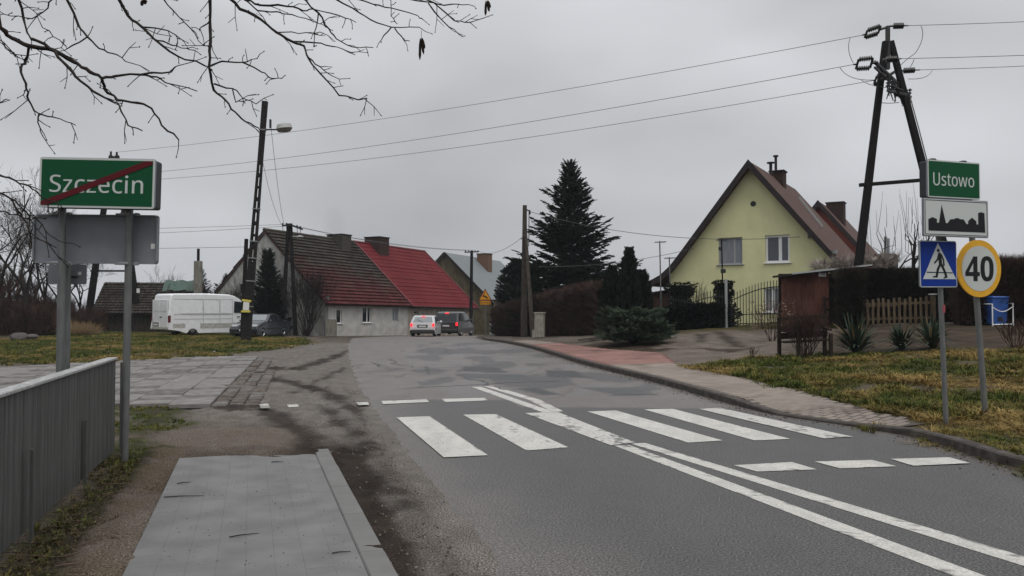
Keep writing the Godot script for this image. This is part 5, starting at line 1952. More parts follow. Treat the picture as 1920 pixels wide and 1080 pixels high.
		for i in range(2, q.size()):        # short spurs and side twigs
			if rng.randf() < 0.5:
				var dir = (q[i] - q[i - 1]).normalized()
				var sd = (dir * 0.7 + Vector3(rng.randf_range(-1, 1), rng.randf_range(-1, 1), rng.randf_range(-0.6, 0.6))).normalized()
				var l = rng.randf_range(0.02, 0.08) if rng.randf() < 0.6 else rng.randf_range(0.08, 0.2)
				var e = q[i] + sd * l * 0.55
				var f = e + (sd + Vector3(rng.randf_range(-0.5, 0.5), rng.randf_range(-0.6, 0.3), 0)).normalized() * l * 0.5
				g.tube([q[i], e, f], [0.0035, 0.003, 0.0022], 3)
				if l > 0.12:
					var s2 = (sd + Vector3(rng.randf_range(-1, 1), rng.randf_range(-1, 1), 0) * 0.8).normalized()
					g.tube([e, e + s2 * l * 0.4], [0.0028, 0.002], 3)
				g.cyl(f - sd * 0.004, f + sd * 0.008, 0.0042, 0.002, 5)
		part(o, "branch", g, MT["twig"])
	for k in [[790, 72, 5.9, 0.16], [913, 2, 6.0, 0.11], [269, 0, 5.3, 0.04]]:
		g = Geo.new()
		var p = P(k[0], k[1], k[2])
		g.tube([p + Vector3(0, 0.06, 0), p], [0.002, 0.002], 3)
		for i in 3:
			var a = p + Vector3(0.008 * i - 0.008, 0, 0.005 * i)
			var e = a + Vector3(0.03 * (0.6 if i else -0.1), -k[3] * (1.0 - 0.25 * i), 0)
			g.tube([a, a.lerp(e, 0.3), a.lerp(e, 0.8), e], [0.003, 0.010, 0.011, 0.003], 6)
		part(o, "seed_pod", g, MT["pod"])

# ---------------------------------------------------------------- poles and wires
func insulator(g, p, q, r, n):
	g.cyl(p, q, r * 0.3, r * 0.3, 6)
	for i in n:
		var t = (i + 0.5) / n
		var c = p.lerp(q, t)
		var d = (q - p).normalized() * (p.distance_to(q) / n * 0.28)
		g.tube([c - d, c, c + d], [r * 0.45, r, r * 0.45], 8)

func wire(label, p, q, sag, r = 0.011, group = ""):
	var g = Geo.new()
	var pts = []
	for i in 25:
		var t = i / 24.0
		pts.append(p.lerp(q, t) - Vector3(0, 4.0 * sag * t * (1.0 - t), 0))
	g.tube(pts, r, 4)
	return solo("wire", g, MT["wire"], label, "wire", p, group)

func leg(o, called, p, q, w0, w1, m):
	var g = Geo.new()
	g.taper(p, q, w0, w0 * 0.8, w1, w1 * 0.8, Vector3(0.1, 0.2, 1))
	return part(o, called, g, m)

func make_poles():
	# leaning street lamp pole of concrete with ladder openings
	var b = foot(461, 640)
	var d = -b.z
	var t = P(497, 190, d)
	var o = thing("street_lamp", "leaning openwork concrete lamp pole standing in the left field", "street lamp", b)
	var ax = (t - b).normalized()
	var rt = ax.cross(Vector3.BACK).normalized() * -1.0
	var h = b.distance_to(t)
	var g = Geo.new()
	for s in [-1, 1]:
		g.taper(b + rt * s * 0.155 - ax * 0.3, b + ax * h * 0.80 + rt * s * 0.08, 0.14, 0.22, 0.08, 0.18, Vector3.BACK)
	g.taper(b - ax * 0.3, b + ax * h * 0.33, 0.3, 0.16, 0.22, 0.14, Vector3.BACK)
	g.taper(b + ax * h * 0.745, t, 0.24, 0.2, 0.26, 0.22, Vector3.BACK)
	for k in 9:
		var u = 0.34 + 0.05 * k
		g.box(Transform3D(Basis(rt, ax, rt.cross(ax)), b + ax * h * u), Vector3(0.2, 0.2 if k % 2 else 0.13, 0.14))
	part(o, "pole", g, MT["pole_concrete"])
	g = Geo.new()
	for u in [0.145, 0.25, 0.345, 0.415, 0.55, 0.88]:
		g.box(Transform3D(Basis(rt, ax, rt.cross(ax)), b + ax * h * u), Vector3(0.44 - u * 0.13, 0.05, 0.25))
	part(o, "steel_band", g, MT["steel"])
	g = Geo.new()
	var a0 = P(499, 243, d)
	var a1 = P(520, 243, d)
	var a2 = P(548, 237, d)
	g.tube([a0, a1, P(528, 241, d)], 0.04, 6)
	g.box(Transform3D(Basis(), P(507, 232, d)), Vector3(0.1, 0.45, 0.1), 0.02)
	part(o, "arm", g, MT["iron_black"])
	g = Geo.new()
	var c = P(533, 238, d)
	g.lathe(Transform3D(Basis(Vector3.BACK, 0.08).scaled(Vector3(0.42, 0.6, 0.26)), c + Vector3(0, -0.08, 0)), [[0.0, -0.28], [0.75, -0.26], [1.0, 0.0], [0.85, 0.35], [0.0, 0.5]], 16)
	part(o, "lamp_head", g, MT["lamp_shell"])
	# the notice taped round the pole
	g = Geo.new()
	c = P(464, 574, d)
	var n = thing("notice", "small white notice with yellow tape strapped on the lamp pole", "notice", c)
	var tb = Transform3D(Basis(rt, ax, rt.cross(ax)), c + Vector3(0, 0, 0.2))
	g.box(tb, Vector3(0.3, 0.42, 0.05), 0.01)
	part(n, "sheet", g, MT["paper"])
	g = Geo.new()
	for s in [-1, 1]: g.box(tb * Transform3D(Basis(Vector3.BACK, 0.06 * s), Vector3(0, 0.27 * s, 0)), Vector3(0.46, 0.1, 0.07), 0.01)
	part(n, "tape", g, MT["paper_yellow"])
	g = Geo.new()
	g.box(tb * Transform3D(Basis(), Vector3(0.01, 0.03, 0.028)), Vector3(0.13, 0.2, 0.004))
	part(n, "print", g, MT["steel_pole"])
	# thin dark post beside it
	b = on(-15.5, 46.0)
	g = Geo.new()
	g.cyl(b + Vector3(0, -0.2, 0), P(462, 448, 46.0), 0.13, 0.11, 10)
	solo("post", g, MT["pole_black"], "short plain dark post just left of the leaning lamp pole", "post", b)
	# low-voltage pole with two legs by the grey house
	o = thing("power_pole", "two-legged black power pole with crossarms before the grey house gable", "power pole", on(-14.6, 52.3))
	leg(o, "leg", on(-15.06, 52.4, -0.2), P(541, 419, 52.3), 0.27, 0.2, MT["pole_black"])
	leg(o, "leg", on(-14.1, 52.2, -0.2), P(545, 419, 52.3), 0.27, 0.2, MT["pole_black"])
	g = Geo.new()
	g.beam(P(529, 423, 52.1), P(548, 422, 52.1), 0.08, 0.1)
	g.beam(P(546, 422, 52.1), P(567, 430, 53.3), 0.08, 0.1)
	for k in [[530, 421], [537, 421], [557, 425], [563, 427]]:
		g.cyl(P(k[0], k[1], 52.2), P(k[0], k[1] - 3, 52.2), 0.06, 0.04, 6)
		g.cyl(P(k[0], k[1], 52.2), P(k[0] + 0.5, k[1] + 14, 52.4), 0.018, 0.018, 4)
	part(o, "crossarm", g, MT["iron_black"])
	g = Geo.new()
	g.tube([P(548, 444, 52.2), P(556, 443, 52.2)], 0.03, 5)
	g.lathe(Transform3D(Basis(Vector3.BACK, 0.05).scaled(Vector3(0.3, 0.3, 0.15)), P(562, 444, 52.2)), [[0.0, -0.3], [0.8, -0.25], [1.0, 0.0], [0.0, 0.4]], 12)
	part(o, "lamp_head", g, MT["lamp_shell"])
	# slim pole at the end of the red-roofed house
	b = on(-3.4, 66.0)
	o = thing("power_pole", "slim black power pole at the far end of the red roof", "power pole", b)
	g = Geo.new()
	g.cyl(b + Vector3(0, -0.3, 0), P(884.5, 470, 66.0), 0.16, 0.12, 10)
	part(o, "pole", g, MT["pole_black"])
	g = Geo.new()
	g.beam(P(871, 473, 66), P(898, 472, 66), 0.07, 0.09)
	for k in [873, 879, 891, 896]: g.cyl(P(k, 473, 66), P(k, 469.5, 66), 0.07, 0.05, 6)
	part(o, "crossarm", g, MT["iron_black"])
	# stout pole with a strut by the pavement
	b = foot(982, 632)
	d = -b.z
	o = thing("power_pole", "stout weathered pole with a leaning strut before the brown hedge", "power pole", b)
	g = Geo.new()
	g.taper(b + Vector3(0, -0.3, 0), P(984, 385, d), 0.36, 0.3, 0.22, 0.2, Vector3.BACK)
	part(o, "pole", g, MT["pole_pale"])
	g = Geo.new()
	g.taper(P(999, 634, d - 0.8), P(986, 440, d - 0.2), 0.23, 0.2, 0.15, 0.14, Vector3.BACK)
	part(o, "strut", g, MT["pole_pale"])
	g = Geo.new()
	g.beam(P(984, 392, d), P(994, 396, d), 0.06, 0.06)
	g.cyl(P(992, 398, d), P(991.5, 462, d), 0.025, 0.025, 6)
	g.cyl(P(993, 402, d), P(993, 394, d), 0.07, 0.05, 6)
	part(o, "bracket", g, MT["iron_black"])
	# high-voltage poles
	high_pole()
	o = thing("high_voltage_pole", "distant A-shaped power pole behind the large grey sign back", "power pole", on(-28.0, 56.0))
	leg(o, "leg", on((162 - 960) / FOCAL * 56.0, 56.0, -0.3), P(209, 292, 56.0), 0.42, 0.28, MT["pole_black"])
	leg(o, "leg", on((264 - 960) / FOCAL * 56.0, 56.0, -0.3), P(219, 292, 56.0), 0.42, 0.28, MT["pole_black"])
	g = Geo.new()
	g.beam(P(170, 508, 55.8), P(250, 508, 55.8), 0.12, 0.12)
	part(o, "crossbar", g, MT["pole_black"])
	g = Geo.new()
	g.beam(P(205, 294, 55.9), P(222, 295, 55.9), 0.1, 0.1)
	g.cyl(P(208, 295, 55.9), P(208, 284, 55.9), 0.09, 0.07, 8)
	g.cyl(P(219, 295, 55.9), P(219, 285, 55.9), 0.09, 0.07, 8)
	part(o, "insulator", g, MT["insulator"])
	g = Geo.new()
	g.box(Transform3D(Basis(), P(259, 545, 55.6)), Vector3(0.2, 0.3, 0.03))
	part(o, "warning_plate", g, MT["paper"])
	# wires
	wire("uppermost long power wire crossing the whole sky", P(1617, 66, 29.6), P(222, 285, 56.0), 0.45)
	wire("middle one of three long power wires crossing the sky", P(1600, 121, 28.6), P(214, 329, 56.6), 0.5)
	wire("lowest of three long power wires crossing the sky", P(1636, 151, 31.3), P(214, 341, 55.4), 0.62)
	wire("upper wire leaving the high pole to the right edge", P(1703, 48, 30.2), pt(62, 34, 18.5), 0.9)
	wire("middle wire leaving the high pole to the right edge", P(1690, 110, 29.0), pt(62, 32.6, 16.4), 0.9)
	wire("lowest wire leaving the high pole to the right edge", P(1725, 131, 31.8), pt(62, 35.6, 17.2), 0.9)
	wire("upper house wire between the two-legged pole and the slim pole", P(548, 422, 52.1), P(875, 469.5, 66.0), 0.35, 0.012)
	wire("lower house wire between the two-legged pole and the slim pole", P(563, 427, 52.8), P(891, 469.5, 66.0), 0.3, 0.012)
	wire("house wire from the slim pole towards the round cypress", P(896, 470, 66.0), P(985, 440, 37.9), 0.5, 0.012)
	wire("sagging house wire from the stout pole to the yellow gable", P(994, 397, d), P(1500, 444, 36.3), 0.6, 0.013)
	wire("house wire behind the spruce running to the yellow roof edge", P(1010, 500, 41.0), P(1300, 466, 38.8), 0.25, 0.011)
	wire("uppermost of the three wires running left from the house pole", P(530, 421, 52.1), P(-320, 434, 50.0), 0.15, 0.011)
	wire("second of the three wires running left from the house pole", P(537, 424, 52.1), P(-320, 444, 50.0), 0.3, 0.011)
	wire("lowest wire running left from the short dark post", P(462, 463, 46.0), P(-320, 466, 50.0), 0.1, 0.011)
	wire("thin cable dropping from the lamp pole to the two-legged pole", P(508, 236, -o.position.z * 0.0 + 40.0), P(533, 423, 52.1), 0.5, 0.011)
	wire("second thin cable dropping from the lamp pole further down", P(492, 300, 40.0), P(530, 424, 52.1), 0.5, 0.01)

func high_pole():
	var o = thing("high_voltage_pole", "tall black A-shaped high-voltage pole behind the place-name sign", "power pole", on(14.5, 30.2))
	leg(o, "leg", on(12.68, 30.0, -0.3), P(1660, 78, 30.0), 0.29, 0.19, MT["pole_black"])
	leg(o, "leg", on(17.2, 30.4, -0.3), P(1670, 77, 30.1), 0.29, 0.19, MT["pole_black"])
	var g = Geo.new()
	g.beam(P(1664.5, 130, 30.0), P(1664.5, 49, 30.0), 0.13, 0.13)
	part(o, "mast", g, MT["iron_black"])
	g = Geo.new()
	g.beam(P(1612, 347, 30.0), P(1738, 337, 30.3), 0.13, 0.13)
	part(o, "crossbar", g, MT["pole_black"])
	g = Geo.new()
	var a = P(1640, 116, 28.6)
	var b = P(1700, 172, 31.8)
	g.beam(a, b, 0.09, 0.1)
	g.beam(a + Vector3(0, -0.2, 0), b + Vector3(0, -0.2, 0), 0.06, 0.07)
	for k in 6: g.beam(a.lerp(b, k / 6.0), a.lerp(b, (k + 1) / 6.0) + Vector3(0, -0.2, 0), 0.04, 0.04)
	g.beam(P(1652, 150, 29.7), P(1682, 132, 30.6), 0.09, 0.09)
	part(o, "crossarm", g, MT["iron_black"])
	# insulators: pairs on the left, single strings on the right
	for k in [[1660, 52, 1617, 66, 30.0, 5.0], [1646, 117, 1600, 121, 28.6, 7.5], [1664, 148, 1637, 151, 31.0, 6.0]]:
		g = Geo.new()
		var p = P(k[0], k[1], k[4])
		var q = P(k[2], k[3], k[4])
		var off = Vector3(0, k[5] * k[4] / FOCAL, 0.12)
		for s in [-1.0, 1.0]:
			insulator(g, p.lerp(q, 0.28) + off * s, p.lerp(q, 0.82) + off * s * 0.95, 0.10, 6)
		g.cyl(p.lerp(q, 0.26) + off, p.lerp(q, 0.26) - off, 0.045, 0.045, 6)
		g.cyl(p.lerp(q, 0.84) + off, p.lerp(q, 0.84) - off, 0.045, 0.045, 6)
		g.cyl(p, p.lerp(q, 0.26), 0.05, 0.05, 6)
		g.cyl(p.lerp(q, 0.84), q, 0.035, 0.03, 6)
		part(o, "insulator_pair", g, MT["insulator"])
	for k in [[1668, 49, 1703, 48, 30.1], [1655, 112, 1690, 110, 29.0], [1686, 133, 1725, 131, 31.6]]:
		g = Geo.new()
		var p = P(k[0], k[1], k[4])
		var q = P(k[2], k[3], k[4])
		g.cyl(p, q, 0.04, 0.025, 6)
		insulator(g, p.lerp(q, 0.2), p.lerp(q, 0.75), 0.125, 6)
		part(o, "insulator", g, MT["insulator"])
	# switchgear hung on the right-hand leg
	g = Geo.new()
	g.beam(P(1664, 170, 29.4), P(1708, 182, 30.9), 0.07, 0.07)
	g.beam(P(1672, 160, 29.6), P(1706, 176, 30.4), 0.06, 0.06)
	for k in 14:
		var p = P(1664 + k * 3.1, 164 + k * 1.6 + (k % 3) * 4.0, 29.5 + k * 0.1)
		insulator(g, p, p + Vector3(rng.randf_range(-0.06, 0.06), rng.randf_range(0.3, 0.5), 0), 0.085, 4)
		g.cyl(p, p + Vector3(rng.randf_range(-0.25, 0.1), rng.randf_range(-0.35, -0.1), 0.1), 0.03, 0.02, 4)
	g.box(Transform3D(Basis(Vector3.BACK, -0.3), P(1690, 178, 30.0)), Vector3(0.35, 0.12, 0.3), 0.02)
	part(o, "switchgear", g, MT["iron_black"])
	# jumper loops
	for l in [[1594, 71, 1586, 95, 1600, 118, 30.0, 28.6], [1575, 127, 1590, 152, 1637, 150, 28.8, 31.0], [1615, 150, 1630, 162, 1664, 164, 31.0, 29.6], [1727, 49, 1737, 70, 1716, 100, 30.2, 30.6], [1716, 100, 1698, 112, 1686, 125, 30.6, 30.6], [1748, 132, 1740, 150, 1703, 148, 31.8, 30.4], [1714, 111, 1712, 118, 1706, 127, 29.0, 30.0], [1650, 192, 1665, 195, 1686, 192, 30.0, 30.3]]:
		g = Geo.new()
		var pts = []
		for i in 9:
			var t = i / 8.0
			var p = Vector2(l[0], l[1]) * (1 - t) * (1 - t) + Vector2(l[2], l[3]) * 2.0 * t * (1 - t) * 1.0 + Vector2(l[4], l[5]) * t * t
			pts.append(P(p.x, p.y, lerpf(l[6], l[7], t)))
		g.tube(pts, 0.012, 4)
		part(o, "jumper_wire", g, MT["wire"])
	g = Geo.new()
	g.tube([P(1706, 180, 30.6), P(1722, 238, 30.3), P(1738, 300, 30.2), P(1752, 380, 30.2)], 0.022, 5)
	part(o, "operating_rod", g, MT["steel_pole"])
	g = Geo.new()
	g.box(Transform3D(Basis(), P(1601, 508, 29.75)), Vector3(0.16, 0.24, 0.02))
	part(o, "warning_plate", g, MT["paper"])

# ---------------------------------------------------------------- vehicles
func body_shell(g, t, prof, hw, ch, belt, tumble):
	# prof: [u forward, y]; extruded across with rounded shoulders
	var n = prof.size()
	var ctr = Vector2()
	for p in prof: ctr += p
	ctr /= n
	var rings = []
	for k in [[-1.0, 1.0], [-1.0, 0.0], [1.0, 0.0], [1.0, 1.0]]:
		var r = []
		for i in n:
			var p = prof[i]
			var x = k[0] * (hw - (0.0 if k[1] > 0 else ch))
			if k[1] > 0:
				var a = (prof[(i + 1) % n] - prof[i - 1]).normalized()
				var inn = Vector2(-a.y, a.x)
				if inn.dot(ctr - p) < 0 and (p.y < belt * 0.6) == false: inn = -inn
				p = p + inn * ch * 0.7
			x *= 1.0 - tumble * maxf(p.y - belt, 0.0)
			r.append(Vector3(x, p.y, -p.x))
		rings.append(r)
	for k in 3:
		for i in n:
			var j = (i + 1) % n
			g.quad(t * rings[k][i], t * rings[k][j], t * rings[k + 1][j], t * rings[k + 1][i])
	for k in [0, 3]:
		var pl = PackedVector2Array()
		for v in rings[k]: pl.append(Vector2(-v.z, v.y))
		var ix = Geometry2D.triangulate_polygon(pl)
		for i in range(0, ix.size(), 3):
			var q = rings[k]
			g.tri(t * q[ix[i]], t * q[ix[i + 1]], t * q[ix[i + 2]])

func arch(u, r, n = 8):
	var o = []
	for i in n + 1:
		var a = PI * i / n
		o.append(Vector2(u + r * cos(a), maxf(r * sin(a) + 0.06, 0.2)))
	return o

func side_pane(g, t, s, pts, hw, belt, tumble, out = 0.006):
	var q = []
	for p in pts:
		q.append(t * Vector3(s * (hw * (1.0 - tumble * maxf(p.y - belt, 0.0)) + out), p.y, -p.x))
	for i in range(1, q.size() - 1): g.tri(q[0], q[i], q[i + 1])
func end_pane(g, t, a, b, wa, wb, out):      # a, b: lower and upper [u, y]; half-widths there
	var dir = Vector2(b.x - a.x, b.y - a.y).normalized()
	var nn = Vector2(-dir.y, dir.x) * out
	var p = t * Vector3(-wa, a.y + nn.y, -(a.x + nn.x))
	var q = t * Vector3(wa, a.y + nn.y, -(a.x + nn.x))
	var r = t * Vector3(wb, b.y + nn.y, -(b.x + nn.x))
	var s = t * Vector3(-wb, b.y + nn.y, -(b.x + nn.x))
	g.quad(p, q, r, s)

func wheel(o, t, s, u, r, hw, alloy):
	var g = Geo.new()
	var c = t * Transform3D(Basis(Vector3.BACK, -PI / 2 * s), Vector3(s * (hw - 0.11), r, -u))
	g.lathe(c, [[r * 0.62, -0.1], [r * 0.95, -0.1], [r, -0.06], [r, 0.06], [r * 0.95, 0.1], [r * 0.62, 0.1], [r * 0.6, 0.06], [0.0, 0.06]], 20)
	var w = part(o, "wheel", g, MT["rubber"])
	g = Geo.new()
	if alloy:
		for k in 6:
			var b = c * Transform3D(Basis(Vector3.UP, TAU * k / 6.0), Vector3(r * 0.33, 0.075, 0))
			g.box(b, Vector3(r * 0.55, 0.03, r * 0.17), 0.005)
		g.lathe(c, [[r * 0.56, 0.066], [r * 0.64, 0.102], [r * 0.6, 0.106], [r * 0.52, 0.07]], 20)
	else:
		g.lathe(c, [[r * 0.55, 0.062], [r * 0.5, 0.085], [r * 0.2, 0.095], [0.0, 0.1]], 16)
	part(w, "rim", g, MT["rim_alloy"] if alloy else MT["steel_pole"])

func heading(x, d, fx, fd):
	var f = Vector3(fx, 0, -fd).normalized()
	var p = on(x, d)
	return Transform3D(Basis(f.cross(Vector3.UP), Vector3.UP, -f), p)

func slab_at(o, called, t, x, y, u, sx, sy, su, m, ch = 0.008):
	var g = Geo.new()
	g.box(t * Transform3D(Basis(), Vector3(x, y, -u)), Vector3(sx, sy, su), ch)
	return part(o, called, g, m)

func make_vehicles():
	van()
	sedan()
	hatchback()
	minivan()

func van():
	var t = heading(-21.1, 48.0, cos(deg_to_rad(54)), sin(deg_to_rad(54)))
	var o = thing("van", "white high-roofed panel van parked in the field, seen from its rear corner", "van", t.origin)
	var hw = 0.97
	var prof = [Vector2(0, 0.42)] + [Vector2(0.0, 1.1), Vector2(0.06, 1.9), Vector2(0.16, 2.42), Vector2(0.34, 2.52), Vector2(2.4, 2.56), Vector2(4.1, 2.52), Vector2(4.55, 2.42), Vector2(4.95, 2.22), Vector2(5.85, 1.5), Vector2(6.5, 1.2), Vector2(6.68, 0.9), Vector2(6.66, 0.36), Vector2(6.1, 0.3)] + arch(5.6, 0.42) + arch(1.55, 0.42) + [Vector2(0.6, 0.36)]
	var g = Geo.new()
	body_shell(g, t, prof, hw, 0.09, 1.2, 0.055)
	part(o, "body", g, MT["car_white"])
	g = Geo.new()
	g.box(t * Transform3D(Basis(), Vector3(0, 0.62, -3.4)), Vector3(1.5, 0.5, 5.6))
	part(o, "underbody", g, MT["plastic_black"])
	for s in [-1, 1]:
		wheel(o, t, s, 1.55, 0.34, hw, false)
		wheel(o, t, s, 5.6, 0.34, hw, false)
		g = Geo.new()       # pressed side panels
		for k in [[0.75, 2.2], [2.3, 3.35], [3.45, 4.25]]:
			side_pane(g, t, s, [Vector2(k[0], 1.32), Vector2(k[1], 1.32), Vector2(k[1], 2.05), Vector2(k[0], 2.05)], hw, 1.2, 0.055, 0.008)
		part(o, "side_panel", g, MT["car_white"])
		g = Geo.new()
		side_pane(g, t, s, [Vector2(2.05, 0.4), Vector2(5.1, 0.4), Vector2(5.1, 0.72), Vector2(2.05, 0.72)], hw, 1.2, 0.055, 0.004)
		side_pane(g, t, s, [Vector2(0.25, 0.45), Vector2(1.05, 0.45), Vector2(1.05, 0.72), Vector2(0.25, 0.72)], hw, 1.2, 0.055, 0.004)
		part(o, "sill_panel", g, MT["car_white_dirty"])
		g = Geo.new()
		for u in [2.24, 3.4]: side_pane(g, t, s, [Vector2(u, 0.75), Vector2(u + 0.025, 0.75), Vector2(u + 0.025, 2.18), Vector2(u, 2.18)], hw, 1.2, 0.055, 0.01)
		for y in [0.98, 1.26, 2.18]: side_pane(g, t, s, [Vector2(0.3, y), Vector2(4.3, y), Vector2(4.3, y + 0.025), Vector2(0.3, y + 0.025)], hw, 1.2, 0.055, 0.009)
		side_pane(g, t, s, [Vector2(4.32, 0.5), Vector2(4.345, 0.5), Vector2(4.345, 2.25), Vector2(4.32, 2.25)], hw, 1.2, 0.055, 0.009)
		part(o, "seam", g, MT["window_grey"])
		g = Geo.new()
		side_pane(g, t, s, [Vector2(4.42, 1.36), Vector2(5.6, 1.36), Vector2(4.95, 2.05), Vector2(4.46, 2.1)], hw, 1.2, 0.055, 0.012)
		part(o, "side_window", g, MT["car_glass"])
		slab_at(o, "door_handle", t, s * (hw + 0.012), 1.12, 4.75, 0.03, 0.05, 0.2, MT["plastic_black"])
		slab_at(o, "tail_light", t, s * (hw - 0.06), 1.0, 0.05, 0.13, 0.42, 0.12, MT["lamp_red"])
		slab_at(o, "mirror", t, s * (hw + 0.18), 1.6, 5.55, 0.2, 0.35, 0.14, MT["plastic_black"], 0.03)
		# rear doors
		g = Geo.new()
		g.box(t * Transform3D(Basis(), Vector3(s * 0.42, 1.34, 0.003)), Vector3(0.8, 1.62, 0.04), 0.012)
		var dr = part(o, "rear_door", g, MT["car_white"])
		slab_at(dr, "door_panel", t, s * 0.42, 1.72, -0.028, 0.62, 0.5, 0.02, MT["car_white"])
	slab_at(o, "rear_handle", t, 0.12, 1.12, -0.035, 0.2, 0.06, 0.04, MT["plastic_black"])
	slab_at(o, "number_plate", t, -0.45, 0.66, -0.035, 0.5, 0.12, 0.02, MT["plate_white"])
	slab_at(o, "plate_recess", t, -0.45, 0.67, -0.02, 0.66, 0.24, 0.02, MT["plastic_black"])
	slab_at(o, "bumper", t, 0, 0.45, 0.02, 1.8, 0.16, 0.12, MT["car_white_dirty"], 0.02)
	g = Geo.new()
	end_pane(g, t, Vector2(5.8, 1.54), Vector2(5.0, 2.18), 0.82, 0.74, -0.012)
	part(o, "windscreen", g, MT["car_glass"])

func sedan():
	var a = deg_to_rad(81)
	var t = heading(-15.65 + cos(a) * 4.4, 46.8 + sin(a) * 4.4, -cos(a), -sin(a))
	var o = thing("car", "black saloon car parked facing the viewer beside the white van", "car", t.origin, "")
	var hw = 0.86
	var prof = [Vector2(0.1, 0.3), Vector2(0.0, 0.55), Vector2(0.05, 0.88), Vector2(0.3, 0.98), Vector2(0.95, 1.0), Vector2(1.5, 1.36), Vector2(1.9, 1.43), Vector2(2.4, 1.42), Vector2(2.65, 1.37), Vector2(3.25, 0.98), Vector2(4.15, 0.84), Vector2(4.42, 0.7), Vector2(4.5, 0.5), Vector2(4.44, 0.24)] + arch(3.72, 0.36) + arch(0.98, 0.36)
	var g = Geo.new()
	body_shell(g, t, prof, hw, 0.08, 0.9, 0.3)
	part(o, "body", g, MT["car_black"])
	g = Geo.new()
	g.box(t * Transform3D(Basis(), Vector3(0, 0.45, -2.3)), Vector3(1.3, 0.4, 3.6))
	part(o, "underbody", g, MT["plastic_black"])
	for s in [-1, 1]:
		wheel(o, t, s, 3.72, 0.31, hw, true)
		wheel(o, t, s, 0.98, 0.31, hw, true)
		g = Geo.new()
		side_pane(g, t, s, [Vector2(1.95, 0.95), Vector2(3.1, 0.95), Vector2(2.6, 1.33), Vector2(1.98, 1.37)], hw, 0.9, 0.3)
		part(o, "front_side_window", g, MT["car_glass"])
		g = Geo.new()
		side_pane(g, t, s, [Vector2(1.05, 0.97), Vector2(1.87, 0.95), Vector2(1.9, 1.37), Vector2(1.55, 1.33)], hw, 0.9, 0.3)
		part(o, "rear_side_window", g, MT["car_glass"])
		slab_at(o, "headlight", t, s * 0.6, 0.70, 4.36, 0.38, 0.15, 0.18, MT["lamp_clear"], 0.04)
		slab_at(o, "mirror", t, s * (hw + 0.08), 0.98, 3.0, 0.18, 0.13, 0.1, MT["car_black"], 0.03)
		slab_at(o, "side_moulding", t, s * (hw + 0.008), 0.55, 2.3, 0.03, 0.07, 1.9, MT["plastic_black"])
	slab_at(o, "grille", t, 0, 0.70, 4.42, 0.7, 0.17, 0.1, MT["rim_alloy"], 0.02)
	g = Geo.new()
	for k in 5: g.box(t * Transform3D(Basis(), Vector3(0, 0.645 + k * 0.027, -4.478)), Vector3(0.62, 0.014, 0.012))
	part(o, "grille_bars", g, MT["plastic_black"])
	slab_at(o, "number_plate", t, 0, 0.45, 4.51, 0.52, 0.11, 0.02, MT["plate_white"])
	slab_at(o, "lower_intake", t, 0, 0.31, 4.47, 1.1, 0.1, 0.06, MT["plastic_black"])
	g = Geo.new()
	end_pane(g, t, Vector2(3.2, 1.0), Vector2(2.68, 1.345), 0.72, 0.6, -0.01)
	part(o, "windscreen", g, MT["car_glass_pale"])
	g = Geo.new()
	end_pane(g, t, Vector2(1.0, 1.02), Vector2(1.48, 1.34), 0.68, 0.58, -0.01)
	part(o, "rear_window", g, MT["car_glass"])

func hatchback():
	var t = heading(-6.05, 54.0, 0.03, 1.0)
	var o = thing("car", "silver-white hatchback braking on the road with red lights", "car", t.origin)
	var hw = 0.85
	var prof = [Vector2(0.12, 0.28), Vector2(0.0, 0.45), Vector2(0.02, 0.62), Vector2(0.1, 0.92), Vector2(0.62, 1.36), Vector2(0.95, 1.43), Vector2(2.0, 1.42), Vector2(2.25, 1.38), Vector2(2.95, 0.98), Vector2(3.8, 0.82), Vector2(4.05, 0.6), Vector2(4.02, 0.24)] + arch(3.3, 0.34) + arch(0.8, 0.34)
	var g = Geo.new()
	body_shell(g, t, prof, hw, 0.09, 0.88, 0.28)
	part(o, "body", g, MT["car_silver"])
	g = Geo.new()
	g.box(t * Transform3D(Basis(), Vector3(0, 0.42, -2.0)), Vector3(1.3, 0.36, 3.3))
	part(o, "underbody", g, MT["plastic_black"])
	slab_at(o, "bumper", t, 0, 0.36, 0.04, 1.66, 0.26, 0.2, MT["plastic_black"], 0.05)
	for s in [-1, 1]:
		wheel(o, t, s, 3.3, 0.3, hw, true)
		wheel(o, t, s, 0.8, 0.3, hw, true)
		g = Geo.new()
		side_pane(g, t, s, [Vector2(0.55, 0.95), Vector2(2.8, 0.95), Vector2(2.2, 1.34), Vector2(0.75, 1.37)], hw, 0.88, 0.28)
		part(o, "side_window", g, MT["car_glass"])
		brake(o, t, s * 0.74, 0.80, 0.04, 0.13, 0.2)
		slab_at(o, "mirror", t, s * (hw + 0.08), 0.98, 2.75, 0.17, 0.13, 0.1, MT["car_white"], 0.03)
	brake(o, t, 0.0, 1.37, 0.6, 0.26, 0.04)
	g = Geo.new()
	end_pane(g, t, Vector2(0.15, 0.96), Vector2(0.6, 1.33), 0.68, 0.57, 0.012)
	part(o, "rear_window", g, MT["car_glass_pale"])
	g = Geo.new()
	g.beam(t * Vector3(0.05, 0.99, -0.12), t * Vector3(-0.38, 1.17, -0.27), 0.02, 0.02)
	part(o, "wiper", g, MT["plastic_black"])
	slab_at(o, "number_plate", t, 0, 0.70, 0.01, 0.5, 0.1, 0.03, MT["plate_white"])
	slab_at(o, "plate_recess", t, 0, 0.71, 0.03, 0.7, 0.2, 0.04, MT["plastic_black"])

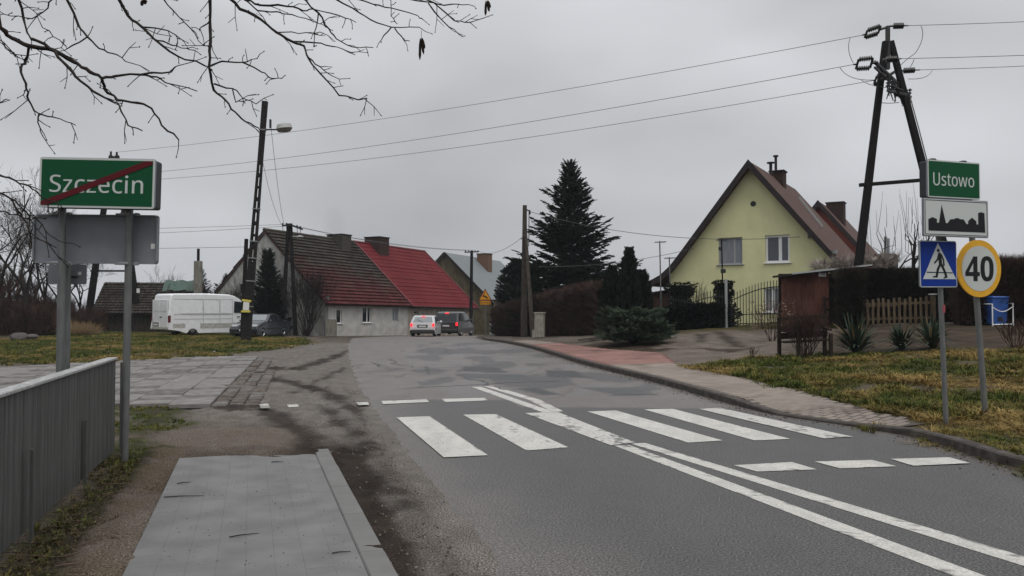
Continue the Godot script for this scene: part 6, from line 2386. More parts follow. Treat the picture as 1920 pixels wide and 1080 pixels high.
func brake(o, t, x, y, u, w, h):
	var g = Geo.new()
	g.box(t * Transform3D(Basis(), Vector3(x, y, -u)), Vector3(w, h, 0.08), 0.02)
	var b = part(o, "brake_light", g, MT["brake_glow"])
	var l = OmniLight3D.new()
	l.name = "brake_lamp"
	l.light_color = Color(1.0, 0.12, 0.15)
	l.light_energy = 0.015
	l.light_size = 0.06
	l.omni_range = 60.0
	l.omni_attenuation = 2.0
	l.shadow_enabled = true
	l.position = t * Vector3(x, y, -u + 0.14) - where(b)
	b.add_child(l, true)

func minivan():
	var t = heading(-4.75, 57.5, 0.2, 0.98)
	var o = thing("car", "dark people carrier braking in front of the silver-white hatchback", "car", t.origin)
	var hw = 0.92
	var prof = [Vector2(0.1, 0.3), Vector2(0.0, 0.5), Vector2(0.02, 0.98), Vector2(0.3, 1.66), Vector2(0.55, 1.76), Vector2(2.4, 1.74), Vector2(2.75, 1.66), Vector2(3.75, 1.1), Vector2(4.45, 0.9), Vector2(4.7, 0.6), Vector2(4.66, 0.26)] + arch(3.85, 0.37) + arch(0.95, 0.37)
	var g = Geo.new()
	body_shell(g, t, prof, hw, 0.1, 1.0, 0.2)
	part(o, "body", g, MT["car_dark"])
	g = Geo.new()
	g.box(t * Transform3D(Basis(), Vector3(0, 0.46, -2.4)), Vector3(1.4, 0.4, 3.9))
	part(o, "underbody", g, MT["plastic_black"])
	for s in [-1, 1]:
		wheel(o, t, s, 3.85, 0.33, hw, true)
		wheel(o, t, s, 0.95, 0.33, hw, true)
		g = Geo.new()
		side_pane(g, t, s, [Vector2(0.5, 1.08), Vector2(3.45, 1.08), Vector2(2.7, 1.58), Vector2(0.65, 1.64)], hw, 1.0, 0.2)
		part(o, "side_window", g, MT["car_glass"])
		slab_at(o, "mirror", t, s * (hw + 0.1), 1.12, 3.3, 0.2, 0.18, 0.12, MT["car_dark"], 0.03)
		brake(o, t, s * 0.8, 0.86, 0.04, 0.14, 0.22)
	brake(o, t, 0.0, 1.65, 0.3, 0.3, 0.05)
	g = Geo.new()
	end_pane(g, t, Vector2(0.05, 1.03), Vector2(0.27, 1.58), 0.76, 0.68, 0.012)
	part(o, "rear_window", g, MT["car_glass"])
	slab_at(o, "bumper", t, 0, 0.4, 0.03, 1.74, 0.24, 0.14, MT["plastic_black"], 0.04)
	slab_at(o, "number_plate", t, 0, 0.74, 0.0, 0.5, 0.1, 0.03, MT["plate_white"])

# ---------------------------------------------------------------- signs
func stroke(g, t, pts, w, z = 0.003):
	for i in pts.size() - 1:
		var a = pts[i]
		var b = pts[i + 1]
		var n = (b - a).normalized()
		var m = Vector2(-n.y, n.x) * w * 0.5
		g.prism(t, PackedVector2Array([a - m, b - m, b + m, a + m]), 0.0, z)
	for i in pts.size():
		g.prism(t * Transform3D(Basis(), pt(pts[i].x, 0, pts[i].y) + Vector3(0, 0, 0.0004 * (i % 2 + 1))), disc(w * 0.5, 12), 0.0, z)

func board(parent, called, t, w, h, r, depth, face, rim, rim_w, label = ""):
	# a sheet with a raised border: t is the middle of its face
	var g = Geo.new()
	g.prism(t, rounded(w, h, r), -depth, -0.006)
	var b = part(parent, called, g, MT["sign_back"], label)
	g = Geo.new()
	g.prism(t, rounded(w - 0.004, h - 0.004, r), -0.0055, -0.0025)
	part(b, "border", g, rim)
	g = Geo.new()
	g.prism(t, rounded(w - rim_w * 2, h - rim_w * 2, maxf(r - rim_w, 0.004)), -0.002, 0.0)
	part(b, "face", g, face)
	return b

func pole_tube(o, called, p, q, r, m):
	var g = Geo.new()
	g.cyl(p, q, r, r, 14)
	part(o, called, g, m)

func make_signs():
	# end-of-town sign with its twin poles
	var d = 8.45
	var b1 = on((114 - 960) / FOCAL * d, d)
	var b2 = on((237 - 960) / FOCAL * (d + 0.08), d + 0.08)
	var o = thing("town_exit_sign", "green end-of-town sign crossed by a red bar, on two grey poles", "town sign", b2)
	pole_tube(o, "pole", b1 + Vector3(0, -0.3, 0), P(119, 296, d), 0.038, MT["steel_pole"])
	pole_tube(o, "pole", b2 + Vector3(0, -0.3, 0), P(245, 299, d), 0.038, MT["steel_pole"])
	var t = facing(P(181.5, 343, 8.26), 0.0, -1.1)
	var w = 218.0 * 8.26 / FOCAL
	var h = 95.0 * 8.26 / FOCAL
	var bd = board(o, "name_board", t, w, h, 0.025, 0.03, MT["sign_green"], MT["sign_white"], 0.024)
	var g = Geo.new()
	g.prism(t, rounded(w - 0.012, h - 0.012, 0.025), -0.17, -0.031)
	part(bd, "box", g, MT["sign_box"])
	lettering(bd, "Szczecin", t * Transform3D(Basis(), Vector3(-0.003, -0.012, 0.001)), 176.0 * 8.26 / FOCAL, 0.188, MT["sign_white"], "lettering", 400)
	g = Geo.new()
	var p0 = Vector2(-w * 0.5 + 0.026, -h * 0.5 + 0.026)
	var p1 = Vector2(w * 0.5 - 0.026, h * 0.5 - 0.026)
	g.prism(t, PackedVector2Array([p0, p0 + Vector2(0.075, 0.0), p1 + Vector2(0, -0.034), p1, p1 + Vector2(-0.075, 0), p0 + Vector2(0, 0.034)]), 0.004, 0.006)
	part(bd, "red_bar", g, MT["sign_red"])
	t = facing(P(181, 448.5, 8.55), 0.0, -0.6)
	w = 234.0 * 8.55 / FOCAL
	h = 92.0 * 8.55 / FOCAL
	g = Geo.new()
	g.prism(t, rounded(w, h, 0.03), -0.012, 0.0)
	bd = part(o, "sign_back", g, MT["sign_back"], "plain grey back of a second board")
	g = Geo.new()
	for s in [-1, 1]:
		g.box(t * Transform3D(Basis(), Vector3(0, s * (h / 2 - 0.008), 0.016)), Vector3(w - 0.06, 0.014, 0.036))
		g.box(t * Transform3D(Basis(), Vector3(s * (w / 2 - 0.008), 0, 0.016)), Vector3(0.014, h - 0.06, 0.036))
	part(bd, "folded_rim", g, MT["sign_back"])
	g = Geo.new()
	g.box(t * Transform3D(Basis(), Vector3(w * 0.455, -0.07, 0.002)), Vector3(0.045, 0.055, 0.004))
	part(bd, "label", g, MT["paper"])
	for s in [-1, 1]:
		for x in [-0.36, 0.36]:
			g = Geo.new()
			g.box(t * Transform3D(Basis(), Vector3(x - 0.005, s * (h / 2 - 0.0), 0.05)), Vector3(0.26, 0.026, 0.02), 0.004)
			g.box(t * Transform3D(Basis(), Vector3(x - 0.005 + 0.1, s * (h / 2 - 0.0), 0.06)), Vector3(0.04, 0.034, 0.03), 0.004)
			g.box(t * Transform3D(Basis(), Vector3(x - 0.005, s * (h / 2 - 0.0), 0.118)), Vector3(0.095, 0.03, 0.03), 0.006)
			part(bd, "clamp", g, MT["steel"])
	# the smaller sign on the pole behind
	var b3 = on((127 - 960) / FOCAL * 8.8, 8.8)
	o = thing("small_sign", "small grey sign back on its own pole behind the town sign", "sign", b3)
	pole_tube(o, "pole", b3 + Vector3(0, -0.3, 0), P(127, 492, 8.8), 0.036, MT["steel_pole"])
	t = facing(P(126, 514.5, 8.86), 0.0, -0.5)
	g = Geo.new()
	g.prism(t, rounded(72.0 * 8.86 / FOCAL, 37.0 * 8.86 / FOCAL, 0.02), -0.012, 0.0)
	bd = part(o, "sign_back", g, MT["sign_back"])
	g = Geo.new()
	g.box(t * Transform3D(Basis(), Vector3(0.14, 0.012, 0.002)), Vector3(0.034, 0.036, 0.004))
	part(bd, "label", g, MT["paper"])
	g = Geo.new()
	g.box(t * Transform3D(Basis(), Vector3(0.06, -0.03, 0.03)), Vector3(0.13, 0.026, 0.03), 0.005)
	part(bd, "clamp", g, MT["iron_black"])

	# place-name signs on the right
	var ba = foot(1775, 792)
	var bb = foot(1850, 779)
	var da = -ba.z
	var db = -bb.z
	o = thing("town_entry_sign", "two leaning poles with green place-name, skyline, pedestrian and 40 signs", "town sign", ba)
	pole_tube(o, "pole", ba + Vector3(0, -0.3, 0), P(1753, 300, da), 0.032, MT["steel_pole"])
	pole_tube(o, "pole", bb + Vector3(0, -0.3, 0), P(1812, 305, db), 0.038, MT["steel_pole"])
	var dg = 18.0
	d = da - 0.16
	t = facing(P(1789.5, 337, d), dg, 0.0)
	w = 98.0 * d / FOCAL / 0.775
	h = 70.5 * d / FOCAL
	bd = board(o, "name_board", t, w, h, 0.02, 0.03, MT["sign_green"], MT["sign_white"], 0.018)
	g = Geo.new()
	g.prism(t, rounded(w - 0.03, h - 0.02, 0.02), -0.15, -0.031)
	part(bd, "box", g, MT["sign_box"])
	g = Geo.new()
	for x in [-0.27, 0.24]: g.box(t * Transform3D(Basis(), Vector3(x, h / 2 + 0.012, -0.09)), Vector3(0.075, 0.04, 0.08), 0.01)
	part(bd, "top_clip", g, MT["iron_black"])
	lettering(bd, "Ustowo", t * Transform3D(Basis(), Vector3(-0.01, -0.005, 0.001)), w * 0.78, 0.165, MT["sign_white"], "lettering", 400)
	t = facing(P(1793.5, 409, d - 0.02), dg, 0.0)
	w = 121.0 * d / FOCAL / 0.775
	h = 71.0 * d / FOCAL
	bd = board(o, "built_up_area_board", t, w, h, 0.015, 0.03, MT["sign_white"], MT["sign_back"], 0.012)
	g = Geo.new()
	var sk = PackedVector2Array()
	var raw = [0.08, 0.145, 0.08, 0.44, 0.137, 0.50, 0.207, 0.455, 0.21, 0.357, 0.24, 0.36, 0.284, 0.83, 0.344, 0.357, 0.373, 0.36, 0.41, 0.46, 0.484, 0.475, 0.486, 0.5, 0.55, 0.5, 0.552, 0.478, 0.62, 0.472, 0.66, 0.355, 0.686, 0.355, 0.69, 0.44, 0.748, 0.53, 0.814, 0.44, 0.82, 0.355, 0.846, 0.355, 0.848, 0.665, 0.89, 0.69, 0.945, 0.665, 0.954, 0.145]
	for i in range(0, raw.size(), 2): sk.append(Vector2((raw[i] - 0.51) * w, (raw[i + 1] - 0.5) * h))
	g.prism(t, sk, 0.001, 0.003)
	part(bd, "skyline_print", g, MT["sign_black"])
	g = Geo.new()
	var ol = [[w * 0.96, 0.008, 0, h / 2 - 0.026], [w * 0.96, 0.008, 0, -h / 2 + 0.026], [0.008, h - 0.06, w / 2 - 0.026, 0], [0.008, h - 0.06, -w / 2 + 0.026, 0]]
	for k in ol: g.box(t * Transform3D(Basis(), Vector3(k[2], k[3], 0.001)), Vector3(k[0], k[1], 0.002))
	part(bd, "border_print", g, MT["sign_black"])
	# pedestrian crossing
	d = da - 0.08
	t = facing(P(1760, 495, d), dg, 0.5)
	bd = board(o, "pedestrian_board", t, 0.61, 0.605, 0.03, 0.025, MT["sign_blue"], MT["sign_white"], 0.014)
	var f = func(x, y): return Vector2((x - 252.0) / 435.0 * 0.6, 0.3 - (y - 75.0) / 535.0 * 0.6)
	g = Geo.new()
	g.prism(t, PackedVector2Array([f.call(62, 517), f.call(458, 517), f.call(246, 98)]), 0.0005, 0.002)
	part(bd, "white_triangle", g, MT["sign_white"])
	g = Geo.new()
	var tz = t * Transform3D(Basis(), Vector3(0, 0, 0.0025))
	var pc = f.call(248, 187)
	g.prism(tz * Transform3D(Basis(), Vector3(pc.x, pc.y, 0)), disc(0.022, 18), 0.0, 0.003)
	var st = [[[262, 232, 272, 345], 0.052], [[285, 240, 308, 295, 312, 356], 0.022], [[252, 235, 236, 292, 204, 328], 0.022], [[270, 340, 238, 405, 223, 484], 0.034], [[226, 487, 186, 489], 0.018], [[279, 340, 318, 425, 338, 488], 0.034], [[340, 489, 312, 502], 0.018], [[108, 437, 412, 443], 0.011]]
	for s in st:
		var pts = []
		for i in range(0, s[0].size(), 2): pts.append(f.call(s[0][i], s[0][i + 1]))
		stroke(g, tz, pts, s[1])
	part(bd, "walking_figure_print", g, MT["sign_black"])
	# speed limit with its yellow rim
	d = db - 0.08
	t = facing(P(1836.5, 503.5, d), dg, 0.0)
	var r = 53.8 * d / FOCAL
	g = Geo.new()
	g.prism(t, disc(r, 56), -0.02, -0.002)
	bd = part(o, "speed_limit_board", g, MT["sign_yellow"])
	g = Geo.new()
	g.prism(t, disc(r * 0.79, 56), -0.001, 0.001)
	part(bd, "face", g, MT["sign_white"])
	lettering(bd, "40", t * Transform3D(Basis(), Vector3(-0.002, 0.0, 0.002)), r * 2.0 * 0.64, r * 2.0 * 0.44, MT["sign_black"], "numerals")
	g = Geo.new()
	var bt = P(1767, 579, da)
	g.cyl(bt - Vector3(0, 0.05, 0), bt + Vector3(0, 0.05, 0), 0.0335, 0.0335, 14)
	part(o, "red_sticker", g, mat("sticker_red", lin(0.35, 0.08, 0.09), 0.7))

	# deer warning far down the road
	d = 50.0
	var b = on((911.5 - 960) / FOCAL * d, d)
	o = thing("deer_warning_sign", "yellow triangular deer warning sign with small plate at the bend", "road sign", b)
	pole_tube(o, "pole", b + Vector3(0, -0.2, 0), P(910.5, 550, d + 0.05), 0.035, MT["steel_pole"])
	t = facing(P(909.5, 554, d), 0.0)
	g = Geo.new()
	g.prism(t, v2([-0.42, -0.30, 0.42, -0.30, 0, 0.44]), -0.02, 0.0)
	bd = part(o, "triangle", g, MT["sign_red"])
	g = Geo.new()
	g.prism(t, v2([-0.35, -0.262, 0.35, -0.262, 0, 0.355]), 0.001, 0.003)
	part(bd, "face", g, MT["sign_orange"])
	g = Geo.new()
	stroke(g, t * Transform3D(Basis(), Vector3(0, 0, 0.004)), [Vector2(-0.1, -0.02), Vector2(0.1, -0.12)], 0.09)
	stroke(g, t * Transform3D(Basis(), Vector3(0, 0, 0.005)), [Vector2(-0.1, 0.0), Vector2(-0.06, 0.13), Vector2(-0.02, 0.2)], 0.035)
	stroke(g, t * Transform3D(Basis(), Vector3(0, 0, 0.006)), [Vector2(-0.1, -0.03), Vector2(-0.2, -0.06)], 0.03)
	stroke(g, t * Transform3D(Basis(), Vector3(0, 0, 0.005)), [Vector2(0.09, -0.12), Vector2(0.16, -0.22)], 0.04)
	part(bd, "leaping_deer_print", g, MT["sign_black"])
	t = facing(P(910, 567.5, d), 0.0)
	bd = board(o, "distance_plate", t, 0.68, 0.26, 0.02, 0.02, MT["sign_orange"], MT["sign_black"], 0.012)
	lettering(bd, "6,2 km", t * Transform3D(Basis(), Vector3(0, 0, 0.002)), 0.42, 0.13, MT["sign_black"])
	g = Geo.new()
	for s in [-1, 1]: g.box(t * Transform3D(Basis(), Vector3(s * 0.27, 0, 0.002)), Vector3(0.035, 0.17, 0.004))
	part(bd, "arrow_print", g, MT["sign_black"])
	b = on((921.5 - 960) / FOCAL * 49.6, 49.6)
	o = thing("marker_board", "short black and white striped marker board under the deer sign", "road marker", b)
	t = facing(b + Vector3(0, 0.5, 0), 0.0)
	bd = board(o, "board", t, 0.25, 0.9, 0.02, 0.02, MT["sign_white"], MT["sign_back"], 0.01)
	g = Geo.new()
	for k in 3: g.prism(t, v2([-0.115, -0.36 + k * 0.28 + 0.14, 0.115, -0.44 + k * 0.28, 0.115, -0.32 + k * 0.28, -0.115, -0.24 + k * 0.28 + 0.14]), 0.001, 0.003)
	part(bd, "stripes_print", g, MT["sign_black"])

# ---------------------------------------------------------------- fences, bench, bin and the like
func make_furniture():
	steel_railing()
	iron_fence()
	red_shed()
	picket_fence()
	bench()
	bin()
	var c = foot(1012, 633)
	var o = thing("cable_cabinet", "pale grey street cable cabinet at the foot of the brown hedge", "cabinet", c)
	var t = Transform3D(Basis(Vector3.UP, -0.25), c)
	var g = Geo.new()
	g.box(t * Transform3D(Basis(), Vector3(0, 0.58, 0)), Vector3(0.46, 1.12, 0.3), 0.012)
	part(o, "body", g, MT["cabinet"])
	g = Geo.new()
	g.box(t * Transform3D(Basis(), Vector3(0, 1.17, 0)), Vector3(0.53, 0.07, 0.37), 0.015)
	part(o, "lid", g, MT["cabinet"])
	g = Geo.new()
	g.box(t * Transform3D(Basis(), Vector3(0.02, 0.66, 0.152)), Vector3(0.38, 0.86, 0.012), 0.004)
	part(o, "door", g, MT["cabinet"])
	g = Geo.new()
	g.box(t * Transform3D(Basis(), Vector3(-0.28, 0.18, 0.05)), Vector3(0.12, 0.36, 0.2), 0.01)
	part(o, "side_box", g, MT["cabinet"])
	# aerial masts in front of the yellow house
	for k in [[1240, 452, 600, 36.0, "thin aerial mast left of the yellow house"], [1258, 482, 600, 37.0, "shorter aerial mast touching the yellow house eaves"], [1356, 448, 600, 35.2, "dark aerial mast with a box before the left upper window"]]:
		var b = on((k[0] - 960) / FOCAL * k[3], k[3])
		o = thing("aerial_mast", k[4], "aerial", b)
		g = Geo.new()
		g.cyl(b, P(k[0] - 3, k[1], k[3]), 0.035, 0.03, 6)
		part(o, "mast", g, MT["pole_black"] if k[0] == 1356 else MT["steel_pole"])
		g = Geo.new()
		var p = P(k[0] - 3, k[1] + 2, k[3])
		g.beam(p + Vector3(-0.22, 0, 0), p + Vector3(0.3, 0.02, 0), 0.03, 0.03)
		for i in 5: g.beam(p + Vector3(-0.2 + 0.1 * i, -0.02, -0.2), p + Vector3(-0.2 + 0.1 * i, -0.02, 0.2), 0.015, 0.015)
		part(o, "antenna", g, MT["iron_black"])
		if k[0] == 1356:
			g = Geo.new()
			g.box(Transform3D(Basis(), P(1356, 508, 35.1)), Vector3(0.2, 0.18, 0.16), 0.02)
			g.box(Transform3D(Basis(), P(1350, 466, 35.1)), Vector3(0.12, 0.16, 0.1), 0.03)
			part(o, "junction_box", g, MT["iron_black"])

func steel_railing():
	# the grey steel parapet on the left: posts, upright flats set close, a wide flat cap
	var a = Vector2(-2.02, 1.0)
	var b = Vector2(-4.44, 8.98)
	var dir = (b - a).normalized()
	var n3 = Vector3(dir.x, 0, -dir.y)
	var len_ = a.distance_to(b)
	var o = thing("railing", "grey steel parapet of close upright flats along the path", "railing", on(b.x, b.y))
	var side = n3.cross(Vector3.UP)
	var count = int(len_ / 0.043)
	var mk = Geo.new()
	mk.box(Transform3D(Basis(), Vector3.ZERO), Vector3(0.036, 1.0, 0.012), 0.003)
	var mesh = mk.mesh()
	var base = where(o)
	for i in count:
		var g = a + dir * (0.02 + i * 0.043)
		var q = MeshInstance3D.new()
		q.name = "slat"
		q.mesh = mesh
		q.material_override = MT["rail_steel_b"] if i % 5 == 2 or rng.randf() < 0.25 else MT["rail_steel"]
		q.transform = Transform3D(Basis(n3, Vector3.UP, side) * Basis(Vector3.UP, rng.randf_range(-0.05, 0.05)), on(g.x, g.y, 0.53) + side * rng.randf_range(-0.002, 0.002) - base)
		o.add_child(q, true)
	for z in [0.12, 0.95]:
		var g = Geo.new()
		g.beam(on(a.x, a.y, z) - side * 0.025, on(b.x, b.y, z) - side * 0.025, 0.03, 0.04)
		part(o, "rail", g, MT["rail_steel_b"])
	var dist = 0.0
	while dist < len_:
		var e = minf(dist + 1.55, len_)
		var p = a + dir * dist
		var q = a + dir * e
		var g = Geo.new()
		var w0 = 0.012 * sin(dist * 2.0)
		g.beam(on(p.x, p.y, 1.055 + w0 * 0.5) + side * w0 - side * 0.02, on(q.x, q.y, 1.055 + 0.006 * sin(e * 2.0)) + side * 0.012 * sin(e * 2.0) - side * 0.02 - n3 * 0.006, 0.105, 0.028, Vector3.UP, 0.006)
		part(o, "cap", g, MT["rail_cap"])
		dist = e
	for k in [[52, 1010, 0.62], [154, 907, 0.58], [222, 846, 1.0]]:
		var g2 = G(k[0], k[1])
		var p = on(g2.x, g2.y)
		var g = Geo.new()
		g.beam(p + Vector3(0, -0.1, 0) + side * 0.022, p + Vector3(0, k[2], 0) + side * 0.022, 0.02, 0.05, n3)
		part(o, "post", g, MT["rail_steel_b"])

func iron_fence():
	var a = Vector2((1212 - 960) / FOCAL * 34.9, 34.9)
	var b = Vector2((1357 - 960) / FOCAL * 34.0, 34.0)
	var c = Vector2((1545 - 960) / FOCAL * 31.6, 31.6)
	var o = thing("iron_fence", "black iron bar fence with arched tops beside the pale post", "fence", on(a.x, a.y))
	iron_panel(o, a, b, 27, func(t): return 1.12 + 0.22 * absf(sin(PI * 1.5 * t + 0.4)))
	var p = on(b.x + 0.1, b.y)
	var g = Geo.new()
	g.cyl(p + Vector3(0, -0.1, 0), p + Vector3(0, 2.05, 0), 0.06, 0.06, 10)
	solo("gate_post", g, MT["window_grey"], "pale tubular steel post between iron fence and iron gate", "post", p)
	o = thing("iron_gate", "black iron driveway gate with arched top rail before the yellow house", "gate", on(b.x + 0.25, b.y))
	iron_panel(o, b + Vector2(0.25, -0.05), c, 30, func(t): return 1.1 + 0.5 * sin(PI * clampf(t, 0.0, 1.0)) )
	g = Geo.new()
	p = on((1335 - 960) / FOCAL * 34.0, 34.08, 0.45)
	g.box(Transform3D(Basis(), p), Vector3(0.22, 0.17, 0.015), 0.004)
	var n = solo("number_plate", g, MT["paper"], "tiny white house number plate on the iron fence", "number plate", p)
	lettering(n, "8A", Transform3D(Basis(), p + Vector3(0, 0, 0.009)), 0.15, 0.11, MT["sign_black"])

func iron_panel(o, a, b, n, top):
	for i in n:
		var t = (i + 0.5) / n
		var q = a.lerp(b, t)
		var p = on(q.x, q.y)
		var g = Geo.new()
		var h = top.call(t) + 0.28
		g.cyl(p + Vector3(0, 0.05, 0), p + Vector3(0, h - 0.06, 0), 0.016, 0.016, 6)
		g.cyl(p + Vector3(0, h - 0.06, 0), p + Vector3(0, h, 0), 0.022, 0.003, 6)
		part(o, "bar", g, MT["iron_black"])
	for z in [0.14, 0.52]:
		var g = Geo.new()
		g.beam(on(a.x, a.y, z), on(b.x, b.y, z), 0.03, 0.04)
		part(o, "rail", g, MT["iron_black"])
	var pts = []
	for i in 25:
		var t = i / 24.0
		var q = a.lerp(b, t)
		pts.append(on(q.x, q.y, top.call(t)))
	var g = Geo.new()
	g.tube(pts, 0.022, 6)
	part(o, "arched_rail", g, MT["iron_black"])

func red_shed():
	var a = pt(10.50, 31.2)
	var b = pt(11.30, 29.6)
	var c = pt(13.0, 30.0)
	var o = thing("red_shed", "red-brown plank shed with sloping roof behind the iron gate", "shed", on(11.3, 29.6))
	var y0 = 0.8
	var n = 12
	for i in n:
		var t0 = float(i) / n
		var p = a.lerp(b, t0 + 0.5 / n)
		var h = lerpf(2.80, 2.98, t0) - y0
		var g = Geo.new()
		var x = (b - a).normalized()
		g.box(Transform3D(Basis(x, Vector3.UP, x.cross(Vector3.UP)), Vector3(p.x, y0 + h * 0.5, p.z) + x.cross(Vector3.UP) * rng.randf_range(-0.006, 0.006)), Vector3(a.distance_to(b) / n - 0.008, h, 0.03), 0.005)
		part(o, "plank", g, MT["wood_red"])
	for i in 11:
		var t0 = float(i) / 11
		if i > 2 and i < 7: continue
		var p = b.lerp(c, t0 + 0.5 / 11)
		var g = Geo.new()
		var x = (c - b).normalized()
		g.box(Transform3D(Basis(x, Vector3.UP, x.cross(Vector3.UP)), Vector3(p.x, 1.9, p.z)), Vector3(b.distance_to(c) / 11 - 0.008, 2.2, 0.03), 0.005)
		part(o, "plank", g, MT["wood_red"])
	var g = Geo.new()
	g.prism(Transform3D(Basis(), Vector3(0, 0, 0)), v2([10.3, 2.84, 13.2, 3.16, 13.2, 3.24, 10.3, 2.92]), -31.6, -29.35)
	part(o, "roof", g, MT["wood_dark"])
	g = Geo.new()
	g.prism(Transform3D(Basis(), Vector3(0, 0, 0)), v2([10.28, 2.88, 13.22, 3.20, 13.22, 3.26, 10.28, 2.94]), -29.34, -29.31)
	part(o, "roof_edge", g, MT["window_grey"])
	g = Geo.new()
	g.box(Transform3D(Basis(), Vector3(12.0, 1.9, -31.5)), Vector3(3.0, 2.2, 0.05))
	part(o, "rear_wall", g, MT["wood_dark"])
	var x = (c - b).normalized()
	var t = Transform3D(Basis(x, Vector3.UP, x.cross(Vector3.UP)), Vector3(11.46, 2.88, -29.55))
	g = Geo.new()
	g.box(t * Transform3D(Basis(), Vector3(0.0, 0.0, 0.02)), Vector3(0.3, 0.14, 0.012), 0.003)
	var pl = part(o, "number_plate", g, MT["paper"])
	lettering(pl, "175", t * Transform3D(Basis(), Vector3(0, 0, 0.028)), 0.2, 0.09, MT["sign_black"])
	# wooden garden gate leaning in the doorway
	var gb = on(11.75, 29.3)
	o = thing("wooden_frame", "brown wooden rail frame leaning in the shed doorway", "frame", gb)
	for s in [-0.26, 0.26]:
		g = Geo.new()
		g.beam(gb + Vector3(s, 0, 0), gb + Vector3(s, 1.1, -0.12), 0.09, 0.05, Vector3.BACK)
		part(o, "stile", g, MT["wood_dark"] if s < 0 else MT["wood_old"])
	for y in [0.3, 0.62, 1.0]:
		g = Geo.new()
		g.beam(gb + Vector3(-0.21, y, -0.1 * y), gb + Vector3(0.21, y, -0.1 * y), 0.04, 0.08)
		part(o, "rung", g, MT["wood_dark"])
	# open flat-roofed shelter to the right
	o = thing("flat_roof_shelter", "dark flat-roofed garden shelter behind the picket fence", "shelter", on(15.2, 31.0))
	g = Geo.new()
	g.box(Transform3D(Basis(Vector3.UP, -0.04), Vector3(15.3, 3.13, -32.2)), Vector3(3.9, 0.11, 3.0), 0.01)
	part(o, "roof", g, MT["wood_dark"])
	for x2 in [13.55, 17.1]:
		g = Geo.new()
		g.beam(on(x2, 30.9, -0.1), pt(x2, 30.9, 3.1), 0.13, 0.13, Vector3.BACK)
		part(o, "post", g, MT["wood_dark"])

func picket_fence():
	var a = Vector2((1612 - 960) / FOCAL * 28.8, 28.8)
	var b = Vector2((1752 - 960) / FOCAL * 28.2, 28.2)
	var o = thing("picket_fence", "low weathered wooden picket fence under the dark hedge", "fence", on(a.x, a.y))
	var n = 14
	for i in n:
		var q = a.lerp(b, (i + 0.5) / n)
		var p = on(q.x, q.y)
		var g = Geo.new()
		g.box(Transform3D(Basis(Vector3.BACK, rng.randf_range(-0.03, 0.03)), p + Vector3(0, 0.5 + rng.randf_range(-0.03, 0.03), 0)), Vector3(0.095, 0.96 + rng.randf_range(-0.08, 0.05), 0.02), 0.004)
		part(o, "picket", g, MT["wood_old"])
	for z in [0.25, 0.78]:
		var g = Geo.new()
		g.beam(on(a.x, a.y, z) + Vector3(0, 0, -0.03), on(b.x, b.y, z) + Vector3(0, 0, -0.03), 0.03, 0.09)
		part(o, "rail", g, MT["wood_old"])
	var g = Geo.new()
	g.beam(on(a.x + 0.2, a.y - 0.05, 0.72), on(a.x + 1.4, a.y - 0.1, 0.72), 0.04, 0.1)
	part(o, "latch_rail", g, MT["wood_old"])
	for u in [0.0, 0.98]:
		var q = a.lerp(b, u)
		g = Geo.new()
		g.box(Transform3D(Basis(), on(q.x, q.y, 0.52)), Vector3(0.14, 1.06, 0.14), 0.01)
		var ps = part(o, "post", g, MT["wood_old"])
		g = Geo.new()
		g.box(Transform3D(Basis(), on(q.x, q.y, 1.07)), Vector3(0.22, 0.03, 0.2), 0.005)
		part(ps, "post_cap", g, MT["paper"])

func bench():
	var c = foot(1508, 671)
	var d = -c.z
	var o = thing("bench", "broken old dark wooden bench overgrown by a rose bush", "bench", c)
	var x0 = (1464 - 960) / FOCAL * (d + 0.2)
	var x1 = (1554 - 960) / FOCAL * (d - 0.2)
	var za = d + 0.35
	var zb = d - 0.15
	var g
	for k in [[x0, za, 1.0], [x1, za - 0.25, 1.08], [x0 + 0.28, zb - 0.1, 0.98], [x1 - 0.08, zb - 0.35, 0.62]]:
		g = Geo.new()
		var p = on(k[0], k[1])
		g.beam(p + Vector3(0, -0.1, 0), p + Vector3(0, k[2], 0), 0.085, 0.085, Vector3.BACK, 0.008)
		part(o, "leg", g, MT["wood_dark"])
	for k in [[1.0, 0.09], [0.76, 0.16], [0.56, 0.16]]:
		g = Geo.new()
		g.beam(on(x0 - 0.06, za - 0.06, k[0]), on(x1 + 0.06, za - 0.3, k[0] + 0.03), 0.035, k[1])
		part(o, "backrest_board", g, MT["wood_dark"])
	for i in 4:
		g = Geo.new()
		g.beam(on(x0 - 0.02, za - 0.12 - i * 0.11, 0.42), on(x1 + 0.03, za - 0.36 - i * 0.11, 0.44), 0.095, 0.03)
		part(o, "seat_slat", g, MT["wood_dark"])
	for k in [[x0, 0.70], [x1, 0.74]]:
		g = Geo.new()
		g.beam(on(k[0], za - (0.25 if k[0] == x1 else 0.0), k[1]), on(k[0] + (0.26 if k[0] == x0 else -0.08), zb - (0.35 if k[0] == x1 else 0.1), k[1] - 0.04), 0.07, 0.04)
		part(o, "armrest", g, MT["wood_dark"])

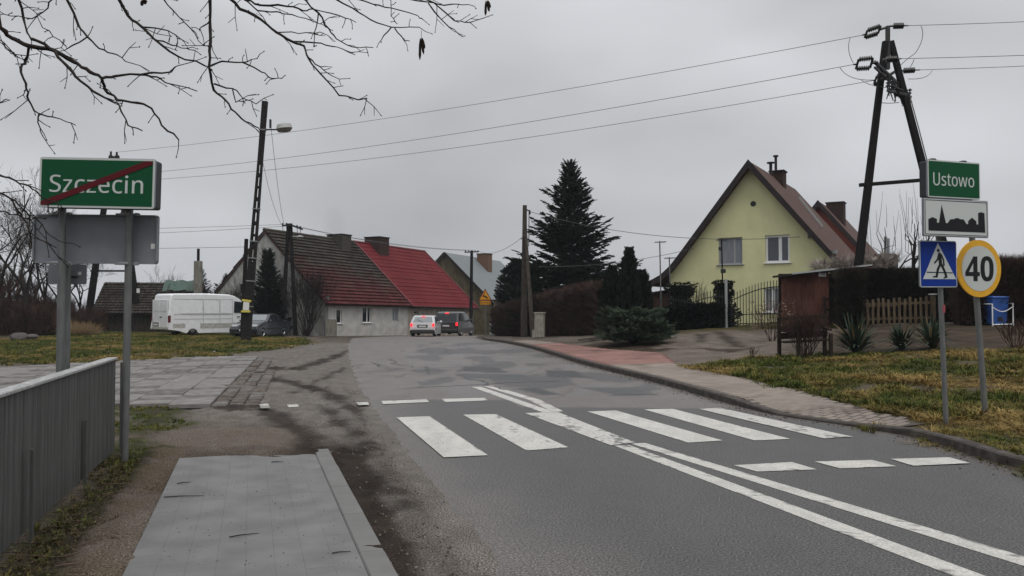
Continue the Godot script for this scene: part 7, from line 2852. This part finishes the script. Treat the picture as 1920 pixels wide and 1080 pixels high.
func bin():
	var c = on(15.72, 26.0)
	var o = thing("wheelie_bin", "blue wheeled rubbish bin standing inside a white tubular frame", "bin", c)
	var g = Geo.new()
	for i in 1:
		g.taper(c + Vector3(0, 0.06, 0), c + Vector3(0, 0.88, 0), 0.40, 0.42, 0.52, 0.54, Vector3.BACK)
	var b = part(o, "body", g, MT["bin_blue"])
	g = Geo.new()
	g.box(Transform3D(Basis(Vector3.RIGHT, 0.06), c + Vector3(0, 0.93, 0.0)), Vector3(0.57, 0.07, 0.6), 0.025)
	part(o, "lid", g, MT["bin_blue"])
	g = Geo.new()
	g.box(Transform3D(Basis(), c + Vector3(0, 0.22, 0.232)), Vector3(0.16, 0.14, 0.02), 0.01)
	part(b, "emblem", g, MT["iron_black"])
	for s in [-1, 1]:
		g = Geo.new()
		g.cyl(c + Vector3(0.19 * s, 0.1, -0.22), c + Vector3(0.24 * s, 0.1, -0.22), 0.1, 0.1, 14)
		part(o, "wheel", g, MT["rubber"])
	o = thing("bin_frame", "white tubular frame around the blue bin", "frame", c + Vector3(0, 0, 0.36))
	for s in [-1, 1]:
		for z in [0.36, -0.36]:
			g = Geo.new()
			var p = on(15.72 + 0.33 * s, 26.0 - z)
			g.cyl(p, p + Vector3(0, 0.72, 0), 0.02, 0.02, 8)
			part(o, "upright", g, MT["window_white"])
		g = Geo.new()
		g.cyl(on(15.72 + 0.33 * s, 25.64, 0.71), on(15.72 + 0.33 * s, 26.36, 0.71), 0.018, 0.018, 8)
		part(o, "side_tube", g, MT["window_white"])
	g = Geo.new()
	g.cyl(on(15.39, 25.64, 0.05), on(16.05, 25.64, 0.05), 0.02, 0.02, 8)
	part(o, "foot_tube", g, MT["window_white"])
	g = Geo.new()
	var pts = []
	for i in 9: pts.append(on(15.39 + 0.66 * i / 8.0, 25.64, 0.62 - 0.16 * sin(PI * i / 8.0)))
	g.tube(pts, 0.014, 6)
	part(o, "chain", g, MT["window_white"])

# ---------------------------------------------------------------- small things
func lump(g, c, s, seed_):
	var r = RandomNumberGenerator.new()
	r.seed = seed_
	var prof = [[0.0, -0.5], [0.7, -0.42], [1.0, 0.0], [0.72, 0.4], [0.0, 0.55]]
	g.lathe(Transform3D(Basis(Vector3(r.randf(), 1, r.randf()).normalized(), r.randf() * 6.0).scaled(s), c), prof, 7)

func make_small_things():
	# twigs shed on the path, one by one
	for k in [[345, 938, 0.32, 0.15, "longest twig lying on the grey path"], [458, 1012, 0.2, 0.5, "slanting twig near the middle of the grey path"], [345, 912, 0.12, 0.6, "short steep twig just above the longest twig"], [520, 872, 0.12, 0.1, "twig near the far end of the grey path"], [250, 1010, 0.3, 0.05, "twig on the sand at the left of the path"], [640, 1045, 0.12, 0.3, "short twig close to the path's edging stones"]]:
		var p = foot(k[0], k[1]) + Vector3(0, 0.033 if k[0] > 300 else 0.01, 0)
		var dir = Vector3(cos(k[3]), 0, -sin(k[3])) * k[2] * 0.5
		var g = Geo.new()
		g.tube([p - dir, p - dir * 0.2 + Vector3(0, 0.006, 0.01), p + dir], [0.004, 0.0045, 0.002], 5)
		solo("fallen_twig", g, MT["twig"], k[4], "twig", p, "twigs fallen on the path")
	for k in [[375, 871, 0.02, "tiny white scrap on the near path"], [402, 660, 0.05, "white scrap at the field's edge behind the slabs"], [497, 632, 0.06, "white scrap in the grass before the black saloon"]]:
		var g = Geo.new()
		var p = foot(k[0], k[1])
		lump(g, p + Vector3(0, 0.02, 0), Vector3(k[2] * 2, k[2] * 0.5, k[2]), int(k[0]))
		solo("litter", g, MT["paper"], k[3], "litter", p, "scraps of white litter")
	var c = foot(40, 637)
	var o = thing("rubble", "two grey lumps of rubble lying in the left field", "rubble", c)
	for k in [[0.0, 0.55, 11], [0.55, 0.34, 12]]:
		var g = Geo.new()
		lump(g, c + Vector3(k[0] - 0.1, 0.16, -k[0] * 0.3), Vector3(k[1], 0.24, 0.3), k[2])
		part(o, "lump", g, MT["stone"])
	c = foot(1255, 634)
	var g0 = Geo.new()
	lump(g0, c + Vector3(0, 0.06, 0), Vector3(0.55, 0.1, 0.35), 21)
	solo("flat_stone", g0, MT["concrete_pale"], "flat pale stone beside the juniper", "stone", c)
	c = foot(1105, 639)
	o = thing("broken_planks", "broken grey planks lying at the foot of the brown hedge", "planks", c)
	for k in [[0.0, 0.35, 0.9], [0.35, 0.1, 0.6], [0.2, -0.15, 0.55]]:
		var g = Geo.new()
		g.box(Transform3D(Basis(Vector3.UP, k[1]) * Basis(Vector3.BACK, 0.12), c + Vector3(k[0], 0.09, k[0] * 0.6)), Vector3(k[2], 0.04, 0.12), 0.006)
		part(o, "plank", g, MT["plank_grey"])
	# uncountable: grit on the mud and dead leaves and twigs under the railing
	var gm = Geo.new()
	lump(gm, Vector3.ZERO, Vector3(1, 0.7, 0.85), 4)
	var xf = []
	var cs = []
	for i in 3800:
		var d = 3.0 + 13.0 * pow(rng.randf(), 1.3)
		var x = along(left_x, d) - 0.2 + rng.randfn(0.0, 0.11) - 0.02 - 0.15 * n1.get_noise_2d(3.0, d * 2.0) * -1.0 - (1.0 if rng.randf() < 0.25 else 0.0) * rng.randf() * 0.8
		if x > along(left_x, d) + 0.5: continue
		var s = 0.003 + 0.011 * pow(rng.randf(), 3.5)
		xf.append(Transform3D(Basis(Vector3.UP, rng.randf() * TAU).scaled(Vector3.ONE * s), on(x, d, 0.014)))
		cs.append(shade_of(Color(0.13, 0.11, 0.095), 0.5, 1.8))
	for i in 1200:
		var d = 5.0 + 22.0 * rng.randf()
		var x = along(kerb_x, d) - absf(rng.randfn(0.0, 0.16)) - 0.03
		var s = 0.005 + 0.012 * pow(rng.randf(), 3.0)
		xf.append(Transform3D(Basis(Vector3.UP, rng.randf() * TAU).scaled(Vector3.ONE * s), pt(x, d, H(x, d) + 0.014)))
		cs.append(shade_of(Color(0.09, 0.075, 0.065), 0.5, 1.6))
	for i in 130:
		var p = foot(rng.randf_range(300, 700), rng.randf_range(860, 1078))
		xf.append(Transform3D(Basis(Vector3.UP, rng.randf() * TAU).scaled(Vector3.ONE * rng.randf_range(0.002, 0.0055)), p + Vector3(0, 0.03, 0)))
		cs.append(shade_of(Color(0.035, 0.03, 0.025), 0.5, 1.6))
	var o2 = many(self, "gravel", gm.mesh(), MT["leaf"], xf, cs)
	tag(o2, "fine grit scattered on the muddy verge and the path", "gravel")
	xf = []
	cs = []
	var zn = null
	for z in zones:
		if z[1] == "litter": zn = z
	for i in 9000:
		var x = rng.randf_range(zn[3].position.x - 0.3, zn[3].end.x + 0.3)
		var d = rng.randf_range(maxf(zn[3].position.y, 3.5), zn[3].end.y)
		if in_zone([zn[0], "", 0.5, zn[3].grow(0.3)], x, d, rng.randf_range(-1, 1)) < 0.4: continue
		var s = rng.randf_range(0.012, 0.035)
		xf.append(Transform3D(Basis(Vector3(rng.randf_range(-0.4, 0.4), 1, rng.randf_range(-0.4, 0.4)).normalized(), rng.randf() * TAU).scaled(Vector3(s, s * 0.6, s)), on(x, d, 0.008)))
		cs.append(shade_of(Color(0.07, 0.05, 0.03) if rng.randf() < 0.8 else Color(0.09, 0.095, 0.035), 0.5, 1.7))
	o2 = many(self, "leaves", SPRAY["leaf"], MT["leaf"], xf, cs)
	tag(o2, "dead leaves littering the ground under the railing", "leaves")
	var tw = Geo.new()
	tw.tube([Vector3(-0.5, 0, 0), Vector3(-0.1, 0.02, 0.06), Vector3(0.5, 0, -0.03)], [0.012, 0.014, 0.006], 4)
	xf = []
	cs = []
	for i in 700:
		var p = foot(rng.randf_range(0, 330), rng.randf_range(850, 1079))
		if in_zone([zn[0], "", 0.9, zn[3].grow(0.6)], p.x, -p.z, rng.randf_range(-1, 1)) < 0.3: continue
		xf.append(Transform3D(Basis(Vector3.UP, rng.randfn(0.0, 0.7)).scaled(Vector3.ONE * (0.04 + 0.2 * pow(rng.randf(), 2.5))), p + Vector3(0, 0.014, 0)))
		cs.append(shade_of(Color(0.075, 0.055, 0.04), 0.5, 1.8))
	o2 = many(self, "debris", tw.mesh(), MT["leaf"], xf, cs)
	tag(o2, "thin dark twigs scattered between the railing and the path", "debris")
	# a breath of smoke over the nearer chimney
	var fog = FogVolume.new()
	fog.name = "smoke"
	fog.shape = RenderingServer.FOG_VOLUME_SHAPE_ELLIPSOID
	fog.size = Vector3(1.8, 3.2, 1.6)
	var fm = FogMaterial.new()
	fm.density = 0.05
	fm.albedo = Color(0.45, 0.43, 0.42)
	fog.material = fm
	fog.position = P(627, 424, 61.0)
	fog.set_meta("kind", "stuff")
	tag(fog, "faint grey smoke rising from the grey house chimney", "smoke")
	add_child(fog)
